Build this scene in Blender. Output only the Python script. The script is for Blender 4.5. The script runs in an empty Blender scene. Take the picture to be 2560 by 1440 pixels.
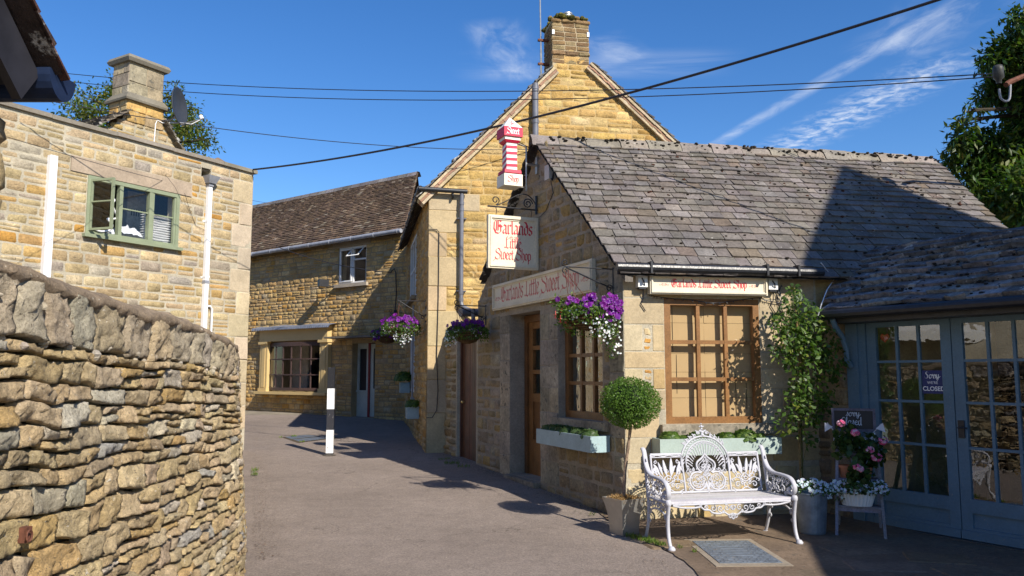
import bpy, math, random
from mathutils import Vector, noise
R = math.radians
V = Vector
S = bpy.context.scene
COL = S.collection
rng = random.Random(7)
def U(a, b): return rng.uniform(a, b)

# ------------------------------------------------------------ camera model
TH = math.atan(215/2000); CT, ST = math.cos(TH), math.sin(TH)
CAM = V((0, 0, 1.6))
def ray(px, py):
    x = (px-1280)/2000; y = (720-py)/2000
    return V((x, CT-y*ST, ST+y*CT))
def gz(Y):
    return 0.0 if Y < 8 else .03*(min(Y, 24)-8)
def G(px, py, lift=0):
    d = ray(px, py); t = 5
    for _ in range(60): t = (gz(t*d.y)-1.6)/d.z
    p = CAM+d*t; p.z = gz(p.y)+lift
    return p
def at(px, py, Y):
    d = ray(px, py); return CAM+d*(Y/d.y)

class Frame:
    """a wall plane: a runs along it, h is height, d is outward"""
    def __init__(f, O, u):
        f.O = V((O[0], O[1], 0)); f.u = V((u[0], u[1], 0)).normalized()
        f.n = V((f.u.y, -f.u.x, 0))
        if f.n.dot(f.O) > 0: f.n = -f.n
    def P(f, a, h, d=0): return f.O+f.u*a+f.n*d+V((0, 0, h))
    def pix(f, px, py, d=0):
        r = ray(px, py); O = f.O+f.n*d
        t = O.dot(f.n)/r.dot(f.n)
        p = CAM+r*t
        return (p-O).dot(f.u), p.z

# ------------------------------------------------------------ mesh builder
class MB:
    def __init__(s): s.v = []; s.f = []; s.c = []
    def quad(s, a, b, c, d, col=(.5, .5, .5)):
        n = len(s.v); s.v += [a, b, c, d]; s.f.append((n, n+1, n+2, n+3)); s.c.append(col)
    def poly(s, pts, col=(.5, .5, .5)):
        n = len(s.v); s.v += list(pts); s.f.append(tuple(range(n, n+len(pts)))); s.c.append(col)
    def grid(s, rows, col=(.5, .5, .5), closed=False):
        n = len(s.v); nr = len(rows); nc = len(rows[0])
        for r in rows: s.v += r
        for i in range(nr-1):
            for j in range(nc if closed else nc-1):
                k = (j+1) % nc
                s.f.append((n+i*nc+j, n+i*nc+k, n+(i+1)*nc+k, n+(i+1)*nc+j))
                s.c.append(col(i, j) if callable(col) else col)
    def hexa(s, p, col=(.5, .5, .5)):
        """p: 8 points, bottom four then top four"""
        n = len(s.v); s.v += p
        for q in ((0, 3, 2, 1), (4, 5, 6, 7), (0, 1, 5, 4), (1, 2, 6, 5), (2, 3, 7, 6), (3, 0, 4, 7)):
            s.f.append(tuple(n+i for i in q)); s.c.append(col)
    def fbox(s, fr, a0, a1, h0, h1, d0, d1, col=(.5, .5, .5)):
        P = fr.P
        s.hexa([P(a0, h0, d0), P(a1, h0, d0), P(a1, h0, d1), P(a0, h0, d1),
                P(a0, h1, d0), P(a1, h1, d0), P(a1, h1, d1), P(a0, h1, d1)], col)
    def box(s, c, sx, sy, sz, col=(.5, .5, .5), rz=0):
        """c = centre of the base"""
        cs, sn = math.cos(rz), math.sin(rz); c = V(c)
        def q(x, y, z): return c+V((x*cs-y*sn, x*sn+y*cs, z))
        x, y = sx/2, sy/2
        s.hexa([q(-x, -y, 0), q(x, -y, 0), q(x, y, 0), q(-x, y, 0), q(-x, -y, sz), q(x, -y, sz), q(x, y, sz), q(-x, y, sz)], col)
    def tube(s, pts, r, seg=8, col=(.5, .5, .5), nrm=None, rt=None, cap=True, closed=False):
        """sweep along pts; with nrm the section is flat: r across, rt along nrm"""
        pts = [V(p) for p in pts]; n = len(pts); rows = []
        ref = V((0, 0, 1))
        for i, p in enumerate(pts):
            if closed: t = pts[(i+1) % n]-pts[i-1]
            else: t = pts[min(i+1, n-1)]-pts[max(i-1, 0)]
            if t.length < 1e-9: t = V((0, 0, 1))
            t.normalize()
            if nrm is not None: b = V(nrm); a = t.cross(b)
            else:
                if abs(t.dot(ref)) > .95: ref = V((1, .3, 0)).normalized()
                a = t.cross(ref)
            a.normalize(); b = a.cross(t).normalized()
            ri = r(i/(n-1)) if callable(r) else r
            r2 = (rt if rt is not None else ri)
            rows.append([p+a*ri*math.cos(k*2*math.pi/seg)+b*r2*math.sin(k*2*math.pi/seg) for k in range(seg)])
        if closed: rows.append(rows[0])
        s.grid(rows, col, closed=True)
        if cap and not closed: s.poly(rows[0], col); s.poly(rows[-1][::-1], col)
    def lathe(s, c, prof, seg=24, col=(.5, .5, .5), sx=1, sy=1, rz=0, axis=None):
        c = V(c); rows = []
        for r, z in prof:
            row = []
            for k in range(seg):
                t = k*2*math.pi/seg; x, y = r*math.cos(t)*sx, r*math.sin(t)*sy
                row.append(c+V((x*math.cos(rz)-y*math.sin(rz), x*math.sin(rz)+y*math.cos(rz), z)))
            rows.append(row)
        s.grid(rows, col, closed=True)
    def build(s, name, mat, parent=None, loc=None, smooth=False):
        if parent is not None: org = V(parent['_o'])
        elif loc is not None: org = V(loc)
        else:
            zs = min(v[2] for v in s.v); n = len(s.v)
            org = V((sum(v[0] for v in s.v)/n, sum(v[1] for v in s.v)/n, zs))
        me = bpy.data.meshes.new(name)
        me.from_pydata([V(v)-org for v in s.v], [], s.f)
        ca = me.color_attributes.new('col', 'FLOAT_COLOR', 'CORNER')
        buf = []
        for f, c in zip(s.f, s.c): buf += (c[0], c[1], c[2], 1.0)*len(f)
        ca.data.foreach_set('color', buf)
        me.materials.append(mat)
        if smooth: me.polygons.foreach_set('use_smooth', [True]*len(me.polygons))
        me.update()
        o = bpy.data.objects.new(name, me); COL.objects.link(o)
        if parent is not None: o.parent = parent
        else: o.location = org
        o['_o'] = tuple(org)
        return o
def tag(o, label, cat, group=None, kind=None):
    if label: o['label'] = label
    if cat: o['category'] = cat
    if group: o['group'] = group
    if kind: o['kind'] = kind
    return o
def thing(name, loc, label, cat, group=None):
    o = bpy.data.objects.new(name, None); COL.objects.link(o)
    o.empty_display_size = .1
    o.location = loc; o['_o'] = tuple(loc)
    return tag(o, label, cat, group)
def copy_thing(o, delta, parent=None, label=None):
    c = o.copy(); COL.objects.link(c)
    if parent is None:
        c.location = o.location+V(delta); c['_o'] = tuple(c.location)
        if label: c['label'] = label
    else: c.parent = parent
    for ch in [x for x in bpy.data.objects if x.parent == o and x != c]: copy_thing(ch, delta, c)
    return c

# ------------------------------------------------------------ materials
def nt(name):
    m = bpy.data.materials.new(name); m.use_nodes = True
    t = m.node_tree; b = t.nodes['Principled BSDF']
    return m, t, b
def N(t, k, **kw):
    n = t.nodes.new(k)
    for a, v in kw.items():
        if a in ('inp',):
            for q, w in v.items(): n.inputs[q].default_value = w
        else: setattr(n, a, v)
    return n
def pos(t):
    return N(t, 'ShaderNodeNewGeometry').outputs['Position']
def noise_n(t, scale, detail=4, rough=.6, vec=None, stretch=None):
    n = N(t, 'ShaderNodeTexNoise', inp={'Scale': scale, 'Detail': detail, 'Roughness': rough})
    v = vec or pos(t)
    if stretch:
        mp = N(t, 'ShaderNodeMapping'); mp.inputs['Scale'].default_value = stretch
        t.links.new(v, mp.inputs[0]); v = mp.outputs[0]
    t.links.new(v, n.inputs['Vector'])
    return n.outputs['Fac']
def ramp(t, fac, stops):
    r = N(t, 'ShaderNodeValToRGB'); e = r.color_ramp.elements
    while len(e) < len(stops): e.new(.5)
    for el, (p, c) in zip(e, stops): el.position = p; el.color = (*c, 1) if len(c) == 3 else c
    t.links.new(fac, r.inputs[0]); return r.outputs[0]
def mixc(t, fac, a, b, mode='MIX'):
    m = N(t, 'ShaderNodeMix', data_type='RGBA', blend_type=mode)
    for i, x in ((0, fac), (6, a), (7, b)):
        if isinstance(x, (int, float)): m.inputs[i].default_value = x
        elif isinstance(x, tuple): m.inputs[i].default_value = (*x, 1)
        else: t.links.new(x, m.inputs[i])
    return m.outputs[2]
def bump(t, b, h, strength, dist):
    n = N(t, 'ShaderNodeBump', inp={'Strength': strength, 'Distance': dist})
    t.links.new(h, n.inputs['Height'])
    if b.inputs['Normal'].links: t.links.new(b.inputs['Normal'].links[0].from_socket, n.inputs['Normal'])
    t.links.new(n.outputs[0], b.inputs['Normal'])
def G3(v): return (v, v, v)
def attr_mat(name, rough=.9, vs=(3, 22), va=.5, bs=((30, .6, .02),), spots=None, spots2=None, spec=.25):
    m, t, b = nt(name)
    at_ = N(t, 'ShaderNodeAttribute', attribute_name='col').outputs['Color']
    lo, hi = 1-va, 1+va*.6
    r1 = ramp(t, noise_n(t, vs[0], 5), [(.3, G3(lo)), (.7, G3(min(hi, 1.3)))])
    r2 = ramp(t, noise_n(t, vs[1], 6, .7), [(.3, G3(lo)), (.7, G3(min(hi, 1.3)))])
    c = mixc(t, 1.0, at_, r1, 'MULTIPLY'); c = mixc(t, 1.0, c, r2, 'MULTIPLY')
    for sp in (spots, spots2):
        if sp:
            sc, thr, colr = sp
            f = ramp(t, noise_n(t, sc, 5, .65), [(thr, G3(0)), (thr+.05, G3(1))])
            c = mixc(t, f, c, colr)
    t.links.new(c, b.inputs['Base Color'])
    b.inputs['Roughness'].default_value = rough; b.inputs['Specular IOR Level'].default_value = spec
    for sc, st, di in bs: bump(t, b, noise_n(t, sc, 6, .65), st, di)
    return m
def plain(name, col, rough=.5, metal=0, spec=.5, va=.12, ns=8, bmp=.0, col2=None, thr=.6, sc2=14):
    m, t, b = nt(name)
    c = ramp(t, noise_n(t, ns, 5), [(.3, tuple(x*(1-va) for x in col)), (.7, tuple(x*(1+va) for x in col))])
    if col2:
        f = ramp(t, noise_n(t, sc2, 6, .7), [(thr, G3(0)), (thr+.06, G3(1))]); c = mixc(t, f, c, col2)
    t.links.new(c, b.inputs['Base Color'])
    rr = ramp(t, noise_n(t, ns*3, 3), [(.3, G3(max(rough-.08, 0))), (.7, G3(min(rough+.08, 1)))])
    t.links.new(rr, b.inputs['Roughness'])
    b.inputs['Metallic'].default_value = metal; b.inputs['Specular IOR Level'].default_value = spec
    if bmp: bump(t, b, noise_n(t, 60, 5), bmp, .004)
    return m
def leaf_mat(name, trans=.35):
    m, t, b = nt(name)
    a = N(t, 'ShaderNodeAttribute', attribute_name='col').outputs['Color']
    t.links.new(a, b.inputs['Base Color']); b.inputs['Roughness'].default_value = .45
    b.inputs['Specular IOR Level'].default_value = .35
    tr = N(t, 'ShaderNodeBsdfTranslucent'); mx = N(t, 'ShaderNodeMixShader', inp={0: trans})
    c2 = mixc(t, 1.0, a, (1.3, 1.5, .5), 'MULTIPLY'); t.links.new(c2, tr.inputs[0])
    t.links.new(b.outputs[0], mx.inputs[1]); t.links.new(tr.outputs[0], mx.inputs[2])
    t.links.new(mx.outputs[0], t.nodes['Material Output'].inputs[0])
    return m
def glass_mat(name, tint=(1, 1, 1), base=.06, wav=0.0):
    m, t, b = nt(name)
    tr = N(t, 'ShaderNodeBsdfTransparent'); tr.inputs[0].default_value = (*tint, 1)
    gl = N(t, 'ShaderNodeBsdfGlossy'); gl.inputs['Roughness'].default_value = .01
    lw = N(t, 'ShaderNodeLayerWeight', inp={'Blend': .5})
    pw_ = N(t, 'ShaderNodeMath', operation='POWER'); pw_.inputs[1].default_value = 5; t.links.new(lw.outputs['Facing'], pw_.inputs[0])
    ad = N(t, 'ShaderNodeMath', operation='MULTIPLY_ADD'); ad.inputs[1].default_value = .9; ad.inputs[2].default_value = .05+base; ad.use_clamp = True
    t.links.new(pw_.outputs[0], ad.inputs[0])
    mx = N(t, 'ShaderNodeMixShader'); t.links.new(ad.outputs[0], mx.inputs[0])
    t.links.new(tr.outputs[0], mx.inputs[1]); t.links.new(gl.outputs[0], mx.inputs[2])
    t.links.new(mx.outputs[0], t.nodes['Material Output'].inputs[0])
    if wav:
        n = N(t, 'ShaderNodeBump', inp={'Strength': wav, 'Distance': .02})
        t.links.new(noise_n(t, 5, 2), n.inputs['Height']); t.links.new(n.outputs[0], gl.inputs['Normal'])
    return m
M = {}
M['rubble'] = attr_mat('rubble_stone', vs=(4, 35), va=.34, bs=((14, .5, .03), (34, .9, .025), (90, .7, .012)), spots=(26, .64, (.16, .13, .09)))
M['rubble_far'] = attr_mat('rubble_stone_far', vs=(2.5, 22), va=.32, bs=((10, .8, .05), (45, .8, .025)), spots=(16, .66, (.17, .12, .06)))
M['dry'] = attr_mat('dry_stone', vs=(9, 70), va=.36, bs=((16, .6, .03), (48, .9, .02), (130, .9, .010), (320, .6, .004)), spots=(60, .60, (.19, .15, .105)), spots2=(34, .64, (.62, .56, .45)))
M['ashlar'] = attr_mat('ashlar_stone', vs=(2.5, 30), va=.2, bs=((30, .35, .012), (120, .4, .006)), spots=(34, .66, (.26, .2, .12)))
M['ashlar_damp'] = attr_mat('ashlar_weathered', vs=(2.2, 20), va=.4, bs=((30, .4, .015), (120, .5, .008)), spots=(9, .6, (.12, .11, .085)))
M['mortar'] = attr_mat('lime_mortar', vs=(3, 40), va=.25, bs=((60, .7, .015),))
M['soil'] = attr_mat('soil_fill', vs=(3, 40), va=.3, bs=((40, 1, .03),))
M['slate'] = attr_mat('stone_slate', vs=(2.5, 26), va=.34, bs=((40, .5, .012),), spots=(55, .62, (.06, .05, .045)), spots2=(16, .66, (.42, .40, .35)))
M['slate_old'] = attr_mat('mossy_stone_slate', vs=(4, 22), va=.5, bs=((22, .8, .03), (90, .6, .01)), spots=(26, .61, (.05, .045, .038)), spots2=(7, .585, (.42, .41, .385)))
M['slate_far'] = attr_mat('brown_stone_slate', vs=(1.5, 14), va=.4, bs=((30, .5, .02),), spots=(9, .65, (.32, .27, .2)))
M['moss'] = attr_mat('dark_moss', va=.4, bs=((80, 1, .01),))
M['leaf'] = leaf_mat('leaf'); M['petal'] = leaf_mat('petal', .2)
M['bark'] = attr_mat('bark', vs=(10, 40), va=.4, bs=((60, .8, .01),))
M['paint'] = attr_mat('painted', rough=.5, vs=(2, 30), va=.08, bs=((60, .1, .002),), spec=.4)
M['paint_worn'] = attr_mat('worn_paint', rough=.55, vs=(4, 45), va=.13, bs=((90, .35, .003),), spots=(48, .655, (.36, .29, .24)), spec=.4)
M['scuffed'] = attr_mat('scuffed_paint', rough=.6, vs=(5, 40), va=.18, bs=((70, .4, .004),), spots=(16, .64, (.22, .2, .18)), spots2=(42, .68, (.5, .48, .45)))
M['black'] = plain('black_iron', (.018, .019, .023), .42, 0, .5, .3, 20, .2)
M['rust'] = plain('rusty_iron', (.13, .05, .03), .8, 0, .3, .4, 30, .5)
M['pipe_grey'] = plain('grey_plastic_pipe', (.13, .135, .16), .4, 0, .5, .2, 6)
M['pipe_light'] = plain('pale_grey_gutter', (.27, .28, .31), .45, 0, .5, .2, 6)
M['pipe_white'] = plain('white_plastic_pipe', (.78, .78, .79), .35, 0, .5, .03, 3)
M['wood'] = attr_mat('oak_frame', rough=.45, vs=(5, 50), va=.3, bs=((80, .3, .004),), spec=.4)
M['grey_wood'] = attr_mat('weathered_wood', rough=.8, vs=(8, 60), va=.35, bs=((70, .6, .006),))
M['card'] = plain('cardboard', (.44, .31, .16), .85, 0, .1, .05, 3)
M['glass'] = glass_mat('window_glass', base=.02)
M['glass_wavy'] = glass_mat('old_window_glass', base=.2, wav=.3)
M['glass_door'] = glass_mat('door_glass', (.9, .95, .95), base=.09, wav=.04)
M['dark'] = attr_mat('dark_interior', rough=.9, va=.3)
M['cloth'] = attr_mat('white_cotton', rough=.95, vs=(5, 60), va=.05, bs=((150, .3, .002), (18, .5, .01)))
M['steel'] = plain('brushed_steel', (.42, .41, .38), .42, .75, .5, .15, 4, .1)
M['zinc'] = plain('galvanised_steel', (.22, .26, .31), .5, .6, .5, .3, 9, .1)
M['iron_cover'] = plain('cast_iron_cover', (.17, .2, .24), .5, .4, .5, .25, 12, .4, (.25, .21, .17), .62, 20)
M['lead'] = plain('lead_sheet', (.2, .22, .27), .55, .2, .5, .3, 12, .3)
M['brass'] = plain('brass', (.7, .5, .2), .3, 1, .5, .05, 3)
M['terracotta'] = plain('terracotta', (.42, .17, .09), .8, 0, .3, .15, 8)
M['wicker'] = attr_mat('wicker', rough=.8, vs=(30, 90), va=.4, bs=((120, .5, .004),))
M['coir'] = attr_mat('coir_mulch', rough=1, vs=(30, 90), va=.4)
M['ink'] = plain('red_lettering', (.52, .028, .045), .5, 0, .4, .08, 10)
M['ink_faded'] = plain('faded_red_lettering', (.56, .14, .13), .6, 0, .3, .2, 30)
M['ink_white'] = plain('white_lettering', (.8, .8, .8), .6, 0, .3, .02, 10)
M['wire'] = plain('cable_sheath', (.012, .014, .022), .5, 0, .5, .1, 5)
def road_mat():
    m, t, b = nt('worn_asphalt')
    c = ramp(t, noise_n(t, .7, 6, .6), [(.3, (.215, .174, .145)), (.7, (.285, .232, .195))])
    c = mixc(t, 1.0, c, ramp(t, noise_n(t, 120, 3, .8), [(.25, G3(.6)), (.5, G3(.95)), (.8, G3(1.45))]), 'MULTIPLY')
    c = mixc(t, 1.0, c, ramp(t, noise_n(t, 42, 2, .8), [(.3, G3(.74)), (.5, G3(1)), (.7, G3(1.22))]), 'MULTIPLY')
    c = mixc(t, 1.0, c, ramp(t, noise_n(t, 6, 5, .7), [(.3, G3(.86)), (.7, G3(1.1))]), 'MULTIPLY')
    c = mixc(t, ramp(t, noise_n(t, 2.2, 5, .7), [(.66, G3(0)), (.74, G3(.45))]), c, (.12, .10, .085))
    c = mixc(t, ramp(t, noise_n(t, 38, 2, .5), [(.72, G3(0)), (.75, G3(.7))]), c, (.40, .35, .29))
    c = mixc(t, ramp(t, noise_n(t, 52, 2, .5, stretch=(1, .8, 1)), [(.70, G3(0)), (.73, G3(.6))]), c, (.08, .065, .055))
    vo = N(t, 'ShaderNodeTexVoronoi', feature='DISTANCE_TO_EDGE', inp={'Scale': .55}); mp = N(t, 'ShaderNodeVectorMath', operation='ADD')
    nz = N(t, 'ShaderNodeTexNoise', inp={'Scale': 2.5, 'Detail': 5}); t.links.new(pos(t), nz.inputs[0]); t.links.new(pos(t), mp.inputs[0]); t.links.new(nz.outputs['Color'], mp.inputs[1]); t.links.new(mp.outputs[0], vo.inputs['Vector'])
    ck = mixc(t, 1.0, ramp(t, vo.outputs[0], [(.0, G3(1)), (.006, G3(0))]), ramp(t, noise_n(t, .45, 2), [(.5, G3(0)), (.56, G3(.7))]), 'MULTIPLY')
    c = mixc(t, ck, c, (.06, .05, .04))
    t.links.new(c, b.inputs['Base Color']); b.inputs['Roughness'].default_value = .88
    b.inputs['Specular IOR Level'].default_value = .3
    bump(t, b, noise_n(t, 1.2, 4), .3, .05); bump(t, b, noise_n(t, 45, 3, .8), .6, .01); bump(t, b, noise_n(t, 130, 3, .8), .9, .006)
    return m
M['road'] = road_mat()
M['flag'] = attr_mat('old_paving', vs=(2, 25), va=.3, bs=((12, .5, .02), (90, .6, .006)), spots=(11, .62, (.09, .08, .065)))
M['concrete'] = attr_mat('concrete', vs=(3, 30), va=.22, bs=((60, .4, .006),), spots=(20, .66, (.12, .10, .08)))
M['grass'] = leaf_mat('grass_blades', .25)

# ------------------------------------------------------------ masonry
def hsv(c, j=.12):
    k = 1+U(-j, j); return (c[0]*k*(1+U(-.04, .04)), c[1]*k, c[2]*k*(1+U(-.08, .08)))
def pick(pal):
    x = U(0, sum(w for w, _ in pal))
    for w, c in pal:
        x -= w
        if x <= 0: return hsv(c)
    return hsv(pal[-1][1])
def stone(mb, P, a0, a1, h0, h1, col, d0=-.014, prot=.02, rough=.006, e=None, nmax=6, skew=.012, fr_noise=0, ndiv=.09):
    w, h = a1-a0, h1-h0
    if w < .02 or h < .015: return
    e = e or min(.022, .28*min(w, h))
    na = max(1, min(nmax, int(w/ndiv)+1)); nh = max(1, min(nmax, int(h/ndiv)+1))
    As = [a0, a0+e]+[a0+e+(w-2*e)*i/na for i in range(1, na)]+[a1-e, a1]
    Hs = [h0, h0+e]+[h0+e+(h-2*e)*i/nh for i in range(1, nh)]+[h1-e, h1]
    s1, s2, s3 = U(-skew, skew), U(-skew, skew), U(-skew, skew)
    pr = prot*U(.45, 1.15); tx, ty = U(-.5, .5)*prot, U(-.6, .6)*prot
    sx, sy = U(0, 90), U(0, 90)
    rows = []; ni, nj = len(Hs), len(As)
    for i, hh in enumerate(Hs):
        r = []
        for j, aa in enumerate(As):
            u_, v_ = (aa-a0)/w-.5, (hh-h0)/h-.5
            edge = i in (0, ni-1) or j in (0, nj-1); cor = i in (0, ni-1) and j in (0, nj-1)
            a = aa+U(-1, 1)*rough*.7; q = hh+(s1*(-v_+.5)+s2*(v_+.5))*u_*2*.5+U(-1, 1)*rough*.7
            a += s3*v_
            if cor: a -= u_*e*1.3; q -= v_*e*1.3
            if edge: d = d0
            else:
                d = pr+tx*u_*2+ty*v_*2+U(-1, 1)*rough
                if fr_noise: d += fr_noise*noise.fractal(V((aa*7+sx, hh*9+sy, sx)), 1.0, 2.0, 4)
            r.append(P(a, q, d))
        rows.append(r)
    mb.grid(rows, col)
def courses(h0, h1, ch, edges):
    hs = [h0]
    while hs[-1] < h1-ch[0]*.6:
        nh = hs[-1]+U(*ch)
        for e in edges:
            if abs(e-nh) < ch[0]*.55 and e > hs[-1]+ch[0]*.45: nh = e
        hs.append(min(nh, h1))
    return hs
def segs(a0, a1, holes, lo, hi):
    out = [(a0, a1)]
    for (x0, x1, y0, y1) in holes:
        ov = min(hi, y1)-max(lo, y0)
        if ov > .12*(hi-lo):
            nw = []
            for s0, s1 in out:
                if x1 <= s0 or x0 >= s1: nw.append((s0, s1)); continue
                if x0 > s0: nw.append((s0, x0))
                if x1 < s1: nw.append((x1, s1))
            out = nw
    return out
def rubble(mb, P, h0, h1, span, holes=(), ch=(.08, .16), cw=(.14, .42), pal=None, gap=.007, split=.2, **kw):
    hs = courses(h0, h1, ch, sorted({e for o in holes for e in o[2:]}))
    for lo, hi in zip(hs, hs[1:]):
        a0, a1 = span((lo+hi)/2)
        if a1-a0 < .05: continue
        for s0, s1 in segs(a0, a1, holes, lo, hi):
            x = s0; sp_ = split
            while x < s1-.03:
                w = U(*cw)
                if s1-(x+w) < cw[0]*.7: w = s1-x
                col = pick(pal)
                if callable(split): sp_ = split(x)
                if hi-lo > ch[0]*1.25 and U(0, 1) < sp_:
                    m = lo+(hi-lo)*U(.38, .62)
                    stone(mb, P, x+gap, x+w-gap, lo+gap, m-gap*.6, col, **kw)
                    stone(mb, P, x+gap, x+w-gap, m+gap*.6, hi-gap, pick(pal), **kw)
                else: stone(mb, P, x+gap, x+w-gap, lo+gap, hi-gap, col, **kw)
                x += w
def panel(mb, fr, a0, a1, h0, h1, holes, t=.32, col=(.45, .4, .3), tops=None):
    """wall skin at d=0 with holes, their reveals, and an optional polygon (gable) on top"""
    xs = sorted({a0, a1, *[x for o in holes for x in o[:2]]}); ys = sorted({h0, h1, *[y for o in holes for y in o[2:]]})
    for x0, x1 in zip(xs, xs[1:]):
        for y0, y1 in zip(ys, ys[1:]):
            cx, cy = (x0+x1)/2, (y0+y1)/2
            if any(o[0] < cx < o[1] and o[2] < cy < o[3] for o in holes): continue
            for d in (0, -t):
                mb.quad(fr.P(x0, y0, d), fr.P(x1, y0, d), fr.P(x1, y1, d), fr.P(x0, y1, d), col)
    for x0, x1, y0, y1 in holes:
        mb.grid([[fr.P(x, y, d) for x, y in ((x0, y0), (x1, y0), (x1, y1), (x0, y1), (x0, y0))] for d in (0, -t)], col)
    if tops:
        for d in (0, -t): mb.poly([fr.P(a, h, d) for a, h in tops], col)
def room(mb, fr, o, depth=1.6, t=.33, m=.5, col=(.05, .04, .035)):
    x0, x1, y0, y1 = o; x0 -= m; x1 += m; y0 -= m*.6; y1 += m*.4
    P = fr.P
    c = [(x0, y0), (x1, y0), (x1, y1), (x0, y1)]
    mb.poly([P(a, h, -t-depth) for a, h in c], col)
    for (a, h), (b, k) in zip(c, c[1:]+c[:1]): mb.quad(P(a, h, -t), P(b, k, -t), P(b, k, -t-depth), P(a, h, -t-depth), col)
def slates(mb, Q, s0, s1, span, ex=(.2, .12), wd=(.14, .34), th=.02, pal=None, j=.008, lip=None):
    """Q(a, s, d): point on a roof slope; s runs up from the eave"""
    s = s0; k = 0
    while s < s1-.02:
        f = (s-s0)/(s1-s0); e = ex[0]+(ex[1]-ex[0])*f
        a0, a1 = span(s+e*.5); x = a0-U(0, wd[0])*.6; first = True
        while x < a1-.02:
            w = U(*wd)*(1-.25*f)
            if a1-(x+w) < wd[0]*.5: w = a1-x
            xa, xb = max(x, a0)+.004, x+w-.004
            t = th*U(.75, 1.35); c = pick(pal)
            top = min(s+e*1.25, s1+.02)
            y1, y2, y3 = s+U(-j, j), s+U(-j, j)*1.2, s+U(-j, j)
            tw = U(-.25, .25)*th
            A = [Q(xa, y1, t*1.5+tw), Q((xa+xb)/2, y2, t*1.5), Q(xb, y3, t*1.5-tw)]
            B = [Q(xa, top, .004), Q((xa+xb)/2, top, .004), Q(xb, top, .004)]
            A0 = [Q(xa, y1, t*.4), Q((xa+xb)/2, y2, t*.4), Q(xb, y3, t*.4)]
            mb.grid([A, B], c); mb.grid([A0, A], c)
            mb.quad(A0[0], A[0], B[0], Q(xa, top, -.004), c); mb.quad(A0[2], A[2], B[2], Q(xb, top, -.004), c)
            mb.quad(A0[0], A0[2], Q(xb, top, -.006), Q(xa, top, -.006), c)
            x += w
        s += e*U(.94, 1.06)
def blob(mb, c, r, col, flat=.6, n=6, jit=.25):
    c = V(c); rows = []
    for i in range(5):
        ph = -math.pi/2+math.pi*i/4
        rows.append([c+V((math.cos(ph)*math.cos(k*2*math.pi/n)*r*(1+U(-jit, jit)), math.cos(ph)*math.sin(k*2*math.pi/n)*r*(1+U(-jit, jit)), math.sin(ph)*r*flat)) for k in range(n)])
    mb.grid(rows, col, closed=True)

# ------------------------------------------------------------ joinery
def window(parent, fr, a0, a1, h0, h1, cols, rows, d=-.1, fw=.06, bw=.025, mat='wood', col=(.42, .2, .06), glass='glass', name='window', th=.05, lab=None, gd=.02, bcol=None):
    mb = MB()
    mb.fbox(fr, a0, a1, h1-fw, h1, d-th, d, col); mb.fbox(fr, a0, a1, h0, h0+fw, d-th, d, col)
    mb.fbox(fr, a0, a0+fw, h0+fw, h1-fw, d-th, d, col); mb.fbox(fr, a1-fw, a1, h0+fw, h1-fw, d-th, d, col)
    w = mb.build(name, M[mat], parent)
    if lab: w['label'] = lab
    mb = MB(); A0, A1, H0, H1 = a0+fw, a1-fw, h0+fw, h1-fw; bc = bcol or col
    for i in range(1, cols): x = A0+(A1-A0)*i/cols; mb.fbox(fr, x-bw/2, x+bw/2, H0, H1, d-th*.8, d-th*.12, bc)
    for i in range(1, rows):
        y = H0+(H1-H0)*i/rows
        xs = [A0]+[A0+(A1-A0)*k/cols for k in range(1, cols)]+[A1]
        for k in range(cols):
            mb.fbox(fr, xs[k]+(bw/2 if k else 0), xs[k+1]-(bw/2 if k < cols-1 else 0), y-bw/2, y+bw/2, d-th*.75, d-th*.18, bc)
    if cols > 1 or rows > 1: mb.build('glazing_bars', M[mat], w)
    mb = MB(); q = d-th*.5
    mb.quad(fr.P(A0, H0, q), fr.P(A1, H0, q), fr.P(A1, H1, q), fr.P(A0, H1, q))
    mb.build('glass', M[glass], w)
    return w
def spiral(cx, cy, r0, r1, t0, t1, n=16):
    return [(cx+(r0+(r1-r0)*i/n)*math.cos(R(t0+(t1-t0)*i/n)), cy+(r0+(r1-r0)*i/n)*math.sin(R(t0+(t1-t0)*i/n))) for i in range(n+1)]
def smooth2(pts, n=6):
    out = []
    m = len(pts)
    for i in range(m-1):
        p0, p1, p2, p3 = pts[max(i-1, 0)], pts[i], pts[i+1], pts[min(i+2, m-1)]
        for k in range(n):
            t = k/n
            out.append(tuple(.5*((2*b)+(-a+c)*t+(2*a-5*b+4*c-d)*t*t+(-a+3*b-3*c+d)*t**3) for a, b, c, d in zip(p0, p1, p2, p3)))
    out.append(tuple(pts[-1])); return out

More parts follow.
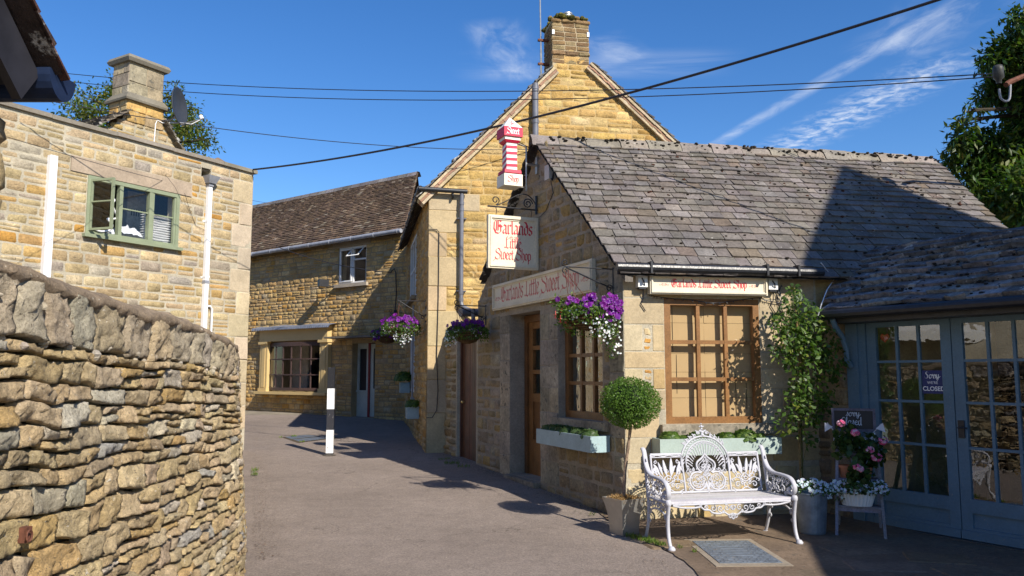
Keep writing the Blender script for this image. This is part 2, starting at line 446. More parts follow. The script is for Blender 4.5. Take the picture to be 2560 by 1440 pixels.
# ------------------------------------------------------------ blackletter written with a broad nib
GL = {
 'a': (.66, [[(.05, .85), (.2, 1), (.42, .86), (.42, .1), (.52, 0), (.62, .08)], [(.42, .58), (.12, .44), (.03, .22), (.14, .02), (.42, .2)]]),
 'r': (.5, [[(-.08, .88), (.05, 1), (.05, .1), (.16, 0)], [(.08, .82), (.26, 1), (.4, .88)]]),
 'l': (.3, [[(-.06, 1.5), (.06, 1.62), (.06, .12), (.16, 0), (.26, .08)]]),
 'i': (.3, [[(-.06, .88), (.06, 1), (.06, .12), (.16, 0), (.26, .08)], [(.02, 1.3), (.1, 1.4)]]),
 'n': (.68, [[(-.08, .88), (.05, 1), (.05, .1), (.14, 0)], [(.08, .8), (.28, 1), (.44, .86), (.44, .12), (.53, 0), (.62, .08)]]),
 'd': (.58, [[(.02, 1.5), (.22, 1.35), (.43, .95), (.43, .18), (.22, 0), (.04, .18), (.04, .78), (.22, .98), (.43, .8)]]),
 's': (.54, [[(.42, .86), (.24, 1), (.05, .82), (.1, .6), (.38, .42), (.4, .16), (.2, 0), (0, .16)]]),
 't': (.42, [[(.1, 1.35), (.1, .14), (.22, 0), (.36, .1)], [(-.08, .93), (.34, .97)]]),
 'e': (.52, [[(.06, .46), (.42, .7), (.36, .9), (.22, 1), (.04, .82), (.04, .18), (.2, 0), (.44, .14)]]),
 'w': (.94, [[(-.06, 1.15), (.05, .98), (.05, .16), (.22, 0), (.42, .16), (.42, 1)], [(.42, .16), (.58, 0), (.8, .18), (.8, .82), (.62, 1.08)]]),
 'h': (.6, [[(.1, 1.62), (.05, 1.4), (.05, .05)], [(.08, .8), (.26, 1), (.44, .82), (.44, .15), (.3, -.2), (.12, -.38)]]),
 'o': (.58, [[(.22, 1), (.04, .82), (.04, .18), (.22, 0), (.43, .18), (.43, .82), (.22, 1)]]),
 'p': (.6, [[(-.08, .9), (.06, 1), (.06, -.5)], [(.06, .82), (.26, 1), (.44, .82), (.44, .18), (.24, 0), (.06, .14)]]),
 'G': (1.12, [[(.92, 1.3), (.72, 1.52), (.35, 1.52), (.06, 1.2), (.02, .5), (.25, .06), (.6, 0), (.88, .2), (.88, .72), (.58, .84)], [(.36, 1.36), (.32, .3)], [(.56, 1.42), (.54, .3)], [(.72, .98), (1.05, .74)]]),
 'L': (.84, [[(.38, 1.64), (.2, 1.4), (.2, .18), (.02, .06), (-.14, .16)], [(.2, .12), (.46, 0), (.84, .24)]]),
 'S': (1.0, [[(.84, 1.22), (.74, 1.46), (.45, 1.56), (.16, 1.42), (.06, 1.16), (.2, .96), (.5, .84), (.78, .68), (.86, .4), (.7, .1), (.4, -.02), (.1, .06), (-.08, .3)], [(.1, .06), (-.2, -.06), (-.4, -.28)]]),
 ' ': (.45, []),
}
def textw(s, gl=GL): return sum(gl[c][0] for c in s)
def nibtext(mb, s, P2, x, y, size, nib=.15, ang=42, sx=1.0, gl=GL, d=.001, sm=0, thin=.035):
    ca, sa = math.cos(R(ang)), math.sin(R(ang)); k = 0
    hw = nib/2*size
    for ch in s:
        adv, strokes = gl[ch]
        for st in strokes:
            pts = smooth2(st, sm) if sm else st
            for p, q in zip(pts, pts[1:]):
                dx, dy = (q[0]-p[0]), (q[1]-p[1]); L = math.hypot(dx, dy) or 1
                ux, uy = dx/L, dy/L
                X0, Y0 = x+p[0]*size*sx-ux*thin*size*.5, y+p[1]*size-uy*thin*size*.5
                X1, Y1 = x+q[0]*size*sx+ux*thin*size*.5, y+q[1]*size+uy*thin*size*.5
                k += 1; dd = d+.00006*(k % 17)
                ox, oy = ca*hw, sa*hw
                # keep hairlines visible
                crs = abs(ux*sa-uy*ca)
                if crs < thin/nib*1.4: ox += -uy*thin*size*.5; oy += ux*thin*size*.5
                mb.quad(P2(X0-ox, Y0-oy, dd), P2(X1-ox, Y1-oy, dd), P2(X1+ox, Y1+oy, dd), P2(X0+ox, Y0+oy, dd))
        x += adv*size*sx
    return x
def flourish(mb, P2, x, y, s, d=.001):
    def dr(pts):
        k = 0
        for p, q in zip(pts, pts[1:]):
            L = math.hypot(q[0]-p[0], q[1]-p[1]) or 1; nx, ny = -(q[1]-p[1])/L*.045*s, (q[0]-p[0])/L*.045*s
            k += 1; dd = d+.00006*(k % 5)
            mb.quad(P2(p[0]-nx, p[1]-ny, dd), P2(q[0]-nx, q[1]-ny, dd), P2(q[0]+nx, q[1]+ny, dd), P2(p[0]+nx, p[1]+ny, dd))
    for m in (-1, 1):
        dr([(x+m*a*s, y+b*s) for a, b in spiral(.42, 0, .34, .06, 200, 560, 18)])
        dr([(x+m*a*s, y+b*s) for a, b in smooth2([(.1, .1), (.3, .3), (.6, .26), (.9, -.05), (1.25, -.2), (1.35, .05), (1.2, .15)], 4)])
# ============================================================ frames of the walls
SL = Frame((1.24, 8.89), (-.425, 1)); SF = Frame((1.24, 8.89), (1, .175))
GF = Frame((-1.54, 14.561), (1, .193)); GS = Frame((-1.54, 14.561), (-.193, 1))
BF = Frame((-2.808, 21.13), (-.801, .598)); LB = Frame((-4.95, 15), (-.6, -1)); RD = Frame((3.921, 8.651), (.62, -1))
UP = V((0, 0, 1))

# ============================================================ ground
def strip_sheet(name, lefts, rights, z, mat, nx=6):
    mb = MB(); rows = []
    for (xl, yl), (xr, yr) in zip(lefts, rights):
        rows.append([V((xl+(xr-xl)*i/nx, yl+(yr-yl)*i/nx, gz(yl+(yr-yl)*i/nx)+z)) for i in range(nx+1)])
    mb.grid(rows, (.3, .26, .2)); return mb.build(name, mat, loc=(0, 0, 0))
ys = [-60, -8, 0, 4, 8, 10, 12, 14, 16, 18, 20, 24, 40, 90, 1500]
o = strip_sheet('ground', [(-1500, y) for y in ys], [(1500, y) for y in ys], -.012, M['soil'], 40); tag(o, None, None, kind='structure')
ys = [-6+i for i in range(30)]
o = strip_sheet('alley_road', [(-9.5 if y > 9 else -3.5, y) for y in ys], [(5.2 if y < 12 else 1.5, y) for y in ys], -.004, M['road'], 14); tag(o, None, None, kind='structure')
# paved forecourt with a ragged tarmac edge
edge = [G(*p) for p in [(1470, 1262), (1520, 1300), (1560, 1325), (1600, 1347), (1640, 1362), (1680, 1385), (1715, 1410), (1738, 1428), (1752, 1445)]]
edge += [V((1.66, 6.2, 0)), V((1.75, 5.6, 0)), V((1.8, 3, 0)), V((1.8, 0, 0))]
mb = MB(); rows = []
for i, e in enumerate(edge):
    for sub in range(3 if i < len(edge)-1 else 1):
        t = sub/3; nx_ = edge[min(i+1, len(edge)-1)]; q = e.lerp(nx_, t); j = U(-.025, .025)
        rows.append([V((q.x+j+(7.4-q.x)*k/8, q.y+(max(0, 9.6-q.y)*0+ (9.7-q.y)*(k/8)*(1 if q.y > 8.0 else 0)), gz(q.y)+.004 if k else gz(q.y)-.002)) for k in range(9)])
# two-part fan keeps the sheet simple: front part (towards camera) and the part along the walls
mb = MB()
pl = [V((q.x+U(-.02, .02), q.y, 0)) for i, q in enumerate(edge)]
fine = []
for p, q in zip(pl, pl[1:]):
    n = max(2, int((q-p).length/.08)); n = min(n, 12)
    for k in range(n): r_ = p.lerp(q, k/n); fine.append(V((r_.x+U(-.012, .012), r_.y+U(-.012, .012), 0)))
fine.append(pl[-1])
far = V((7.4, 9.9, 0))
rows = []
for q in fine:
    tgt = V((7.4, max(q.y, 0)+(1.2 if q.y > 7.5 else 0)*(q.y-7.5), 0))
    row = []
    for k in range(11):
        r_ = q.lerp(tgt, (k/10)**1.2); row.append(V((r_.x, r_.y, gz(r_.y)+.006)))
    rows.append(row)
mb.grid(rows, (.18, .13, .09)); o = mb.build('forecourt_paving', M['flag'], loc=(0, 0, 0)); tag(o, None, None, kind='structure')
# flat stone slabs sunk in the forecourt
mb = MB()
for (cx, cy, sx, sy, rz) in [(2.55, 6.6, .5, .42, .1), (3.1, 6.9, .6, .45, -.1), (3.05, 6.3, .55, .5, .05), (3.75, 6.6, .6, .5, .1), (3.7, 7.15, .55, .4, -.3), (2.5, 6.0, .6, .5, .1), (3.3, 5.75, .7, .5, 0), (4.2, 6.2, .5, .6, .1), (1.5, 7.75, .5, .3, .2), (3.15, 7.5, .6, .4, .2)]:
    P = lambda a, h, d, cx=cx, cy=cy, rz=rz: V((cx+a*math.cos(rz)-h*math.sin(rz), cy+a*math.sin(rz)+h*math.cos(rz), .002+d))
    stone(mb, P, -sx/2, sx/2, -sy/2, sy/2, hsv((.19, .14, .095)), d0=-.006, prot=.012, rough=.0015)
tag(mb.build('forecourt_slabs', M['flag'], loc=(0, 0, 0)), None, None, kind='structure')

# ============================================================ palettes
GOLD = [(5, (.57, .375, .13)), (3, (.51, .33, .115)), (2, (.60, .43, .185)), (1, (.47, .29, .09)), (1, (.55, .41, .22))]
BACK = [(5, (.56, .37, .15)), (3, (.49, .33, .145)), (2, (.6, .42, .19)), (1.5, (.48, .37, .22)), (1.3, (.54, .31, .09))]
LEFT = [(5, (.50, .38, .215)), (3, (.45, .34, .19)), (3, (.55, .43, .255)), (1.1, (.50, .32, .12)), (1.2, (.40, .34, .26)), (.35, (.52, .28, .07))]
DRY = [(4, (.52, .385, .21)), (4, (.56, .43, .25)), (2, (.47, .365, .23)), (1.4, (.54, .37, .16)), (1.5, (.56, .49, .36)), (.2, (.46, .42, .36))]
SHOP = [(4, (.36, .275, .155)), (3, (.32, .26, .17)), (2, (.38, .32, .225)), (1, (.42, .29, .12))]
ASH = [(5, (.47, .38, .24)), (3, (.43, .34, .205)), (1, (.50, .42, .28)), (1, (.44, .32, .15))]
ROOF = [(5, (.165, .145, .13)), (3, (.145, .127, .114)), (2, (.195, .172, .155)), (1, (.165, .132, .105))]
ROOFB = [(5, (.125, .083, .055)), (3, (.10, .067, .047)), (2, (.165, .11, .07)), (.7, (.25, .2, .145))]
ROOFO = [(5, (.16, .155, .155)), (3, (.12, .115, .115)), (2, (.22, .215, .215)), (1, (.17, .145, .12))]

# ============================================================ the sweet shop
shop = thing('shop_building', (1.24, 8.89, 0), 'low stone shop with grey stone-slate roof, oak windows and signs on its two street faces', 'shop')
H_SF = (.475, 1.62, 1.05, 2.45); H_W = (.48, 1.64, 1.05, 2.27); H_D = (2.19, 3.25, .16, 2.47); H_R = (4.66, 5.63, .12, 2.19)
SLs = lambda h: (.0, 4.6) if h < 2.8 else (max(.0, (h-2.8)/.985), 4.55-(h-2.8)/.84)
mb = MB()
panel(mb, SF, 0, 2.34, -.1, 2.82, [H_SF])
panel(mb, SL, 0, 4.6, -.1, 2.8, [H_W, H_D], col=(.33, .285, .22), tops=[(0, 2.8), (4.55, 2.8), (2.14, 4.84)])
panel(mb, SL, 4.6, 6.25, -.1, 2.42, [H_R], t=.3)
P = SL.P
mb.quad(P(4.6, 2.42, .03), P(6.25, 2.3, .03), P(6.25, 2.3, -.5), P(4.6, 2.42, -.5), (.3, .26, .2))
# hidden outer walls
bk = [SF.P(5.6, 0, 0), SF.P(5.6, 0, -4.3), SL.P(4.55, 0, 0)]
for p, q in ((SF.P(2.34, 0), bk[0]), (bk[0], bk[1]), (bk[1], bk[2])): mb.quad(p, q, q+UP*2.8, p+UP*2.8, (.4, .3, .15))
mb.build('wall_core', M['mortar'], shop)
mb = MB()   # front: sawn blocks above, rubble plinth
HX = [H_SF, (.40, 1.76, .9, 1.05)]
small = [(.22, .33, 1.85, 2.15), (.22, .33, 1.43, 1.66)]
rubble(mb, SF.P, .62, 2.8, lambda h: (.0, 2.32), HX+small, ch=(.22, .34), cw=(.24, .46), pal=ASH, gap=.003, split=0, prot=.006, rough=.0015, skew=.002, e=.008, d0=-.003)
for x0, x1, y0, y1 in small: rubble(mb, SF.P, y0, y1, lambda h: (x0, x1), [], ch=(.07, .12), cw=(.11, .12), pal=[(1, (.45, .24, .06)), (1, (.5, .38, .2))], gap=.005, prot=.006)
rubble(mb, SF.P, .0, .62, lambda h: (.0, 2.32), [], ch=(.1, .2), cw=(.18, .45), pal=ASH, gap=.006, prot=.02)
mb.build('front_wall', M['ashlar'], shop)
mb = MB()   # gable face
P = SL.P
qn = [(0, .3, .9, 2.8), (1.64, 2.19, .16, 2.5), (3.25, 3.62, .05, 2.5), (2.19, 3.25, 2.47, 2.57), (.3, 1.64, 2.27, 2.5)]
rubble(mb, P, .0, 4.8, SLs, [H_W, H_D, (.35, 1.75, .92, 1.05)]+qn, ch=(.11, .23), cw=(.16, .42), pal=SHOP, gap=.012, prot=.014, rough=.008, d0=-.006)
mb.build('gable_wall', M['rubble'], shop, smooth=True); mb = MB()
rubble(mb, P, .0, 2.36, lambda h: (4.6, 6.2), [(4.62, 5.66, .0, 2.24)], ch=(.1, .19), cw=(.18, .34), pal=[(2, (.40, .29, .13)), (2, (.36, .27, .15)), (1, (.42, .36, .25))], gap=.012, prot=.035, rough=.01)
mb.build('lane_wall', M['rubble'], shop, smooth=True)
mb = MB()
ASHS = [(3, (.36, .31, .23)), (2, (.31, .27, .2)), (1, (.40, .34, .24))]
for (x0, x1, y0, y1) in qn:
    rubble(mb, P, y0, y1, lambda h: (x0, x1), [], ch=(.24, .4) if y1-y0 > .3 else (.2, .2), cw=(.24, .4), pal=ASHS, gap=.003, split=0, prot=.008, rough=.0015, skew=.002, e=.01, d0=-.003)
mb.fbox(SL, .35, 1.75, .95, 1.05, 0, .06, (.36, .31, .23))
mb.fbox(SL, 2.19, 3.25, .03, .155, -.6, .1, (.25, .22, .17))
mb.build('dressed_stone', M['ashlar_damp'], shop, smooth=False)
mb = MB(); mb.fbox(SF, .40, 1.76, .935, 1.045, -.1, .09, (.3, .26, .2)); mb.build('windowsill', M['ashlar_damp'], shop)
# joinery
OAK = (.24, .112, .034); OAKD = (.17, .075, .024)
w = window(shop, SF, *H_SF, 3, 3, d=.0, fw=.075, bw=.042, mat='wood', col=OAK, th=.07, lab='oak framed window blanked off with cardboard')
mb = MB(); q = -.13
for (x0, x1) in ((.5, 1.0), (1.003, 1.2), (1.203, 1.6)):
    for (y0, y1) in ((1.06, 1.33), (1.333, 1.62), (1.623, 1.83), (1.833, 2.18), (2.183, 2.44)):
        c = U(-.004, .004); mb.quad(SF.P(x0, y0, q+c), SF.P(x1, y0, q-c), SF.P(x1, y1, q+U(-.006, .006)), SF.P(x0, y1, q+U(-.006, .006)))
mb.build('cardboard', M['card'], w)
mb = MB(); mb.fbox(SF, .5, 1.6, 1.06, 2.44, -.17, -.15, (.05, .04, .03))
for x, y0, y1 in ((.62, 1.85, 2.44), (.66, 1.38, 1.82), (.93, 1.9, 2.4), (1.37, 1.1, 1.6), (1.5, 1.2, 1.5)): mb.fbox(SF, x-.003, x+.003, y0, y1, -.128, -.126, (.03, .025, .02))
mb.build('cardboard_gap', M['dark'], w)
w = window(shop, SL, *H_W, 3, 3, d=-.1, fw=.09, bw=.045, mat='wood', col=(.22, .10, .03), th=.07, glass='glass_wavy', lab='oak window in shade beside the door')
mb = MB(); room(mb, SL, H_W, 1.0, m=.15, col=(.2, .14, .08)); room(mb, SL, H_R, .3, m=.05)
mb.fbox(SL, .75, .95, 1.15, 1.4, -.75, -.6, (.35, .2, .1)); mb.fbox(SL, 1.1, 1.35, 1.15, 1.5, -.8, -.6, (.3, .22, .16))
mb.build('interior', M['dark'], shop)
mb = MB(); d = -.26   # oak shop door with three small lights
a0, a1, h0, h1 = 2.2, 3.24, .16, 2.46
mb.fbox(SL, a0, a0+.1, h0, h1, d-.06, d+.03, OAKD); mb.fbox(SL, a1-.1, a1, h0, h1, d-.06, d+.03, OAKD); mb.fbox(SL, a0+.1, a1-.1, h1-.1, h1, d-.06, d+.03, OAKD)
for x0, x1 in ((a0+.1, a0+.24), (a1-.24, a1-.1)): mb.fbox(SL, x0, x1, h0, h1-.1, d-.05, d, OAK)
for y0, y1 in ((h0, h0+.5), (1.2, 1.32), (1.6, 1.66), (1.95, 2.01), (2.26, 2.36)): mb.fbox(SL, a0+.24, a1-.24, y0, y1, d-.05, d-.002, OAK)
mb.fbox(SL, a0+.24, a1-.24, h0+.5, 1.2, d-.04, d-.02, OAKD)
dr = mb.build('door', M['wood'], shop)
mb = MB(); mb.quad(P(a0+.24, 1.32, d-.03), P(a1-.24, 1.32, d-.03), P(a1-.24, 2.26, d-.03), P(a0+.24, 2.26, d-.03)); mb.build('glass', M['glass'], dr)
mb = MB(); mb.quad(P(a0, h0, d-.5), P(a1, h0, d-.5), P(a1, h1, d-.5), P(a0, h1, d-.5), (.03, .025, .02)); mb.build('interior', M['dark'], dr)
# brown boarded side door
mb = MB(); a0, a1, h0, h1 = H_R; x = a0+.05
while x < a1-.06: mb.fbox(SL, x, min(x+.1, a1-.05)-.006, h0, h1-.05, -.12, -.09+U(-.003, .003), (.125*U(.85, 1.15), .046, .022)); x += .1
mb.fbox(SL, a0, a0+.05, h0, h1, -.13, -.06, (.10, .038, .02)); mb.fbox(SL, a1-.05, a1, h0, h1, -.13, -.06, (.10, .038, .02)); mb.fbox(SL, a0+.05, a1-.05, h1-.05, h1, -.13, -.06, (.10, .038, .02))
mb.fbox(SL, a0+.05, a1-.05, h0, h1-.05, -.128, -.121, (.03, .012, .01))
sd = mb.build('side_door', M['wood'], shop); sd['label'] = 'brown boarded side door with brass knob'
mb = MB(); c = P(a1-.14, 1.12, -.05); mb.lathe(c, [(0, .03), (.018, .025), (.024, 0), (.018, -.025), (0, -.03)], 10); mb.tube([P(a1-.14, 1.12, -.09), P(a1-.14, 1.12, -.05)], .01, 6); mb.tube([P(a1-.14, 1.12, -.05), P(a1-.22, 1.12, -.05)], .008, 6)
mb.build('door_knob', M['brass'], sd, smooth=True)
# roof
RL = 2.14; Rp = SL.P(RL, 0); Dq = -(Rp-SF.O).dot(SF.n); ZE, ZR = 2.80, 4.86; OV = .2
slope = math.atan2(ZR-2.88, Dq); cs, sn = math.cos(slope), math.sin(slope)
Qn = (SF.n*sn+UP*cs)
base = SF.O+SF.n*OV+UP*(2.88-OV*math.tan(slope))
def QF(a, s, d): return base+SF.u*a-SF.n*(s*cs)+UP*(s*sn)+Qn*d
LS = (Dq+OV)/cs
fl = lambda s: -.233*(s*cs-OV)-.13
mb = MB()
slates(mb, QF, 0, LS, lambda s: (fl(s), 5.47+.06*s), ex=(.18, .11), wd=(.14, .28), th=.017, pal=ROOF)
front = mb.build('roof', M['slate'], shop)
mb = MB(); mb.quad(QF(fl(0), 0, -.02), QF(5.5, 0, -.02), QF(5.6, LS, -.02), QF(fl(LS), LS, -.02), (.03, .03, .03))
for s_ in (0,): mb.fbox(SF, -.08, 5.4, 2.70, 2.79, .05, .12, (.05, .045, .045))
mb.build('roof_deck', M['dark'], shop)
mb = MB()   # back slope, its rough verge shows past the gable
Rr = QF(0, LS, 0); bs = math.atan2(ZR-2.75, 2.5)
ba = V((SL.u.x, SL.u.y, 0)); cb, sb = math.cos(bs), math.sin(bs); Rb = SL.P(RL, ZR, .1)
def QB(a, s, d): return Rb+SF.u*a+ba*((2.75-s)*cb)-UP*((2.75-s)*sb)+V((0, 0, d))
slates(mb, QB, 0, 2.75, lambda s: (-.02, 5.9), ex=(.2, .16), wd=(.2, .4), th=.03, pal=[(1, (.12, .11, .10)), (1, (.08, .075, .07))])
mb.quad(QB(0, 0, -.05), QB(5.9, 0, -.05), QB(5.9, 2.75, -.05), QB(0, 2.75, -.05), (.05, .045, .04))
mb.build('rear_roof', M['slate_old'], shop)
mb = MB()   # ridge stones
x = fl(LS)-.02
while x < 5.25:
    w_ = U(.38, .5); c = hsv((.24, .21, .18), .12); j = U(-.012, .012)
    prof = [(-.17, -.15), (-.10, -.035), (0, .045), (.10, -.035), (.17, -.15)]
    mb.grid([[QF(xx, LS, 0)+SF.n*p+UP*(q+j+(.01 if xx == x else 0)) for p, q in prof] for xx in (x, x+w_*.5, x+w_-.008)], c)
    x += w_
mb.build('ridge_stones', M['slate'], shop)
mb = MB()   # mortar verge up the gable and moss cushions
for i in range(26):
    s_ = LS*i/26; s2 = LS*(i+1)/26
    q1, q2 = QF(fl(s_)+.05, s_, -.02), QF(fl(s2)+.05, s2, -.02)
    dn = SL.n*.0; mb.hexa([q1+UP*-.07, q2+UP*-.07, q2+UP*-.07-SL.n*.1, q1+UP*-.07-SL.n*.1, q1, q2, q2-SL.n*.1, q1-SL.n*.1], (.16, .14, .12))
mb.build('verge', M['mortar'], shop)
mb = MB()
for i in range(620):
    s_ = U(.02, LS-.02); a = U(fl(s_)+.05, 5.5)
    if U(0, 1) < .25 and a < .5: continue
    r_ = rng.choice((.006, .009, .012, .016, .022))*(1.2 if s_ > 1.6 or U(0, 1) < .12 else .9)
    blob(mb, QF(a, s_, .022), r_, (.035, .028, .02) if U(0, 1) < .75 else (.09, .035, .02), .6)
for i in range(130):
    a = U(-.4, 5.6); blob(mb, QF(a, LS-U(-.01, .12), .05), U(.012, .035), (.035, .028, .02), .6)
o = mb.build('moss', M['moss'], shop); o['kind'] = 'stuff'
# gutter and pipe stub
mb = MB(); mb.tube([SF.P(-.13, 2.765, .2), SF.P(2.32, 2.755, .2)], .05, 12)
mb.lathe(SF.P(-.13, 2.765, .2), [(0, 0)], 3)
for a in (.25, 1.62, 2.0): mb.fbox(SF, a-.012, a+.012, 2.70, 2.83, .14, .26)
mb.build('gutter', M['black'], shop, smooth=False)
mb = MB(); mb.tube([SL.P(4.75, 2.62, -.25), SL.P(4.62, 2.6, .3)], .07, 12); mb.tube([SL.P(4.5, 2.66, .12), SL.P(4.5, 2.3, .12)], .035, 8)
mb.build('gutter_end', M['pipe_grey'], shop, smooth=True)

# ============================================================ tall gabled house
gab = thing('gabled_house', (-1.54, 14.561, .19), 'tall golden stone house with steep gable and brick chimney behind the shop', 'house')
RK = lambda h: (0, 5.85) if h < 5.0 else ((h-5.0)/1.045, 2.75+(7.95-h)/.87)
H_G1 = [*GS.pix(1043.5, 600), *GS.pix(1027, 600)]
GW1 = (H_G1[0], H_G1[2], 3.3, 4.72); a_, _ = GS.pix(1024, 800); b_, _ = GS.pix(1036, 900)
GW2 = (3.1, 4.6, 1.2, 2.75)
mb = MB()
panel(mb, GF, 0, 5.85, -.1, 5.0, [], col=(.46, .33, .15), tops=[(0, 5), (5.85, 5), (2.75, 7.95)])
panel(mb, GS, 0, 6.7, -.1, 5.0, [GW1, GW2], col=(.42, .31, .16))
for p, q in ((GF.P(5.85, 0), GF.P(5.85, 0, -6.5)), (GF.P(5.85, 0, -6.5), GF.P(0, 0, -6.5))): mb.quad(p, q, q+UP*5, p+UP*5, (.4, .3, .15))
mb.build('wall_core', M['mortar'], gab)
mb = MB(); P = GF.P
QU = [(0, .34 if i % 2 else .6, h, h2) for i, (h, h2) in enumerate([(.05, .9), (.9, 1.5), (1.5, 2.1), (2.1, 2.75), (2.75, 3.2), (3.2, 3.75), (3.75, 4.2), (4.2, 4.62)])]
QU = [(x0, .34 if i % 2 == 0 else .62, y0, y1) for i, (x0, _, y0, y1) in enumerate(QU)]+[(0, .95, 4.62, 4.95)]
rubble(mb, P, .1, 7.85, RK, QU, ch=(.1, .2), cw=(.2, .5), pal=GOLD, gap=.004, prot=.014, rough=.008, split=.25, d0=-.005)
mb.build('gable_wall', M['rubble'], gab, smooth=True)
mb = MB()
rubble(mb, GS.P, .0, 4.95, lambda h: (.02, 6.6), [GW1, GW2], ch=(.1, .18), cw=(.2, .42), pal=BACK, gap=.005, prot=.022, rough=.009, d0=-.008)
mb.build('side_wall', M['rubble'], gab, smooth=True)
mb = MB()
for x0, x1, y0, y1 in QU: stone(mb, P, x0+.001, x1, y0+.003, y1-.003, hsv((.45, .35, .21), .06), d0=0, prot=.012, rough=.001, e=.01, skew=.001)
for x0, x1, y0, y1 in QU: mb.quad(GS.P(-.008, y0, .006), GS.P(.2, y0, .006), GS.P(.2, y1, .006), GS.P(-.008, y1, .006), (.32, .24, .13))
mb.build('quoins', M['ashlar'], gab)
mb = MB(); room(mb, GS, GW1, 1, m=.2); room(mb, GS, GW2, 1, m=.2); mb.build('interior', M['dark'], gab)
WH = (.74, .74, .72)
window(gab, GS, *GW1, 3, 2, d=.0, fw=.07, bw=.04, mat='paint', col=WH); window(gab, GS, *GW2, 3, 2, d=.0, fw=.07, bw=.04, mat='paint', col=WH)
mb = MB(); mb.fbox(GS, GW1[0]-.1, GW1[1]+.1, GW1[2]-.08, GW1[2], 0, .12, (.3, .24, .16)); mb.build('windowsill', M['ashlar_damp'], gab)
# roofs of the gable: left and right slopes
for nm, x0, sg, zc, L_, sl in (('left_roof', 0, -1, 5.02, None, math.atan(1.045)), ('right_roof', 5.85, 1, 5.25, None, math.atan(.87))):
    c_, s_n = math.cos(sl), math.sin(sl); wd_ = 2.75 if sg < 0 else 3.1; ovh = .22; LL = (wd_+ovh)/c_
    z0 = (7.95 if sg > 0 else 7.87)+.05-LL*s_n; SC_ = LL-.39/c_
    def QG(a, s, d, sg=sg, c_=c_, s_n=s_n, wd_=wd_, z0=z0, ovh=ovh):
        x = 2.75+sg*(wd_+ovh-s*c_)
        return GF.P(x, z0+s*s_n, .12-a)+(GF.u*sg*s_n+UP*c_)*d
    mb = MB(); slates(mb, QG, 0, LL, lambda s: (0 if s < SC_ else .9, 6.6), ex=(.2, .14), wd=(.25, .4), th=.03, pal=ROOFO, j=.02)
    mb.quad(QG(0.02, 0, -.03), QG(.9, 0, -.03), QG(.9, SC_, -.03), QG(.02, SC_, -.03), (.1, .08, .06)); mb.quad(QG(.9, 0, -.03), QG(6.6, 0, -.03), QG(6.6, LL, -.03), QG(.9, LL, -.03), (.1, .08, .06))
    mb.build('roof', M['slate_old'], gab)
    mb = MB()   # lime and red mortar bedding of the verge
    for i in range(40):
        s1, s2 = SC_*i/40, SC_*(i+1)/40+.004; j = U(0, .025)
        for (e0, e1, c, dd) in ((-.02, -.06-j*.4, (.50, .40, .26), .115), (-.06-j*.4, -.10-j, (.36, .21, .14), .10+U(-.01, .01)), (-.10-j, -.165, (.50, .40, .26), .085)):
            mb.hexa([QG(.12-dd, s1, e0), QG(.12-dd, s2, e0), QG(.35, s2, e0), QG(.35, s1, e0), QG(.12-dd, s1, e1), QG(.12-dd, s2, e1), QG(.35, s2, e1), QG(.35, s1, e1)], hsv(c, .12))
    mb.build('verge', M['mortar'], gab)
mb = MB(); BR = [(3, (.27, .175, .085)), (2, (.21, .135, .07)), (1, (.34, .25, .13))]
ca, cb_ = 2.37, 3.11
def sideP(fr_a, sgn):
    def f(a, h, d): return GF.P(fr_a-sgn*d*-1 if False else fr_a+sgn*d, h, -a)
    return f
for Pf, w_ in ((GF.P, None), (sideP(ca, -1), .7), (sideP(cb_, 1), .7)):
    sp = (lambda h: (ca, cb_)) if w_ is None else (lambda h: (0, .7))
    rubble(mb, Pf, 7.62, 8.52, sp, [], ch=(.085, .1), cw=(.2, .27), pal=BR, gap=.006, split=0, prot=.008, rough=.003, e=.008, d0=-.004)
rubble(mb, lambda a, h, d: GF.P(a, h, d+.025), 7.78, 7.88, lambda h: (ca-.02, cb_+.02), [], ch=(.1, .1), cw=(.2, .3), pal=BR, gap=.004, split=0, prot=.01)
rubble(mb, lambda a, h, d: GF.P(a, h, d+.03), 8.44, 8.53, lambda h: (ca-.03, cb_+.03), [], ch=(.1, .1), cw=(.2, .3), pal=BR, gap=.004, split=0, prot=.01)
ch = mb.build('chimney', M['rubble'], gab)
mb = MB(); mb.fbox(GF, ca+.004, cb_-.004, 7.3, 8.53, -.7, -.003, (.42, .34, .22)); mb.build('chimney_core', M['mortar'], ch)
mb = MB()
for i in range(170): blob(mb, GF.P(U(ca-.03, cb_+.03), 8.54+U(0, .05), U(-.66, .05)), U(.03, .07), rng.choice([(.13, .12, .02), (.2, .17, .03), (.08, .08, .02), (.25, .17, .07)]), .8)
mb.build('moss_cap', M['moss'], ch)
mb = MB(); c = GF.P(2.76, 8.55, -.3)
for k in range(5): mb.lathe(c+UP*(.03+k*.045), [(.05, 0), (.10, .0), (.10, .03), (.05, .03)], 16)
mb.lathe(c, [(.07, 0), (.07, .25), (0, .27)], 12); mb.build('flue_cowl', M['steel'], ch)
mb = MB(); mb.fbox(GF, ca-.005, ca+.04, 8.2, 8.29, .0, .02, (.8, .8, .8)); mb.build('chimney_clip', M['paint'], ch); mb = MB(); mb.fbox(GF, cb_-.04, cb_+.005, 8.2, 8.29, .0, .02, (.8, .8, .8)); mb.build('chimney_clip', M['paint'], ch)
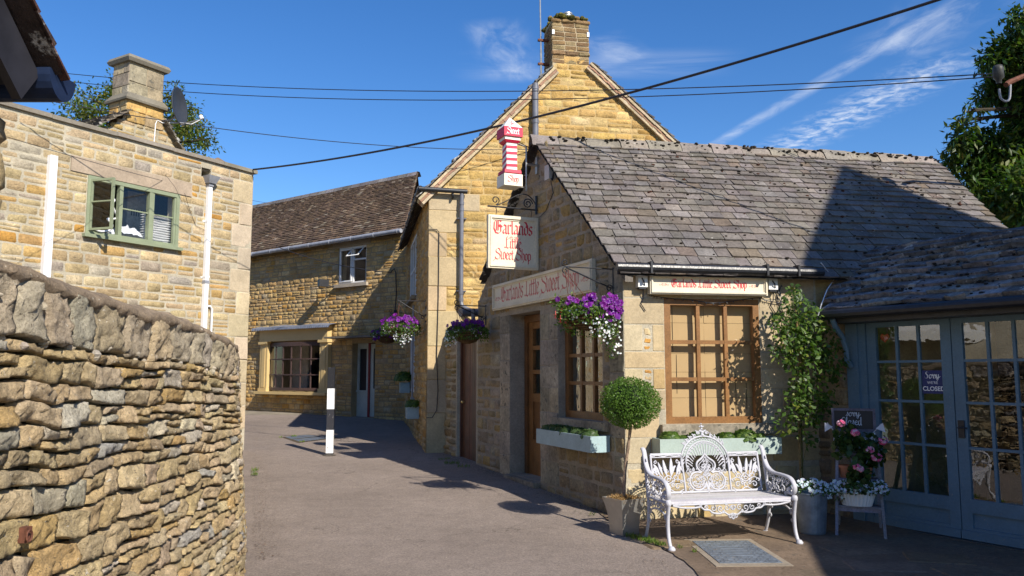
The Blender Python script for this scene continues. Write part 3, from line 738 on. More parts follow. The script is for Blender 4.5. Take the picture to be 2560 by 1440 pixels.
# pipes
x, y = GF.pix(1338, 300, .09)
mb = MB(); mb.tube([GF.P(x, 4.2, .1), GF.P(x, 7.14, .1)], .062, 14)
for h in (7.02, 6.35, 5.6): mb.tube([GF.P(x, h, .1), GF.P(x, h+.07, .1)], .07, 14)
mb.build('soil_pipe', M['pipe_grey'], gab, smooth=True)
mb = MB(); x = .6
mb.tube([GF.P(x, 4.93, .1), GF.P(x, 2.95, .1), GF.P(x+.01, 2.85, .11), GF.P(x+.1, 2.78, .14), GF.P(x+.5, 2.62, .35), GF.P(x+.7, 2.55, .42), GF.P(x+.74, 2.44, .42)], .04, 12)
for h in (4.72, 4.6, 3.05, 2.92): mb.tube([GF.P(x, h, .1), GF.P(x, h+.05, .1)], .047, 12)
for h in (4.45, 3.1): mb.fbox(GF, x-.09, x+.09, h, h+.02, .01, .1)
mb.build('downpipe', M['pipe_grey'], gab, smooth=True)
mb = MB(); mb.tube([GF.P(-.2, 4.985, .12), GF.P(.7, 4.965, .12)], .045, 12); mb.tube([GS.P(-.1, 4.99, .17), GS.P(6.2, 4.95, .17)], .06, 12)
for a in (.5, 1.4, 2.3, 3.3, 4.3, 5.3): mb.tube([GS.P(a, 4.99, .17), GS.P(a+.06, 4.99, .17)], .072, 12)
mb.fbox(GF, .42, .45, 4.84, 4.96, .0, .12); mb.build('gutter', M['black'], gab, smooth=True)
mb = MB(); mb.tube([GF.P(.0, 4.25, .03), GF.P(.15, 4.25, .035), GF.P(.19, 4.2, .035), GF.P(.19, 3.0, .03), GF.P(.17, 1.9, .03), GF.P(.20, 1.3, .03), GF.P(.18, .95, .03), GF.P(.1, .82, .03), GF.P(.0, .82, .03)], .008, 5)
mb.build('wall_cable', M['wire'], gab)
mb = MB(); mb.tube([GS.P(3.1, 1.0, .05), GS.P(3.1, 3.1, .05)], .02, 6); mb.fbox(GS, 3.0, 3.25, .95, 1.1, .0, .08); mb.build('meter_conduit', M['pipe_light'], gab)
# aerial mast
mast = thing('aerial_mast', tuple(GF.P(2.0, 7.2, -.35)), 'thin metal aerial mast strapped to the left side of the brick chimney', 'aerial')
x, _ = GF.pix(1352, 90, -.3)
mb = MB(); mb.tube([GF.P(x, 7.3, -.3), GF.P(x, 8.0, -.3)], .022, 8); mb.tube([GF.P(x, 8.0, -.3), GF.P(x-.02, 9.6, -.3)], .016, 8); mb.build('pole', M['steel'], mast)
mb = MB()
for h in (8.17, 7.68): mb = MB(); mb.fbox(GF, x-.06, ca-.002, h, h+.04, -.33, -.27); mb.build('bracket', M['rust'], mast)

# ============================================================ far house across the end
bak = thing('far_house', tuple(BF.P(3, .45)), 'long two-storey golden stone house with brown slate roof closing the end of the alley', 'house')
H_B1 = (1.56, 2.72, 4.14, 5.2); H_BY = (3.05, 5.9, 1.1, 2.57); H_BD = (1.137, 2.05, .42, 2.45); H_B2 = (7.2, 10.0, 1.1, 2.57)
mb = MB(); panel(mb, BF, -.6, 11, -.1, 5.45, [H_B1, H_BY, H_BD, H_B2], col=(.36, .27, .15)); mb.quad(BF.P(-.6, 5.4), BF.P(11, 5.4), BF.P(11, 5.4, -5), BF.P(-.6, 5.4, -5), (.2, .15, .1))
mb.quad(BF.P(-.6, 0, -5), BF.P(11, 0, -5), BF.P(11, 5.4, -5), BF.P(-.6, 5.4, -5), (.4, .3, .15)); mb.build('wall_core', M['mortar'], bak)
mb = MB()
rubble(mb, BF.P, .2, 5.32, lambda h: (-.1, 8.2), [H_B1, (2.9, 6.1, .98, 3.0), H_BD, (1.4, 2.9, 5.2, 5.45), (7.0, 10, .98, 3)], ch=(.085, .16), cw=(.16, .42), pal=BACK, gap=.005, prot=.012, rough=.005, d0=-.005, nmax=4, ndiv=.12)
mb.build('front_wall', M['rubble_far'], bak, smooth=True)
mb = MB(); mb.fbox(BF, 1.4, 2.95, 5.2, 5.36, 0, .02, (.4, .33, .24)); mb.build('lintel', M['ashlar'], bak)
mb = MB(); mb.fbox(BF, 1.45, 2.8, 4.04, 4.135, -.1, .09, (.42, .36, .28)); mb.build('windowsill', M['ashlar'], bak)
bs2 = math.radians(47); c2, s2_ = math.cos(bs2), math.sin(bs2)
def QBk(a, s, d): return BF.P(a, 5.30+s*s2_, .26-s*c2)+(BF.n*s2_+UP*c2)*d
_, zr = BF.pix(1048, 440, -2.0); LBk = 3.15
mb = MB(); slates(mb, QBk, 0, LBk, lambda s: (-.15+.5*s, 9.5), ex=(.11, .075), wd=(.12, .24), th=.018, pal=ROOFB); mb.quad(QBk(-.12, 0, -.01), QBk(11, 0, -.01), QBk(11, LBk, -.01), QBk(1.45, LBk, -.01), (.05, .04, .03))
mb.quad(QBk(1.45, LBk, -.01), QBk(11, LBk, -.01), BF.P(11, 5.4, -4.6), BF.P(3.5, 5.4, -4.6), (.08, .06, .05)); mb.build('roof', M['slate_far'], bak)
mb = MB(); x = 1.4
while x < 9.5:
    mb.grid([[QBk(xx, LBk, 0)+BF.n*p+UP*q for p, q in ((-.12, -.1), (-.05, .03), (.05, .03), (.12, -.1))] for xx in (x, x+.4)], hsv((.2, .18, .17), .3)); x += .41
mb.build('ridge_stones', M['slate_far'], bak)
mb = MB(); mb.tube([BF.P(-.1, 5.36, .33), BF.P(9.6, 5.28, .33)], .06, 10)
for i in range(11): mb.tube([BF.P(i*.9, 5.355-.007*i, .33), BF.P(i*.9+.05, 5.355-.007*i, .33)], .07, 10)
mb.build('gutter', M['pipe_light'], bak, smooth=True)
mb = MB(); room(mb, BF, H_B1, 1.5, m=.3); room(mb, BF, H_BY, 2, m=.2, col=(.035, .025, .02)); room(mb, BF, H_B2, 1.5, m=.2)
mb.fbox(BF, 5.0, 5.8, 1.1, 2.5, -.9, -.85, (.5, .46, .4)); mb.fbox(BF, 1.9, 2.5, 4.1, 4.9, -1.2, -1.1, (.12, .1, .09)); mb.build('interior', M['dark'], bak)
# upstairs window: left casement shut, top-right vent open
a0, a1, h0, h1 = H_B1; w = window(bak, BF, a0, a1, h0, h1, 1, 1, d=-.04, fw=.055, bw=.03, mat='paint', col=WH, lab='white casement window with its top vent propped open')
mb = MB(); mid = (a0+a1)/2; mb.fbox(BF, mid-.03, mid+.03, h0+.055, h1-.055, -.088, -.035, WH); mb.fbox(BF, a0+.055, mid-.03, h1-.4, h1-.36, -.085, -.04, WH)
for x in (mid+.03, a1-.1): mb.fbox(BF, x, x+.04, h0+.06, h1-.06, -.03, -.005, WH)
for y in (h0+.06, h1-.1): mb.fbox(BF, mid+.07, a1-.1, y, y+.04, -.03, -.005, WH)
mb.build('glazing_bars', M['paint'], w)
mb = MB()
def tilt(a, h, k): return BF.P(a, h1-.06-h*math.cos(.75), .0+h*math.sin(.75)+k)
A0, A1, HH = a0+.06, mid-.03, .36
for (x0, x1, y0, y1) in ((A0, A1, 0, .04), (A0, A1, HH-.04, HH), (A0, A0+.04, .04, HH-.04), (A1-.04, A1, .04, HH-.04)):
    mb.hexa([tilt(x0, y0, 0), tilt(x1, y0, 0), tilt(x1, y1, 0), tilt(x0, y1, 0), tilt(x0, y0, .025), tilt(x1, y0, .025), tilt(x1, y1, .025), tilt(x0, y1, .025)], WH)
mb.build('open_vent', M['paint'], w)
# cream shop bay; the second one further left is mostly hidden
CRM = (.60, .44, .20); BRN = (.075, .045, .04)
def bay(off, bars=True):
    fr = Frame(tuple(BF.P(off, 0)[:2]), (-.801, .598)); mb = MB()
    A0, A1 = 2.93, 6.07
    mb.fbox(fr, A0, A1, 2.58, 2.96, .0, .16, CRM); mb.fbox(fr, A0-.04, A1+.04, 2.9, 2.98, .0, .2, CRM)
    for x0 in (A0, A1-.36):
        mb.fbox(fr, x0, x0+.36, 1.08, 2.52, .0, .12, CRM); mb.fbox(fr, x0+.1, x0+.26, 1.2, 2.42, .12, .135, CRM)
        mb.fbox(fr, x0-.03, x0+.39, 2.5, 2.58, .0, .18, CRM); mb.fbox(fr, x0-.02, x0+.38, 1.08, 1.18, .0, .15, CRM)
    mb.fbox(fr, A0-.08, A1+.08, 1.0, 1.08, .0, .26, CRM); s_ = mb.build('shop_bay', M['paint'], bak)
    s_['label'] = 'cream painted shop bay with scalloped lead hood'
    mb = MB(); n = 44
    for i in range(n):
        x0 = A0-.25+(A1-A0+.45)*i/n; x1 = A0-.25+(A1-A0+.45)*(i+1)/n; k = -.035 if i % 2 else 0
        z = lambda x: 3.06+.012*math.sin(x*4)
        mb.poly([fr.P(x0, z(x0), .0), fr.P(x1, z(x1), .0), fr.P(x1, z(x1)-.07, .3), fr.P(x0, z(x0)-.07, .3)])
        mb.poly([fr.P(x0, z(x0)-.07, .3), fr.P(x1, z(x1)-.07, .3), fr.P(x1, 2.93, .32), fr.P((x0+x1)/2, 2.90, .32), fr.P(x0, 2.93, .32)])
    mb.build('lead_hood', M['lead'], s_)
    mb = MB(); B0, B1 = A0+.36, A1-.36; nc = 6
    bow = lambda x: .02+.16*(1-((x-(B0+B1)/2)/((B1-B0)/2))**2)
    for i in range(nc+1):
        x = B0+(B1-B0)*i/nc; q = bow(x); mb.fbox(fr, x-.02, x+.02, 1.16, 2.52, q-.03, q, BRN if i not in (0, 6) else BRN)
    for h, t_ in ((1.12, .08), (1.56, .035), (2.02, .035), (2.42, .12)):
        rows = [[fr.P(B0+(B1-B0)*i/18, hh, bow(B0+(B1-B0)*i/18)+dd) for hh, dd in ((h, -.02), (h, .008), (h+t_, .008), (h+t_, -.02), (h, -.02))] for i in range(19)]
        mb.grid(rows, BRN)
    mb.build('glazing_bars', M['paint_worn'], s_)
    mb = MB(); mb.grid([[fr.P(B0+(B1-B0)*i/18, hh, bow(B0+(B1-B0)*i/18)-.015) for i in range(19)] for hh in (1.16, 2.5)]); mb.build('glass', M['glass'], s_)
bay(0); bay(4.15)
# doorway
mb = MB(); LG = (.48, .52, .46); d = -.2
mb.fbox(BF, 1.60, 2.05, .42, 1.15, d-.05, d, LG); mb.fbox(BF, 1.60, 1.68, 1.15, 2.45, d-.05, d, LG); mb.fbox(BF, 1.97, 2.05, 1.15, 2.45, d-.05, d, LG); mb.fbox(BF, 1.68, 1.97, 2.3, 2.45, d-.05, d, LG)
mb.fbox(BF, 1.6, 2.05, 1.1, 1.15, d, d+.03, LG); mb.build('side_panel', M['paint_worn'], bak)
mb = MB(); mb.fbox(BF, 1.53, 1.6, .42, 2.45, d-.06, d+.02, (.2, .02, .025)); mb.build('red_post', M['paint'], bak)
mb = MB(); mb.fbox(BF, 1.137, 1.53, .44, 1.2, d-.05, d-.01, LG); mb.fbox(BF, 1.137, 1.53, 2.3, 2.43, d-.05, d-.01, LG); mb.fbox(BF, 1.42, 1.53, 1.2, 2.3, d-.05, d-.01, LG); mb.fbox(BF, 1.137, 1.2, 1.2, 2.3, d-.05, d-.01, LG)
do = mb.build('front_door', M['paint_worn'], bak)
mb = MB(); mb.fbox(BF, 1.2, 1.42, 1.2, 2.3, d-.04, d-.03, (.02, .02, .025)); mb.fbox(BF, 1.68, 1.97, 1.15, 2.3, d-.045, d-.03, (.02, .02, .025)); mb.build('dark_glass', M['paint'], do)
mb = MB(); mb.fbox(BF, 1.21, 1.36, 1.25, 1.52, d-.028, d-.02, (.05, .1, .25)); mb.fbox(BF, 1.21, 1.36, 1.55, 1.78, d-.028, d-.02, (.6, .62, .65)); mb.build('door_notice', M['paint'], do)
mb = MB(); mb.fbox(BF, .95, 2.2, .3, .415, -.3, .25, (.3, .27, .22)); mb.build('doorstep', M['concrete'], bak)
mb = MB(); mb.fbox(BF, .7, 2.68, 2.58, 2.63, .0, .5, (.22, .19, .15)); mb.build('stone_hood', M['ashlar_damp'], bak)
# floodlight on the facade
x, y = BF.pix(812, 710, .3); fl_ = thing('floodlight', tuple(BF.P(x, y)), 'small black floodlight angled out from the far house wall below its upper window', 'floodlight')
mb = MB()
c = BF.P(x, y, .36); mb.box(c-UP*.08, .28, .16, .2, (.02,)*3, rz=.6); mb.build('lamp_body', M['black'], fl_)
mb = MB(); mb.tube([BF.P(x-.2, y-.06, .0), BF.P(x-.1, y-.06, .15), BF.P(x, y, .3)], .018, 6); mb.build('arm', M['black'], fl_)
mb = MB(); mb.tube([BF.P(.55, 4.35, .03), BF.P(.42, 4.42, .04), BF.P(.36, 4.3, .04), BF.P(.33, 3.75, .04), BF.P(.36, 3.3, .04)], .014, 5); mb.lathe(BF.P(.34, 3.2, .05), [(0, 0), (.05, .02), (.05, .09), (0, .1)], 8); mb.build('wall_cable', M['wire'], bak)
# ============================================================ left house with the green window
lh = thing('left_house', (-4.95, 15, .2), 'cream and ochre stone house behind the boundary wall with flat parapet and green window', 'house')
H_L = (1.59, 3.235, 3.76, 4.69); H_LS = (.97, 1.17, 5.12, 5.28)
mb = MB(); panel(mb, LB, 0, 12.5, -.1, 5.42, [H_L, H_LS])
mb.quad(LB.P(.0, 0), LB.P(.0, 0, -8), LB.P(.0, 5.4, -8), LB.P(.0, 5.4, 0), (.45, .37, .25)); mb.quad(LB.P(0, 5.25, 0), LB.P(12.5, 5.25, 0), LB.P(12.5, 5.25, -8), LB.P(0, 5.25, -8), (.3, .28, .25))
mb.quad(LB.P(12.5, 0), LB.P(12.5, 0, -8), LB.P(12.5, 5.4, -8), LB.P(12.5, 5.4, 0), (.45, .37, .25)); mb.quad(LB.P(12.5, 0, -8), LB.P(0, 0, -8), LB.P(0, 5.4, -8), LB.P(12.5, 5.4, -8), (.45, .37, .25))
mb.build('wall_core', M['mortar'], lh)
mb = MB(); QL = [(0, .3 if i % 2 else .46, .6+i*.42, 1.02+i*.42) for i in range(11)]
QL = [(a, b, c, min(d, 5.42)) for a, b, c, d in QL]
LNT = (1.36, 3.52, 4.70, 4.94)
rubble(mb, LB.P, .6, 5.42, lambda h: (.0, 6.0), [H_L, H_LS, LNT]+QL, ch=(.1, .19), cw=(.18, .5), pal=LEFT, gap=.008, prot=.011, rough=.003, split=.3, ndiv=.14, nmax=4, d0=-.004)
mb.build('front_wall', M['rubble'], lh, smooth=True)
mb = MB()
for x0, x1, y0, y1 in QL: stone(mb, LB.P, x0, x1-.005, y0+.005, y1-.005, hsv((.5, .41, .28), .1), d0=-.002, prot=.014, rough=.003, e=.015)
mb.build('quoins', M['ashlar'], lh)
mb = MB(); mb.fbox(LB, LNT[0], LNT[1], LNT[2], LNT[3], -.05, .02, (.38, .30, .22)); mb.build('window_lintel', M['concrete'], lh)
mb = MB(); x = -.06
while x < 12.4: w_ = U(.7, 1.1); z_ = U(-.006, .006); mb.fbox(LB, x, x+w_-.006, 5.42+z_, 5.485+z_, -.3, .05, hsv((.25, .22, .18), .1)); x += w_
mb.build('coping', M['concrete'], lh)
GRN = (.24, .275, .175)
mb = MB(); room(mb, LB, H_L, 1.5, m=.4, col=(.05, .035, .03)); room(mb, LB, H_LS, .3, m=.0)
mb.fbox(LB, 1.6, 2.1, 3.9, 4.75, -1.0, -.7, (.42, .38, .3)); mb.build('interior', M['dark'], lh)
mb = MB()
for k in range(6): mb.fbox(LB, 1.78+k*.045, 1.80+k*.045, 4.33, 4.45, -.702, -.695, (.06, .05, .04))
mb.build('vent_grille', M['dark'], lh)
a0, a1, h0, h1 = H_L
mb = MB(); fw = .06
for x0, x1, y0, y1 in ((a0, a1, h1-fw, h1), (a0, a1, h0, h0+fw), (a0, a0+fw, h0+fw, h1-fw), (a1-fw, a1, h0+fw, h1-fw)): mb.fbox(LB, x0, x1, y0, y1, -.08, .015, GRN)
W1, W2 = a0+(a1-a0)*.33, a0+(a1-a0)*.655
for x in (W1, W2): mb.fbox(LB, x-.03, x+.03, h0+fw, h1-fw, -.078, .01, GRN)
w = mb.build('window', M['paint_worn'], lh)
mb = MB(); mb.fbox(LB, a0-.05, a1+.05, h0-.05, h0, -.05, .09, GRN); mb.build('windowsill', M['paint_worn'], w)
mb = MB(); mb.fbox(LB, W1+.03, W2-.03, h0+.5, h0+.52, -.05, -.02, GRN); mb.fbox(LB, a0+fw, W1-.03, h0+.5, h0+.52, -.05, -.02, GRN)
for x in (a0+fw, W1-.065): mb.fbox(LB, x, x+.035, h0+fw, h1-fw, -.055, .0, GRN)
mb.build('glazing_bars', M['paint_worn'], w)
mb = MB(); mb.quad(LB.P(a0+fw, h0+fw, -.035), LB.P(W2-.03, h0+fw, -.035), LB.P(W2-.03, h1-fw, -.035), LB.P(a0+fw, h1-fw, -.035)); mb.build('glass', M['glass'], w)
# open casement, hinged on the left jamb and swung out
hp = LB.P(a1-fw, 0, .0); dv = (LB.n*.97-LB.u*.25).normalized(); cas = Frame((hp.x, hp.y), (dv.x, dv.y)); L = W2; wl = .44
cas.n = V((cas.u.y, -cas.u.x, 0))
mb = MB()
for x0, x1, y0, y1 in ((0, wl, h0+fw, h0+fw+.035), (0, wl, h1-fw-.035, h1-fw), (0, .035, h0+fw+.035, h1-fw-.035), (wl-.035, wl, h0+fw+.035, h1-fw-.035), (.035, wl-.035, h0+.5, h0+.52)): mb.fbox(cas, x0, x1, y0, y1, -.02, .02, GRN)
c_ = mb.build('open_casement', M['paint_worn'], w)
mb = MB(); mb.quad(cas.P(.035, h0+.09), cas.P(wl-.035, h0+.09), cas.P(wl-.035, h1-.09), cas.P(.035, h1-.09)); mb.build('glass', M['glass'], c_)
# pipes
mb = MB(); x = 3.82; mb.fbox(LB, x-.055, x+.055, 2.2, 4.85, .0, .09); mb.build('downpipe', M['pipe_white'], lh)
x = 1.02
for h in (3.3, 4.3): mb = MB(); mb.fbox(LB, x-.085, x+.085, h, h+.035, .003, .009); mb.fbox(LB, x-.047, x+.047, h, h+.035, .0095, .086); mb.build('pipe_clip', M['pipe_white'], lh)
mb = MB(); mb.fbox(LB, x-.04, x+.04, 1.5, 5.05, .01, .08); mb.build('downpipe', M['pipe_white'], lh)
mb = MB(); P = LB.P
def fr_(h, a, d): return [P(x-a, h, .005), P(x+a, h, .005), P(x+a, h, d), P(x-a, h, d)]
mb.hexa(fr_(5.0, .075, .13)+fr_(5.13, .12, .19)); mb.fbox(LB, x-.05, x+.05, 4.95, 5.0, .005, .1); mb.fbox(LB, x-.048, x+.048, 3.2, 3.25, .005, .09); mb.build('hopper', M['pipe_light'], lh)
mb = MB(); mb.tube([P(.86, 1.5, .04), P(.86, 2.75, .04), P(.9, 2.8, .04), P(.96, 2.8, .04)], .022, 8); mb.build('waste_pipe', M['pipe_white'], lh, smooth=True)
mb = MB(); mb.tube([P(1.57, 4.72, .1), P(1.4, 4.45, .03), P(1.25, 4.2, .02), P(1.07, 4.15, .03)], .004, 4); mb.tube([P(1.9, 4.98, .02), P(1.7, 4.8, .02), P(1.55, 4.55, .03)], .003, 4); mb.build('wall_cable', M['wire'], lh)
# rear gable, its roof and chimney
D0 = -1.4
mb = MB(); Pg = lambda a, h, d: LB.P(a, h, D0+d)
rubble(mb, Pg, 5.2, 6.5, lambda h: (.2+(h-5.2)*.62, 2.95-(h-5.2)*1.05), [], ch=(.1, .16), cw=(.15, .34), pal=LEFT+[(5, (.5, .34, .13))], gap=.008, prot=.018)
mb.build('rear_gable', M['rubble'], lh, smooth=True)
mb = MB(); mb.poly([Pg(.2, 5.1, 0), Pg(3.0, 5.1, 0), Pg(1.7, 6.35, 0), Pg(1.0, 6.45, 0)], (.4, .35, .25)); mb.build('rear_gable_core', M['mortar'], lh)
for nm, sg, x_, w_, rise in (('l', 1, 1.75, 1.5, 1.15), ('r', -1, 1.05, 1.2, 1.5)):
    mb = MB(); sl = math.atan2(rise, w_); LL = math.hypot(rise, w_)
    def QR(a, s, d, sg=sg, x_=x_, w_=w_, rise=rise, LL=LL, sl=sl):
        f = s/LL; return LB.P(x_+sg*w_*(1-f), 6.38-rise*(1-f), D0+.16-a)+(LB.u*sg*math.sin(sl)+UP*math.cos(sl))*d
    slates(mb, QR, 0, LL, lambda s: (0, 4), ex=(.17, .15), wd=(.25, .4), th=.04, pal=[(1, (.2, .165, .12)), (1, (.13, .115, .095))], j=.02)
    mb.build('rear_roof', M['slate_old'], lh)
mb = MB(); CP = [(2, (.38, .32, .22)), (1, (.33, .28, .2)), (1, (.45, .37, .25))]
A0, A1, cd_ = 1.03, 1.74, .5
def blk(x0, x1, h0, h1, d0, d1, pal, bh):
    fs = [(lambda a, h, d: LB.P(a, h, D0+d1+d), x0, x1), (lambda a, h, d: LB.P(x1+d, h, D0+a), d0, d1), (lambda a, h, d: LB.P(x0-d, h, D0+a), d0, d1), (lambda a, h, d: LB.P(a, h, D0+d0-d), x0, x1)]
    for f, q0, q1 in fs: rubble(mb, f, h0, h1, lambda h: (q0, q1), [], ch=bh, cw=(.24, .42), pal=pal, gap=.003, split=0, prot=.01, rough=.003, e=.012, d0=-.004)
blk(A0, A1, 6.68, 7.36, -cd_, .0, CP, (.2, .34)); blk(A0-.02, A1+.03, 6.2, 6.62, -cd_-.02, .02, [(1, (.5, .32, .12)), (1, (.46, .34, .19))], (.2, .3))
chm = mb.build('chimney', M['ashlar_damp'], lh)
mb = MB()
mb.fbox(LB, A0+.005, A1-.005, 5.6, 7.36, D0-cd_+.005, D0-.005, (.4, .33, .22))
def ledge(h0, h1, o0, o1):
    q = lambda h, o: [LB.P(A0-o, h, D0-cd_-o), LB.P(A1+o, h, D0-cd_-o), LB.P(A1+o, h, D0+o), LB.P(A0-o, h, D0+o)]
    mb.hexa(q(h0, o0)+q(h1, o1), (.2, .18, .14))
ledge(6.60, 6.635, .09, .1); ledge(6.636, 6.76, .095, .012); ledge(7.34, 7.40, .06, .09); ledge(7.401, 7.46, .085, .06); mb.build('chimney_ledges', M['concrete'], chm)
# vent cowl on the flat roof
cw = thing('roof_cowl', tuple(LB.P(.5, 5.3, -.4)), 'rusty conical vent cowl on the flat roof at the right end of the left house', 'cowl')
c = at(545, 400, 15.2); mb = MB(); mb.lathe((c.x, c.y, 5.25), [(.12, 0), (.12, .35)], 14); mb.build('vent_pipe', M['rust'], cw)
mb = MB(); mb.lathe((c.x, c.y, 0), [(.31, 5.585), (.325, 5.57), (.31, 5.6), (.02, 5.78), (0, 5.78)], 24); mb.build('cone', plain('rust_brown_sheet', (.25, .17, .10), .6, .3, .4, .3, 14), cw)
# satellite dish on the chimney
ds = thing('satellite_dish', tuple(LB.P(.83, 6.3, D0+.1)), 'dark grey oval satellite dish mounted on the left chimney', 'satellite dish')
c = LB.P(.80, 6.72, D0+.2); ax = V((.98, -.04, .10)).normalized(); ux_ = ax.cross(UP).normalized(); uy_ = ux_.cross(ax).normalized()
mb = MB(); rows = []
for r_, z_ in ((0, -.09), (.12, -.08), (.24, -.045), (.34, 0), (.355, .005), (.355, -.01), (.24, -.06), (.12, -.095), (0, -.105)):
    rows.append([c+ux_*r_*.92*math.cos(k*math.pi/14)+uy_*r_*1.05*math.sin(k*math.pi/14)+ax*z_ for k in range(28)])
mb.grid(rows, (.03,)*3, closed=True); mb.build('reflector', plain('dark_mesh_dish', (.045, .05, .06), .5, .2, .4, .1, 10), ds, smooth=True)
mb = MB(); tip = c+ax*.42-uy_*.30; mb.tube([c-uy_*.36, tip], .012, 6); mb.tube([c-ax*.1-uy_*.2, c-ax*.22-uy_*.25, LB.P(1.02, 6.45, D0-.05)], .022, 6); mb.build('arm', M['steel'], ds)
mb = MB(); mb.tube([tip, tip+uy_*.07-ax*.03], .035, 8); mb.build('receiver', M['pipe_white'], ds)
mb = MB(); mb.tube([tip, c+ax*.2-uy_*.38, c-uy_*.33, LB.P(1.05, 6.35, D0+.05), LB.P(1.15, 6.38, D0+.03), LB.P(1.18, 6.3, D0+.03), LB.P(1.2, 5.8, D0+.03)], .01, 5); mb.build('cable', M['pipe_white'], ds)
# towels and laundry inside the window sill
pr = None; x0 = a0+.08
for k in range(12):
    h = h0+.055+k*.041; mb = MB(); rows = []; j = U(-.008, .008)
    n1 = 14
    for i in range(n1):
        t_ = i/(n1-1); aa = x0+.0+t_*.44+j; th = .017*(1 if 0 < i < n1-1 else .4)
        row = []
        for q in range(10):
            an = 2*math.pi*q/10; row.append(LB.P(aa, h+.018+math.sin(an)*th+.003*math.sin(t_*9+k), -.20+math.cos(an)*.115-(.004*math.sin(k*2.3))))
        rows.append(row)
    mb.grid(rows, (.8, .8, .79), closed=True); mb.poly(rows[0], (.8,)*3); mb.poly(rows[-1], (.8,)*3)
    o = mb.build('folded_towel', M['cloth'], smooth=False); nm = ['bottom towel', 'second towel from the bottom', 'third towel from the bottom', 'fourth towel from the bottom', 'fifth towel from the bottom', 'sixth towel from the bottom', 'sixth towel from the top', 'fifth towel from the top', 'fourth towel from the top', 'third towel from the top', 'second towel from the top', 'topmost towel'][k]
    tag(o, nm+' of the folded white stack inside the green window', 'towel', 'folded towels in the green window')
mb = MB(); rows = []
for i in range(22):
    row = []
    for j in range(18):
        a = 2.15+.6*j/17; dd = -.08-.3*i/21; e = max(0, 1-((j-8.5)/8.5)**2)**.5*max(0, 1-((i-10)/11)**2)**.5
        row.append(LB.P(a, h0+.055+e*(.19+.11*noise.noise(V((j*.45, i*.5, 1)))+.05*noise.noise(V((j*1.2, i*1.1, 4))))*(1.15-.5*j/17), dd))
    rows.append(row)
mb.grid(rows, (.66, .69, .74)); tag(mb.build('laundry_pile', M['cloth'], smooth=True), 'crumpled pale grey laundry heaped on the sill of the green window', 'laundry')
mb = MB(); hose = [P(2.72, 4.42, -.12), P(2.75, 4.38, -.05), P(2.78, 4.3, -.05), P(2.70, 4.22, -.1), P(2.66, 4.13, -.1), P(2.74, 4.08, -.07), P(2.86, 4.06, -.04), P(2.78, 4.0, -.04), P(2.78, 3.93, -.03), P(2.85, 3.87, .0), P(3.0, 3.83, .03), P(3.12, 3.85, .03)]
mb.tube([V(q) for q in smooth2([tuple(p) for p in hose], 4)], .016, 8); tag(mb.build('white_hose', M['pipe_white'], smooth=True), 'white hose looping out of the open green casement', 'hose')

# ============================================================ dry stone boundary wall
PW = [(-1.70, .6), (-1.76, 1.6), (-1.86, 2.9), (-1.99, 5.0), (-2.13, 6.45), (-2.33, 7.1), (-2.78, 8.45), (-3.4, 10.0), (-4.2, 11.8), (-5.2, 13.6)]
TP = [2.05, 2.05, 2.03, 1.95, 1.86, 1.80, 1.72, 1.68, 1.6, 1.5]
pw = smooth2([(x, y, h) for (x, y), h in zip(PW, TP)], 10); acc = [0]
for p, q in zip(pw, pw[1:]): acc.append(acc[-1]+math.hypot(q[0]-p[0], q[1]-p[1]))
WL = acc[-1]
import bisect
def WP(a, h, d):
    a = max(0, min(WL-1e-4, a)); i = min(bisect.bisect_right(acc, a)-1, len(pw)-2); f = (a-acc[i])/(acc[i+1]-acc[i])
    p, q = pw[i], pw[i+1]; x, y, t_ = (p[k]+(q[k]-p[k])*f for k in range(3))
    i0, i1 = max(i-2, 0), min(i+3, len(pw)-1); tx, ty = pw[i1][0]-pw[i0][0], pw[i1][1]-pw[i0][1]; L = math.hypot(tx, ty)
    n = V((ty/L, -tx/L, 0)); hh = h*t_/2.0
    return V((x, y, 0))+n*(d-.075*hh+.02*noise.noise(V((a*.8, h*1.2, 3))))+UP*(hh+gz(y)*.0+(.035*noise.noise(V((a*1.0, h*.9, 8)))+.026*noise.noise(V((a*2.4, h*4, 4)))+.012*noise.noise(V((a*6, h*7, 1))))*min(1, h))
dw = thing('dry_stone_wall', (-1.95, 4, 0), 'weathered honey dry stone wall about two metres high along the left edge of the alley', 'wall')
mb = MB()
rubble(mb, WP, -.04, 1.70, lambda h: (0, WL), [], ch=(.068, .14), cw=(.11, .38), pal=DRY, gap=.003, split=lambda x: .28 if x < 3.6 else .6, d0=-.042, prot=.020, rough=.0062, nmax=15, ndiv=.025, skew=.026, fr_noise=.027, e=.008)
mb.build('stones', M['dry'], dw, smooth=True)
mb = MB()
rubble(mb, WP, 1.70, 1.975, lambda h: (0, WL), [], ch=(.26, .28), cw=(.2, .42), pal=[(3, (.47, .39, .27)), (2, (.40, .35, .28)), (2, (.50, .39, .23))], gap=.006, split=.12, d0=-.045, prot=.02, rough=.0065, nmax=15, ndiv=.025, skew=.03, fr_noise=.032, e=.010)
mb.build('top_stones', M['dry'], dw, smooth=True)
mb = MB(); n = int(WL/.05)
mb.grid([[WP(WL*i/n, hh, -.055) for hh in (-.05, .4, .8, 1.2, 1.6, 1.96)] for i in range(n+1)], (.12, .095, .06))
mb.grid([[WP(WL*i/n, hh, -.42 if WL*i/n > 3 else -.2) for hh in (-.05, 1, 1.9)] for i in range(n+1)], (.3, .24, .15)); mb.build('core', M['soil'], dw)
mb = MB()
for i in range(220):
    a = U(0, WL); h = 1.70+U(-.03, .03) if U(0, 1) < .75 else U(1.7, 1.95); blob(mb, WP(a, h, U(-.03, .012)), U(.012, .03), hsv((.36, .31, .24)), .8)
mb.build('mortar_crumbs', M['mortar'], dw)
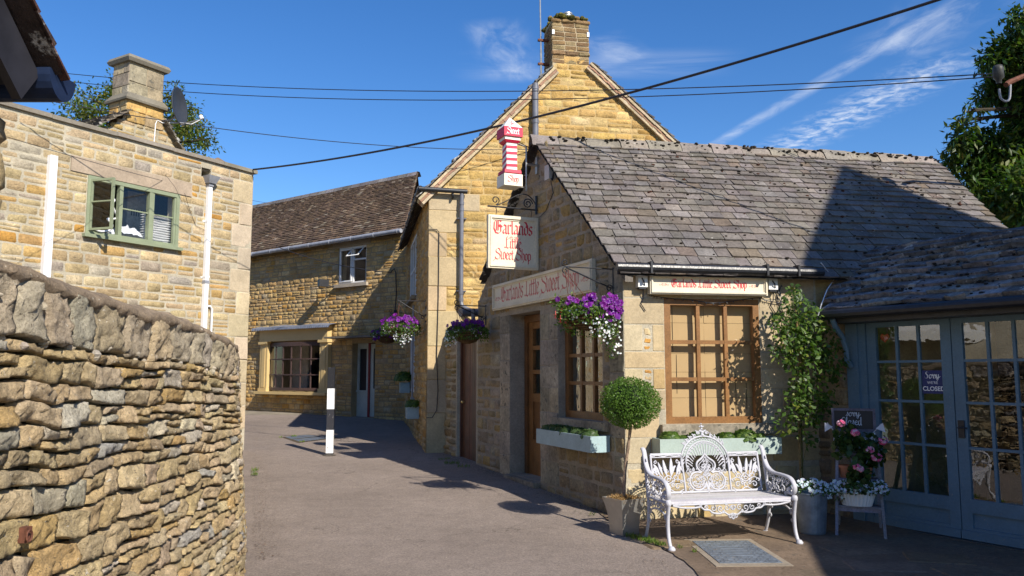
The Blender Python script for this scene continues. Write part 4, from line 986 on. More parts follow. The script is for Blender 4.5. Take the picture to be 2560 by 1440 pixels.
mb = MB(); rows = []; n = int(WL/.035)
for i in range(n+1):
    a = WL*i/n; row = []; bw_ = -.42 if a > 3 else -.2
    for dd, hh in ((.012, 1.93), (.034, 1.955), (.03, 1.985), (.0, 2.005), (-.06, 2.03), (bw_*.5, 2.035), (bw_, 1.97)):
        row.append(WP(a, hh+.02*noise.noise(V((a*6, dd*20, 2)))+.012*noise.noise(V((a*20, dd*40, 5))), dd+.02*noise.noise(V((a*9, hh*5, 7)))))
    rows.append(row)
mb.grid(rows, lambda i, j: (.33, .25, .17)); mb.build('mortar_capping', M['dry'], dw, smooth=True)
mb = MB(); c = WP(2.55+.0, .62, .05)
q = G(70, 1335); 
# iron staple low on the wall near the camera
for aa in [k*.02 for k in range(60, 220)]:
    pass
best = min(((WP(k*.02, h*.02, .05), k, h) for k in range(80, 200) for h in range(20, 70)), key=lambda w: (lambda d: abs(d.x/d.y-ray(72, 1335).x/ray(72, 1335).y)+abs(d.z/d.y-ray(72, 1335).z/ray(72, 1335).y))(w[0]-CAM))
c = best[0]; it = thing('iron_staple', tuple(c), 'rusty iron staple and ring fixed low in the near end of the dry stone wall', 'staple')
mb = MB(); mb.box(c+V((-.02, 0, -.03)), .05, .035, .06); mb.build('plate', M['rust'], it)
mb = MB(); mb.tube([c+V((.02, math.cos(R(k*30))*.018-.025, math.sin(R(k*30))*.022)) for k in range(12)], .004, 6, closed=True); mb.build('ring', M['rust'], it)

# ============================================================ near building, top left corner
nb = thing('near_building', (-2.0, 3.1, 0), 'shadowed eave, black bargeboard and gutter of the near stone building at top left', 'building')
NF = Frame((-2.005, 3.08), (0, -1)); mb = MB()
mb.fbox(NF, .02, 5, -.1, 2.6, -3, -.03, (.35, .27, .16)); mb.poly([NF.P(.02, 2.6, -.03), NF.P(5, 2.6, -.03), NF.P(2.5, 4.4, -.03)], (.35, .27, .16)); mb.build('wall_core', M['mortar'], nb)
mb = MB(); rubble(mb, NF.P, 0, 2.62, lambda h: (-.01, 4), [], ch=(.12, .2), cw=(.2, .4), pal=[(1, (.5, .33, .13)), (1, (.42, .32, .18))], gap=.006, prot=.015, rough=.006)
NE = Frame((-2.005, 3.08), (-1, 0)); NE.n = V((0, 1, 0)); rubble(mb, NE.P, 0, 2.62, lambda h: (.0, 1.2), [], ch=(.12, .2), cw=(.2, .4), pal=GOLD, gap=.01, prot=.03, rough=.006); mb.build('stone_face', M['rubble'], nb, smooth=True)
sl = R(38)
def QN(a, s, d): return V((-1.76-a, 3.03-s*math.cos(sl), 2.80+s*math.sin(sl)))+V((0, math.sin(sl), math.cos(sl)))*d
mb = MB(); slates(mb, QN, -.06, 3.0, lambda s: (0, 3), ex=(.13, .13), wd=(.15, .25), th=.016, pal=[(1, (.10, .05, .04)), (1, (.07, .045, .04))], j=.012)
mb.quad(QN(.01, -.03, -.012), QN(3, -.03, -.012), QN(3, 3, -.012), QN(.01, 3, -.012), (.05, .035, .03)); mb.build('roof', M['slate_old'], nb)
mb = MB(); mb.hexa([QN(.09, -.02, -.2), QN(.09, 3, -.2), QN(.125, 3, -.2), QN(.125, -.02, -.2), QN(.09, -.02, -.03), QN(.09, 3, -.03), QN(.125, 3, -.03), QN(.125, -.02, -.03)]); mb.hexa([QN(.13, -.02, -.1), QN(.13, 3, -.1), QN(.4, 3, -.1), QN(.4, -.02, -.1), QN(.13, -.02, -.05), QN(.13, 3, -.05), QN(.4, 3, -.05), QN(.4, -.02, -.05)])
mb.build('bargeboard', plain('blue_black_gloss', (.022, .022, .028), .6, 0, .12, .5, 3), nb)
mb = MB(); gy, gzz, gr = 3.10, 2.79, .092
for x_ in (-1.80, -3.6):
    pass
arc = [(math.cos(R(180+k*15)), math.sin(R(180+k*15))) for k in range(13)]
mb.grid([[V((xx, gy+gr*rr*a, gzz+gr*1.15*rr*b)) for a, b in arc] for xx, rr in ((-4, 1), (-1.80, 1))], (.03,)*3)
mb.poly([V((-1.80, gy+gr*a, gzz+gr*1.15*b)) for a, b in arc]); mb.poly([V((-1.812, gy+gr*1.0*a, gzz+gr*1.15*b)) for a, b in arc][::-1])
mb.build('gutter', plain('blue_black_plastic', (.012, .022, .055), .6, 0, .15, .25, 12), nb, smooth=False)

# ============================================================ outbuilding with glazed blue-grey doors
ob = thing('outbuilding', tuple(RD.P(.8, 0)), 'low outbuilding with mossy stone roof and glazed blue-grey double doors in shade', 'building')
BLU = (.11, .185, .245)
mb = MB()
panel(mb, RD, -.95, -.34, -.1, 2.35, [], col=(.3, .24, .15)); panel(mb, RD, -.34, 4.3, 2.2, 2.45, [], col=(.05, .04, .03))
EN = [RD.P(4.3, 0), RD.P(4.3, 0, -3)]; mb.quad(EN[0], EN[1], EN[1]+UP*2.4, EN[0]+UP*2.4, (.4, .3, .15)); mb.quad(EN[1], RD.P(-.4, 0, -3), RD.P(-.4, 2.4, -3), EN[1]+UP*2.4, (.4, .3, .15))
mb.build('wall_core', M['mortar'], ob)
mb = MB(); OBP = [(1, (.2, .155, .10)), (1, (.26, .2, .13))]
rubble(mb, RD.P, 0, 2.3, lambda h: (-.85, -.34), [(-.6, -.34, .3, 2.3)], ch=(.12, .2), cw=(.16, .3), pal=OBP, prot=.02)
for k in range(11): x = -.58 if k % 2 else -.50; stone(mb, RD.P, x, -.345, .3+k*.19, .3+k*.19+.18, hsv((.3, .235, .15), .15), prot=.02)
mb.build('stone_jamb', M['rubble'], ob, smooth=True)
mb = MB()
mb.fbox(RD, -.34, -.2, .0, 2.3, -.1, .03, BLU); mb.fbox(RD, -.2, -.12, .0, 2.3, -.1, .0, BLU)
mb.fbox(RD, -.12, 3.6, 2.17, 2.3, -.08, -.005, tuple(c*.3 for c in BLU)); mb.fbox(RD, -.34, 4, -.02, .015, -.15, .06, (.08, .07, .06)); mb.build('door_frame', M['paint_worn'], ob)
def leaf_(x0, x1, first, lab):
    mb = MB(); st = .105; hb, ht = .40, 2.10; d = -.02
    mb.fbox(RD, x0, x0+st, .03, 2.165, d-.05, d, BLU); mb.fbox(RD, x1-st, x1, .03, 2.165, d-.05, d, BLU)
    mb.fbox(RD, x0+st, x1-st, ht, 2.165, d-.05, d, BLU); mb.fbox(RD, x0+st, x1-st, hb-.13, hb, d-.05, d, BLU); mb.fbox(RD, x0+st, x1-st, .03, .13, d-.05, d, BLU)
    mb.fbox(RD, x0+st, x1-st, .13, hb-.13, d-.04, d-.022, BLU); mb.fbox(RD, x0, x1, .02, .10, d, d+.02, BLU)
    o = mb.build('door', M['paint_worn'], ob); o['label'] = lab
    mb = MB(); A, B = x0+st, x1-st
    for k in (1, 2): x = A+(B-A)*k/3; mb.fbox(RD, x-.014, x+.014, hb, ht, d-.04, d-.004, BLU)
    xs = [A, *[A+(B-A)*k/3 for k in (1, 2)], B]
    for y in (.885, 1.32, 1.73):
        for k in range(3): mb.fbox(RD, xs[k]+(.014 if k else 0), xs[k+1]-(.014 if k < 2 else 0), y-.013, y+.013, d-.038, d-.006, BLU)
    mb.build('glazing_bars', M['paint_worn'], o)
    mb = MB(); mb.quad(RD.P(A, hb, d-.02), RD.P(B, hb, d-.02), RD.P(B, ht, d-.02), RD.P(A, ht, d-.02)); mb.build('glass', M['glass_door'], o); return o
l1 = leaf_(-.115, .81, 1, 'left blue-grey door with the closed notice'); l2 = leaf_(.82, 1.745, 0, 'right blue-grey door with black latch plate'); l3 = leaf_(1.755, 2.68, 0, 'third blue-grey door, out of view'); 
for l_, a_x in ((l2, .872),):
    mb = MB(); mb.fbox(RD, a_x-.03, a_x+.03, .98, 1.15, -.02, -.005); mb.tube([RD.P(a_x, 1.08, -.01), RD.P(a_x, 1.08, .05), RD.P(a_x+.09, 1.08, .055)], .009, 8); mb.build('handle', M['black'], l_)
mb = MB(); mb.fbox(RD, 2.7, 4.3, 0, 2.3, -.08, 0, (.3, .24, .15)); mb.build('end_wall', M['rubble'], ob)
mb = MB(); bp = smooth2([(-.3, 1.75), (-.22, 1.9), (.0, 2.1), (.05, 2.2)], 5)
mb.tube([RD.P(-.27, 1.68, .05), RD.P(-.27, 1.75, .12), RD.P(-.27, 1.86, .12), RD.P(-.27, 2.0, .18), RD.P(-.27, 2.12, .3), RD.P(-.27, 2.2, .34)], .03, 8, BLU); mb.build('eave_bracket', M['paint_worn'], ob)
mb = MB(); mb.quad(RD.P(-.35, -.2, -2.2), RD.P(4.2, -.2, -2.2), RD.P(4.2, 2.4, -2.2), RD.P(-.35, 2.4, -2.2), (.02, .018, .016)); mb.quad(RD.P(-.35, .01, -2.2), RD.P(4.2, .01, -2.2), RD.P(4.2, .01, -.1), RD.P(-.35, .01, -.1), (.04, .035, .03)); mb.quad(RD.P(-.35, 2.39, -2.2), RD.P(4.2, 2.39, -2.2), RD.P(4.2, 2.39, -.1), RD.P(-.35, 2.39, -.1), (.02, .02, .02))
for k in range(9): mb.fbox(RD, .1+k*.27+U(-.05, .05), .22+k*.27, .01, U(.5, 1.1), -1.6+U(-.3, .3), -1.4, (U(.02, .09), U(.02, .06), .03))
mb.build('interior', M['dark'], ob)
so = math.atan2(.80, 1.25); co_, si_ = math.cos(so), math.sin(so); Ls = math.hypot(.80, 1.25)
def QO(a, s, d): return RD.P(a, 2.29+s*si_+.02*noise.noise(V((a*1.3, s*2, 0))), .32-s*co_)+(RD.n*si_+UP*co_)*d
mb = MB(); slates(mb, QO, 0, Ls+.05, lambda s: (-.38-.44*s, 4.4), ex=(.17, .13), wd=(.2, .44), th=.036, pal=[(5, (.24, .225, .215)), (3, (.18, .17, .16)), (2, (.32, .31, .30))], j=.022)
mb.build('roof', M['slate_old'], ob)
def QO2(a, s, d): return RD.P(a, 3.09-s*si_, -.93-s*co_)+(RD.n*-si_+UP*co_)*d
mb = MB(); mb.quad(QO(-.36, .02, -.02), QO(4.4, .02, -.02), QO(4.4, Ls, -.02), QO(-1.0, Ls, -.02), (.04, .04, .04)); mb.quad(QO2(-1.0, 0, 0), QO2(4.4, 0, 0), QO2(4.4, 2.4, 0), QO2(-.3, 2.4, 0), (.15, .14, .13)); mb.build('roof_deck', M['slate_old'], ob)
mb = MB(); x = -1.05
while x < 4.3:
    w_ = U(.35, .5); mb.grid([[QO(xx, Ls, 0)+RD.n*p+UP*(q+U(-.008, .008)) for p, q in ((.15, -.09), (.08, .0), (0, .04), (-.08, .0), (-.15, -.09))] for xx in (x, x+w_/2, x+w_-.01)], pick(ROOFO)); x += w_
mb.build('ridge_stones', M['slate_old'], ob)
mb = MB()
for i in range(240): s_ = U(0, Ls); blob(mb, QO(U(-.3-.44*s_, 2.2), s_, .035), U(.008, .026), (.03, .028, .024), .6)
o = mb.build('moss', M['moss'], ob); o['kind'] = 'stuff'
mb = MB(); mb.tube([RD.P(-.36, 2.245, .38), RD.P(4.4, 2.24, .38)], .05, 10); mb.fbox(RD, -.36, 4.3, 2.15, 2.27, .0, .3, (.03,)*3); mb.build('gutter', M['black'], ob)
mb = MB(); mb.tube([SF.P(2.28, 2.86, .24), RD.P(-.62, 2.7, -.2), RD.P(-.5, 2.55, .1), RD.P(-.42, 2.36, .32), RD.P(-.45, 2.2, .36)], .006, 5)
tag(mb.build('white_cable', M['pipe_white']), 'thin white cable draped down the left edge of the outbuilding roof', 'cable')

# ============================================================ house whose shadow falls from the right (behind the camera)
th_ = thing('shading_house', (9, 0, 0), 'tall stone gabled house standing behind the camera on the right', 'house')
pr_ = [(5.5, -.1), (5.5, 3.9), (6.96, 5.24), (7.97, 7.2), (8.5, 9.35), (11.43, 13.0), (13.6, 9.4), (13.6, -.1)]
ex_ = V((.58, -.815, 0))*5; f_ = lambda p: V((p[0], 2.0, p[1]))
mb = MB(); mb.poly([f_(p) for p in pr_], (.4, .3, .17)); mb.poly([f_(p)+ex_ for p in pr_], (.4, .3, .17))
for p, q in zip(pr_, pr_[1:]): mb.quad(f_(p), f_(q), f_(q)+ex_, f_(p)+ex_, (.4, .3, .17))
mb.build('walls', M['rubble'], th_)
# unseen houses added on the left to darken what the windows mirror
for x0, x1, y0, y1, h, lab in ((-30, -17.2, 14.5, 25.5, 5.5, 'plain unseen house added beyond the left house to darken the bay window reflection'), (-24, -13.5, -8, 2.5, 5.5, 'plain unseen house added behind the near building on the left for reflections and bounce')):
    m = (x0+x1)/2; ol = thing('reflection_house', (m, (y0+y1)/2, 0), lab, 'house')
    mb = MB(); mb.hexa([V((x0, y0, -.2)), V((x1, y0, -.2)), V((x1, y1, -.2)), V((x0, y1, -.2)), V((x0, y0, h)), V((x1, y0, h)), V((x1, y1, h)), V((x0, y1, h))], (.2, .15, .09)); mb.build('wall', M['rubble'], ol)
    mb = MB(); mb.hexa([V((x0-.3, y0, h)), V((x1+.3, y0, h)), V((x1+.3, y1, h)), V((x0-.3, y1, h)), V((m-.1, y0, h+4)), V((m+.1, y0, h+4)), V((m+.1, y1, h+4)), V((m-.1, y1, h+4))], (.2, .17, .14)); mb.build('roof', M['slate_far'], ol)
# garden parasol beyond the wall (seen mirrored in the door glass)
ps = thing('garden_parasol', (-8.2, 8.6, 0), 'cream garden parasol beyond the stone wall, mirrored in the door glass', 'parasol')
mb = MB(); n = 8; rows = [[V((-8.2+r_*math.cos(k*math.pi/4), 8.6+r_*math.sin(k*math.pi/4), z_)) for k in range(n)] for r_, z_ in ((.02, 3.5), (1.9, 2.55), (1.9, 2.35))]; mb.grid(rows, (.8, .78, .72), closed=True); mb.build('canopy', M['cloth'], ps)
mb = MB(); mb.tube([V((-8.2, 8.6, 0)), V((-8.2, 8.6, 3.5))], .025, 8); mb.build('pole', M['steel'], ps)

# ============================================================ trees
def leafq(mb, c, ax, n, L, W, col):
    s_ = ax.cross(n).normalized(); t_ = c+ax*L; m = c+ax*L*.45
    mb.poly([c, m+s_*W*.5-n*.1*L, t_-n*.15*L, m-s_*W*.5-n*.1*L], col)
def rv(): 
    while True:
        v = V((U(-1, 1), U(-1, 1), U(-1, 1)))
        if .05 < v.length < 1: return v.normalized()
def crown(mb, blobs, nclu, per, spread, L, W, pal, droop=.5, shell=.45):
    tot = sum(b[1]**2 for b in blobs)
    for c, r_ in blobs:
        for i in range(int(nclu*r_**2/tot)):
            dv_ = rv(); q = c+dv_*r_*(shell+(1-shell)*U(0, 1)**.6)*(1+.45*noise.noise(dv_*2.3+c))
            d0 = (q-c).normalized(); shade = pick(pal)
            for k in range(per):
                o_ = rv()*spread*U(.2, 1); ax = (rv()*.8+d0*.6+V((0, 0, -droop))).normalized(); nn = (rv()*.7+UP).normalized()
                cc = (shade[0]*U(.75, 1.35), shade[1]*U(.85, 1.2), shade[2]*U(.8, 1.2)); leafq(mb, q+o_, ax, nn, L*U(.7, 1.2), W*U(.8, 1.2), cc)
def tree(name, base, top, blobs, nclu, per, spread, L, W, pal, label, tr=.22, **kw):
    t_ = thing(name, tuple(base), label, 'tree')
    mb = MB(); b = V(base); tp = V(top)
    mb.tube([b+(tp-b)*(i/8)+V((noise.noise(V((i, 1, 0)))*.3, 0, 0)) for i in range(9)], lambda f: tr*(1-.7*f), 8, (.12, .09, .06))
    for c, r_ in blobs:
        s_ = b+(tp-b)*max(.25, min(.9, (c.z-r_*1.2-b.z)/(tp.z-b.z))); m = s_.lerp(c, .5)+UP*.2
        mb.tube([s_, m, c, c+rv()*r_*.6], lambda f: tr*.3*(1-.8*f), 6, (.05, .04, .028))
        for k in range(5): e = c+rv()*r_*.9; mb.tube([m.lerp(c, U(.3, 1)), c.lerp(e, .5)+rv()*.1, e], lambda f: tr*.1*(1-.7*f), 5, (.045, .036, .025))
    mb.build('trunk', M['bark'], t_)
    mb = MB(); crown(mb, blobs, nclu, per, spread, L, W, pal, **kw); mb.build('crown', M['leaf'], t_)
TG = [(3, (.045, .085, .016)), (3, (.035, .07, .014)), (2, (.075, .12, .02)), (1, (.12, .15, .025))]
def pb(l, Y): return [(at(x, y, Y+U(-1.2, 1.2)), r_*Y/2000) for x, y, r_ in l]
tree('ash_tree', (11.4, 17, .3), at(2650, 90, 17), pb([(2590, 90, 62), (2520, 130, 42), (2480, 150, 26), (2560, 190, 70), (2500, 220, 42), (2640, 160, 110), (2470, 245, 26), (2650, 330, 120), (2555, 290, 36), (2430, 275, 10), (2440, 350, 34), (2400, 355, 28), (2490, 385, 55), (2385, 400, 24), (2570, 400, 55), (2440, 440, 48), (2520, 480, 66), (2600, 500, 90), (2460, 500, 40), (2540, 550, 60), (2405, 300, 12), (2545, 45, 24), (2520, 330, 26)], 17), 2600, 11, .28, .19, .066, TG, 'large dark green leafy tree rising behind the right end of the shop roof', droop=.35, shell=.25)
TL = [(3, (.09, .125, .02)), (2, (.13, .15, .025)), (2, (.06, .09, .018))]
tree('birch_tree', (-14.6, 30, .4), at(330, 190, 30), pb([(230, 255, 45), (195, 285, 40), (255, 300, 50), (290, 235, 40), (150, 300, 20), (430, 240, 30), (455, 285, 45), (480, 335, 50), (440, 350, 50), (515, 350, 24), (360, 280, 60), (450, 310, 40), (330, 240, 50)], 30), 1000, 7, .45, .16, .08, TL, 'light airy green tree behind the left chimney and satellite dish', tr=.25, droop=.2, shell=.3)

# ============================================================ overhead cables
def cable(A, B, sag, r_, label, name='overhead_cable', grp=None):
    mb = MB(); pts = [A.lerp(B, i/60)-UP*(sag*4*(i/60)*(1-i/60)) for i in range(61)]
    mb.tube(pts, r_, 6); return tag(mb.build(name, M['wire']), label, 'cable', grp)
cable(at(633, 424, 14.9), at(2760, -140, 7.2), .33, .017, 'thick black twisted cable crossing the sky from the left parapet to top right')
ins = at(2482, 188, 9.9)
cable(at(60, 172, 17), ins+UP*.02, .36, .0075, 'upper of the two thin parallel black wires crossing the sky')
cable(at(60, 190, 17), ins-UP*.02, .42, .0075, 'lower of the two thin parallel black wires crossing the sky')
cable(at(60, 240, 11), GF.P(1.9, 5.85, .05), .22, .0065, 'thin black wire running from the left over the chimney to the golden gable')
cable(at(-40, 325, 9), at(705, 513, 19.5), .1, .004, 'thin black wire passing across the green window of the left house')
cable(at(690, 616, 22), BF.P(.5, 4.32, .05), .12, .011, 'short slack wire running along the far house front below its gutter')
po = thing('utility_pole', (7.6, 10.3, 0), 'utility pole bracket with grey insulator in front of the right tree', 'utility pole')
mb = MB(); mb.tube([V((7.6, 10.3, 0)), V((7.6, 10.3, 7))], .11, 12, (.12, .09, .06)); mb.build('pole', M['bark'], po)
mb = MB(); b0 = V((7.6, 10.25, 5.32)); mb.tube([b0, at(2560, 190, 10), at(2525, 205, 9.95), at(2515, 212, 9.92)], .035, 8); mb.build('arm', M['rust'], po)
mb = MB(); c = at(2497, 200, 9.9); mb.lathe(c, [(.03, -.05), (.035, 0), (.065, .03), (.062, .12), (.066, .15), (.05, .19), (0, .2)], 14); mb.build('insulator', plain('weathered_porcelain', (.045, .045, .042), .5, 0, .3, .4, 20), po, smooth=True)
mb = MB(); mb.tube([V(q) for q in smooth2([tuple(at(x, y, 9.9)) for x, y in ((2498, 222), (2502, 245), (2515, 253), (2524, 245), (2526, 212))], 5)], .014, 8); mb.build('wire_loop', M['pipe_light'], po)
# ============================================================ signs
CRE = (.68, .61, .46)
def board(fr, a0, a1, h0, h1, d0, th, parent, name='board', fw=.035, two=False, col=CRE):
    mb = MB(); mb.fbox(fr, a0+fw*.6, a1-fw*.6, h0+fw*.6, h1-fw*.6, d0+.004, d0+th-.008, col); b = mb.build(name, M['paint'], parent)
    mb = MB()
    for k, (o, e) in enumerate(((0, .004), (fw*.45, .02), (fw*.9, .008))):
        w_ = fw*.45; q = d0+th+e-(.006 if k == 2 else 0)
        A0, A1, B0, B1 = a0+o, a1-o, h0+o, h1-o
        for x0, x1, y0, y1 in ((A0, A1, B1-w_, B1), (A0, A1, B0, B0+w_), (A0, A0+w_, B0+w_, B1-w_), (A1-w_, A1, B0+w_, B1-w_)): mb.fbox(fr, x0, x1, y0, y1, d0-(.0 if two else 0), q, col)
    mb.build('frame', M['paint_worn'], b if False else parent); return b
# hanging square sign, at right angles to the gable
hs0 = SL.P(2.24, 0, 0); HS = Frame((hs0.x, hs0.y), (-SL.n.x, -SL.n.y)); HS.n = V((HS.u.y, -HS.u.x, 0)); 
if HS.n.y > 0: HS.n = -HS.n
xl, yt = HS.pix(1219, 537); xr, yb = HS.pix(1344, 673)
ht = (HS.pix(1219, 537)[1]+HS.pix(1344, 546)[1])/2; hb = (HS.pix(1219, 671)[1]+HS.pix(1344, 675)[1])/2
sg = thing('hanging_sign', tuple(HS.P((xl+xr)/2, hb)), 'square cream hanging sign with red lettering on a scrolled iron bracket above the shop door', 'sign')
board(HS, xl, xr, hb, ht, -.03, .06, sg, fw=.05)
mb = MB(); P2 = lambda x, y, d: HS.P(x, y, .0225+d)
W_ = xr-xl; cx = (xl+xr)/2; Hh = ht-hb
def ctext(mb, s, P2, cx, y, size, sx=1.0, **kw): nibtext(mb, s, P2, cx-textw(s)*size*sx/2, y, size, sx=sx, **kw)
ctext(mb, 'Garlands', P2, cx, hb+Hh*.655, .125, .92, nib=.2); ctext(mb, 'Little', P2, cx, hb+Hh*.385, .1, .86, nib=.17); ctext(mb, 'Sweet Shop', P2, cx, hb+Hh*.17, .096, .83, nib=.17)
mb.build('lettering', M['ink'], sg)
mb = MB(); flourish(mb, P2, cx, hb+Hh*.575, .075); mb.build('flourish', M['ink_faded'], sg)
mb = MB(); hbk = HS.pix(1222, 515)[1]
mb.tube([HS.P(xl, hbk, .0), HS.P(-.01, hbk-.0, .0)], .012, 6)
mb.tube([HS.P(-.03, hbk-.06, 0), HS.P(-.03, hbk+.2, 0)], .018, 6)
arc = smooth2([(-.62, hbk+.02), (-.5, hbk+.08), (-.3, hbk+.19), (-.16, hbk+.2), (-.05, hbk+.1), (-.04, hbk+.03)], 5); mb.tube([HS.P(a, h) for a, h in arc], .008, 6)
mb.tube([HS.P(a, h) for a, h in spiral(-.16, hbk+.08, .075, .015, 0, 620, 30)], .009, 6); mb.tube([HS.P(a, h) for a, h in spiral(-.64, hbk+.09, .06, .02, -80, 380, 24)], .008, 6)
for a in (xl+.12, xr-.1): mb.tube([HS.P(a, hbk-.01), HS.P(a+.012, hbk-.05), HS.P(a, ht)], .005, 5)
mb.build('bracket', M['black'], sg)
# striped pole sign
ps_ = thing('pole_sign', tuple(HS.P(-.42, 3.9)), 'red and white striped pole sign with pyramid top on an arm above the shop gable', 'sign')
pc = -.43; RED = (.55, .02, .06); 
def sq(hw, h, off=0): return [HS.P(pc+off-hw, h, -hw), HS.P(pc+off+hw, h, -hw), HS.P(pc+off+hw, h, hw), HS.P(pc+off-hw, h, hw)]
def hpix(y): return HS.pix(1285, y)[1]
def fr2(mb, hw0, h0, hw1, h1, col): mb.hexa(sq(hw0, h0)+sq(hw1, h1), col)
y_ = {k: hpix(v) for k, v in dict(tip=296, cap=325, box=348, led=356, neck=362, pb=430, base=438, b1=441, b2=470).items()}
mb = MB(); fr2(mb, .135, y_['cap'], .004, y_['tip'], (.8, .78, .74)); mb.build('pyramid_top', M['paint'], ps_)
mb = MB(); fr2(mb, .138, y_['box'], .138, y_['cap']-.001, RED); mb.build('top_box', M['paint'], ps_)
mb = MB(); fr2(mb, .115, y_['led'], .115, y_['box']-.001, (.75, .7, .6)); mb.build('collar', M['paint'], ps_)
mb = MB(); fr2(mb, .09, y_['neck'], .115, y_['led']-.001, RED); mb.build('red_moulding', M['paint'], ps_); mb = MB(); fr2(mb, .125, y_['base'], .12, y_['pb'], RED); mb.build('red_moulding', M['paint'], ps_)
mb = MB(); n = 9; pw_ = .078
H0, H1 = y_['pb'], y_['neck']
for side in range(4):
    for k in range(-3, n+1):
        s0 = H0+(H1-H0)*k/n; s1 = H0+(H1-H0)*(k+1)/n; rise = (H1-H0)/n*2
        c4 = [(-pw_, pw_), (pw_, pw_), (pw_, -pw_), (-pw_, -pw_)]; (ax_, ay_), (bx_, by_) = c4[side], c4[(side+1) % 4]
        ra = 0 if side in (0,) else 0
        r0, r1 = (0, 0) if side == 0 else (0, 0)
        sl_ = rise*.0 if side == 0 else rise*.5
        cl_ = lambda h: max(H0, min(H1, h))
        col = RED if k % 2 else (.8, .76, .7)
        lift = .2*(H1-H0)/n if side in (0, 2) else (H1-H0)/n*1.0
        pA0, pA1, pB0, pB1 = s0, s1, s0+lift, s1+lift
        if side == 3: pA0, pA1, pB0, pB1 = s0-lift, s1-lift, s0, s1
        if cl_(pA1)-cl_(pA0) < 1e-5 and cl_(pB1)-cl_(pB0) < 1e-5: continue
        mb.quad(HS.P(pc+ax_, cl_(pA0), ay_), HS.P(pc+bx_, cl_(pB0), by_), HS.P(pc+bx_, cl_(pB1), by_), HS.P(pc+ax_, cl_(pA1), ay_), col)
mb.build('striped_shaft', M['paint'], ps_)
mb = MB(); fr2(mb, .135, y_['b2'], .135, y_['b1'], (.78, .72, .6)); mb.build('bottom_box', M['paint'], ps_)
P2 = lambda x, y, d: HS.P(x, y, .139+d)
mb = MB(); ctext(mb, 'Sweet', P2, pc, y_['box']+.03, .058, .92, nib=.2); mb.build('top_lettering', M['ink_white'], ps_)
P3 = lambda x, y, d: HS.P(x, y, .136+d); mb = MB(); ctext(mb, 'Shop', P3, pc, y_['b2']+.05, .058, 1.0, nib=.2); mb.build('bottom_lettering', M['ink'], ps_)
def PG(x, y, d): f = (y-y_['cap'])/(y_['tip']-y_['cap']); return HS.P(x, y, .137*(1-f)+d+.001)
mb = MB(); ctext(mb, 'G', PG, pc, y_['cap']+.025, .05, 1, nib=.16); mb.build('emblem_letter', M['ink'], ps_)
mb = MB(); mb.tube([HS.P(-.18, y_['b2']-.02, 0), HS.P(-.18, y_['neck'], 0)], .013, 8); mb.tube([HS.P(-.18, 4.5, 0), HS.P(.0, 4.5, 0)], .018, 8); mb.tube([HS.P(pc, y_['b2']+.02, 0), HS.P(-.18, y_['b2']+.02, 0)], .01, 6); mb.tube([HS.P(pc, y_['led'], 0), HS.P(-.18, y_['led']-.04, 0)], .01, 6)
mb.fbox(HS, -.03, -.005, 4.38, 4.62, -.03, .03); mb.build('arm', M['steel'], ps_)
mb = MB(); mb.tube([HS.P(-.3, y_['led'], .03), HS.P(-.1, 4.72, .02), HS.P(.05, 4.65, .05)], .006, 5); mb.tube([HS.P(.0, 4.35, .05), HS.P(.02, 4.1, .05), HS.P(.03, hbk+.15, .05)], .005, 5); mb.build('cable', M['wire'], ps_)
# fascia boards
fs = thing('long_shop_sign', tuple(SL.P(2.2, 2.57, .05)), 'long cream fascia sign with faded red lettering over the shop door in the shade', 'sign')
board(SL, .6, 3.79, 2.57, 2.965, .01, .05, fs, fw=.045)
P2 = lambda x, y, d: SL.P(-x, y, .0525+d)
mb = MB(); s_ = 'Garlands Little Sweet Shop'; sz = .165; sx = 2.52/(textw(s_)*sz); nibtext(mb, s_, P2, -3.46, 2.685, sz, sx=sx, nib=.16); mb.build('lettering', M['ink_faded'], fs)
mb = MB()
for x in (-3.60, -.78): flourish(mb, P2, x, 2.74, .085)
mb.build('flourish', M['ink_faded'], fs)
fs = thing('small_shop_sign', tuple(SF.P(1, 2.49, .1)), 'small sunlit cream fascia sign with red lettering above the oak window', 'sign')
board(SF, .275, 1.675, 2.485, 2.70, .02, .1, fs, fw=.03)
P2 = lambda x, y, d: SF.P(x, y, .1125+d)
mb = MB(); sz = .062; sx = .9/(textw(s_)*sz); nibtext(mb, s_, P2, .53, 2.565, sz, sx=sx, nib=.21); mb.build('lettering', M['ink'], fs)
mb = MB()
for x in (.44, 1.51): flourish(mb, P2, x, 2.59, .04)
mb.build('flourish', M['ink_faded'], fs)
for x, lab in ((.2, 'small white floodlight at the left end of the sunlit fascia sign'), (1.76, 'small white floodlight at the right end of the sunlit fascia sign')):
    fl_ = thing('sign_floodlight', tuple(SF.P(x, 2.58, .05)), lab, 'floodlight', 'floodlights at the ends of the small fascia sign')
    mb = MB(); mb.fbox(SF, x-.055, x+.055, 2.56, 2.69, .01, .1, (.75, .75, .73)); mb.build('housing', M['paint'], fl_)
    mb = MB(); mb.fbox(SF, x-.04, x+.04, 2.54, 2.558, .02, .09); mb.tube([SF.P(x+.01, 2.56, .06), SF.P(x+.03, 2.45, .03), SF.P(x+.0, 2.38, .02), SF.P(x+.05, 2.3, .02)], .006, 5); mb.tube([SF.P(x-.01, 2.66, .1), SF.P(x+.0, 2.62, .13), SF.P(x+.02, 2.58, .1)], .008, 5); mb.build('cable', M['wire'], fl_)
mb = MB(); pts = [(1.9, 2.62), (1.84, 2.5), (1.88, 2.42), (1.70, 2.44), (1.62, 2.47), (1.3, 2.43), (1.05, 2.40), (.8, 2.43), (.5, 2.45), (.35, 2.47), (.28, 2.5)]
mb.tube([SF.P(a, h, .03) for a, h in smooth2(pts, 5)], .0045, 5)
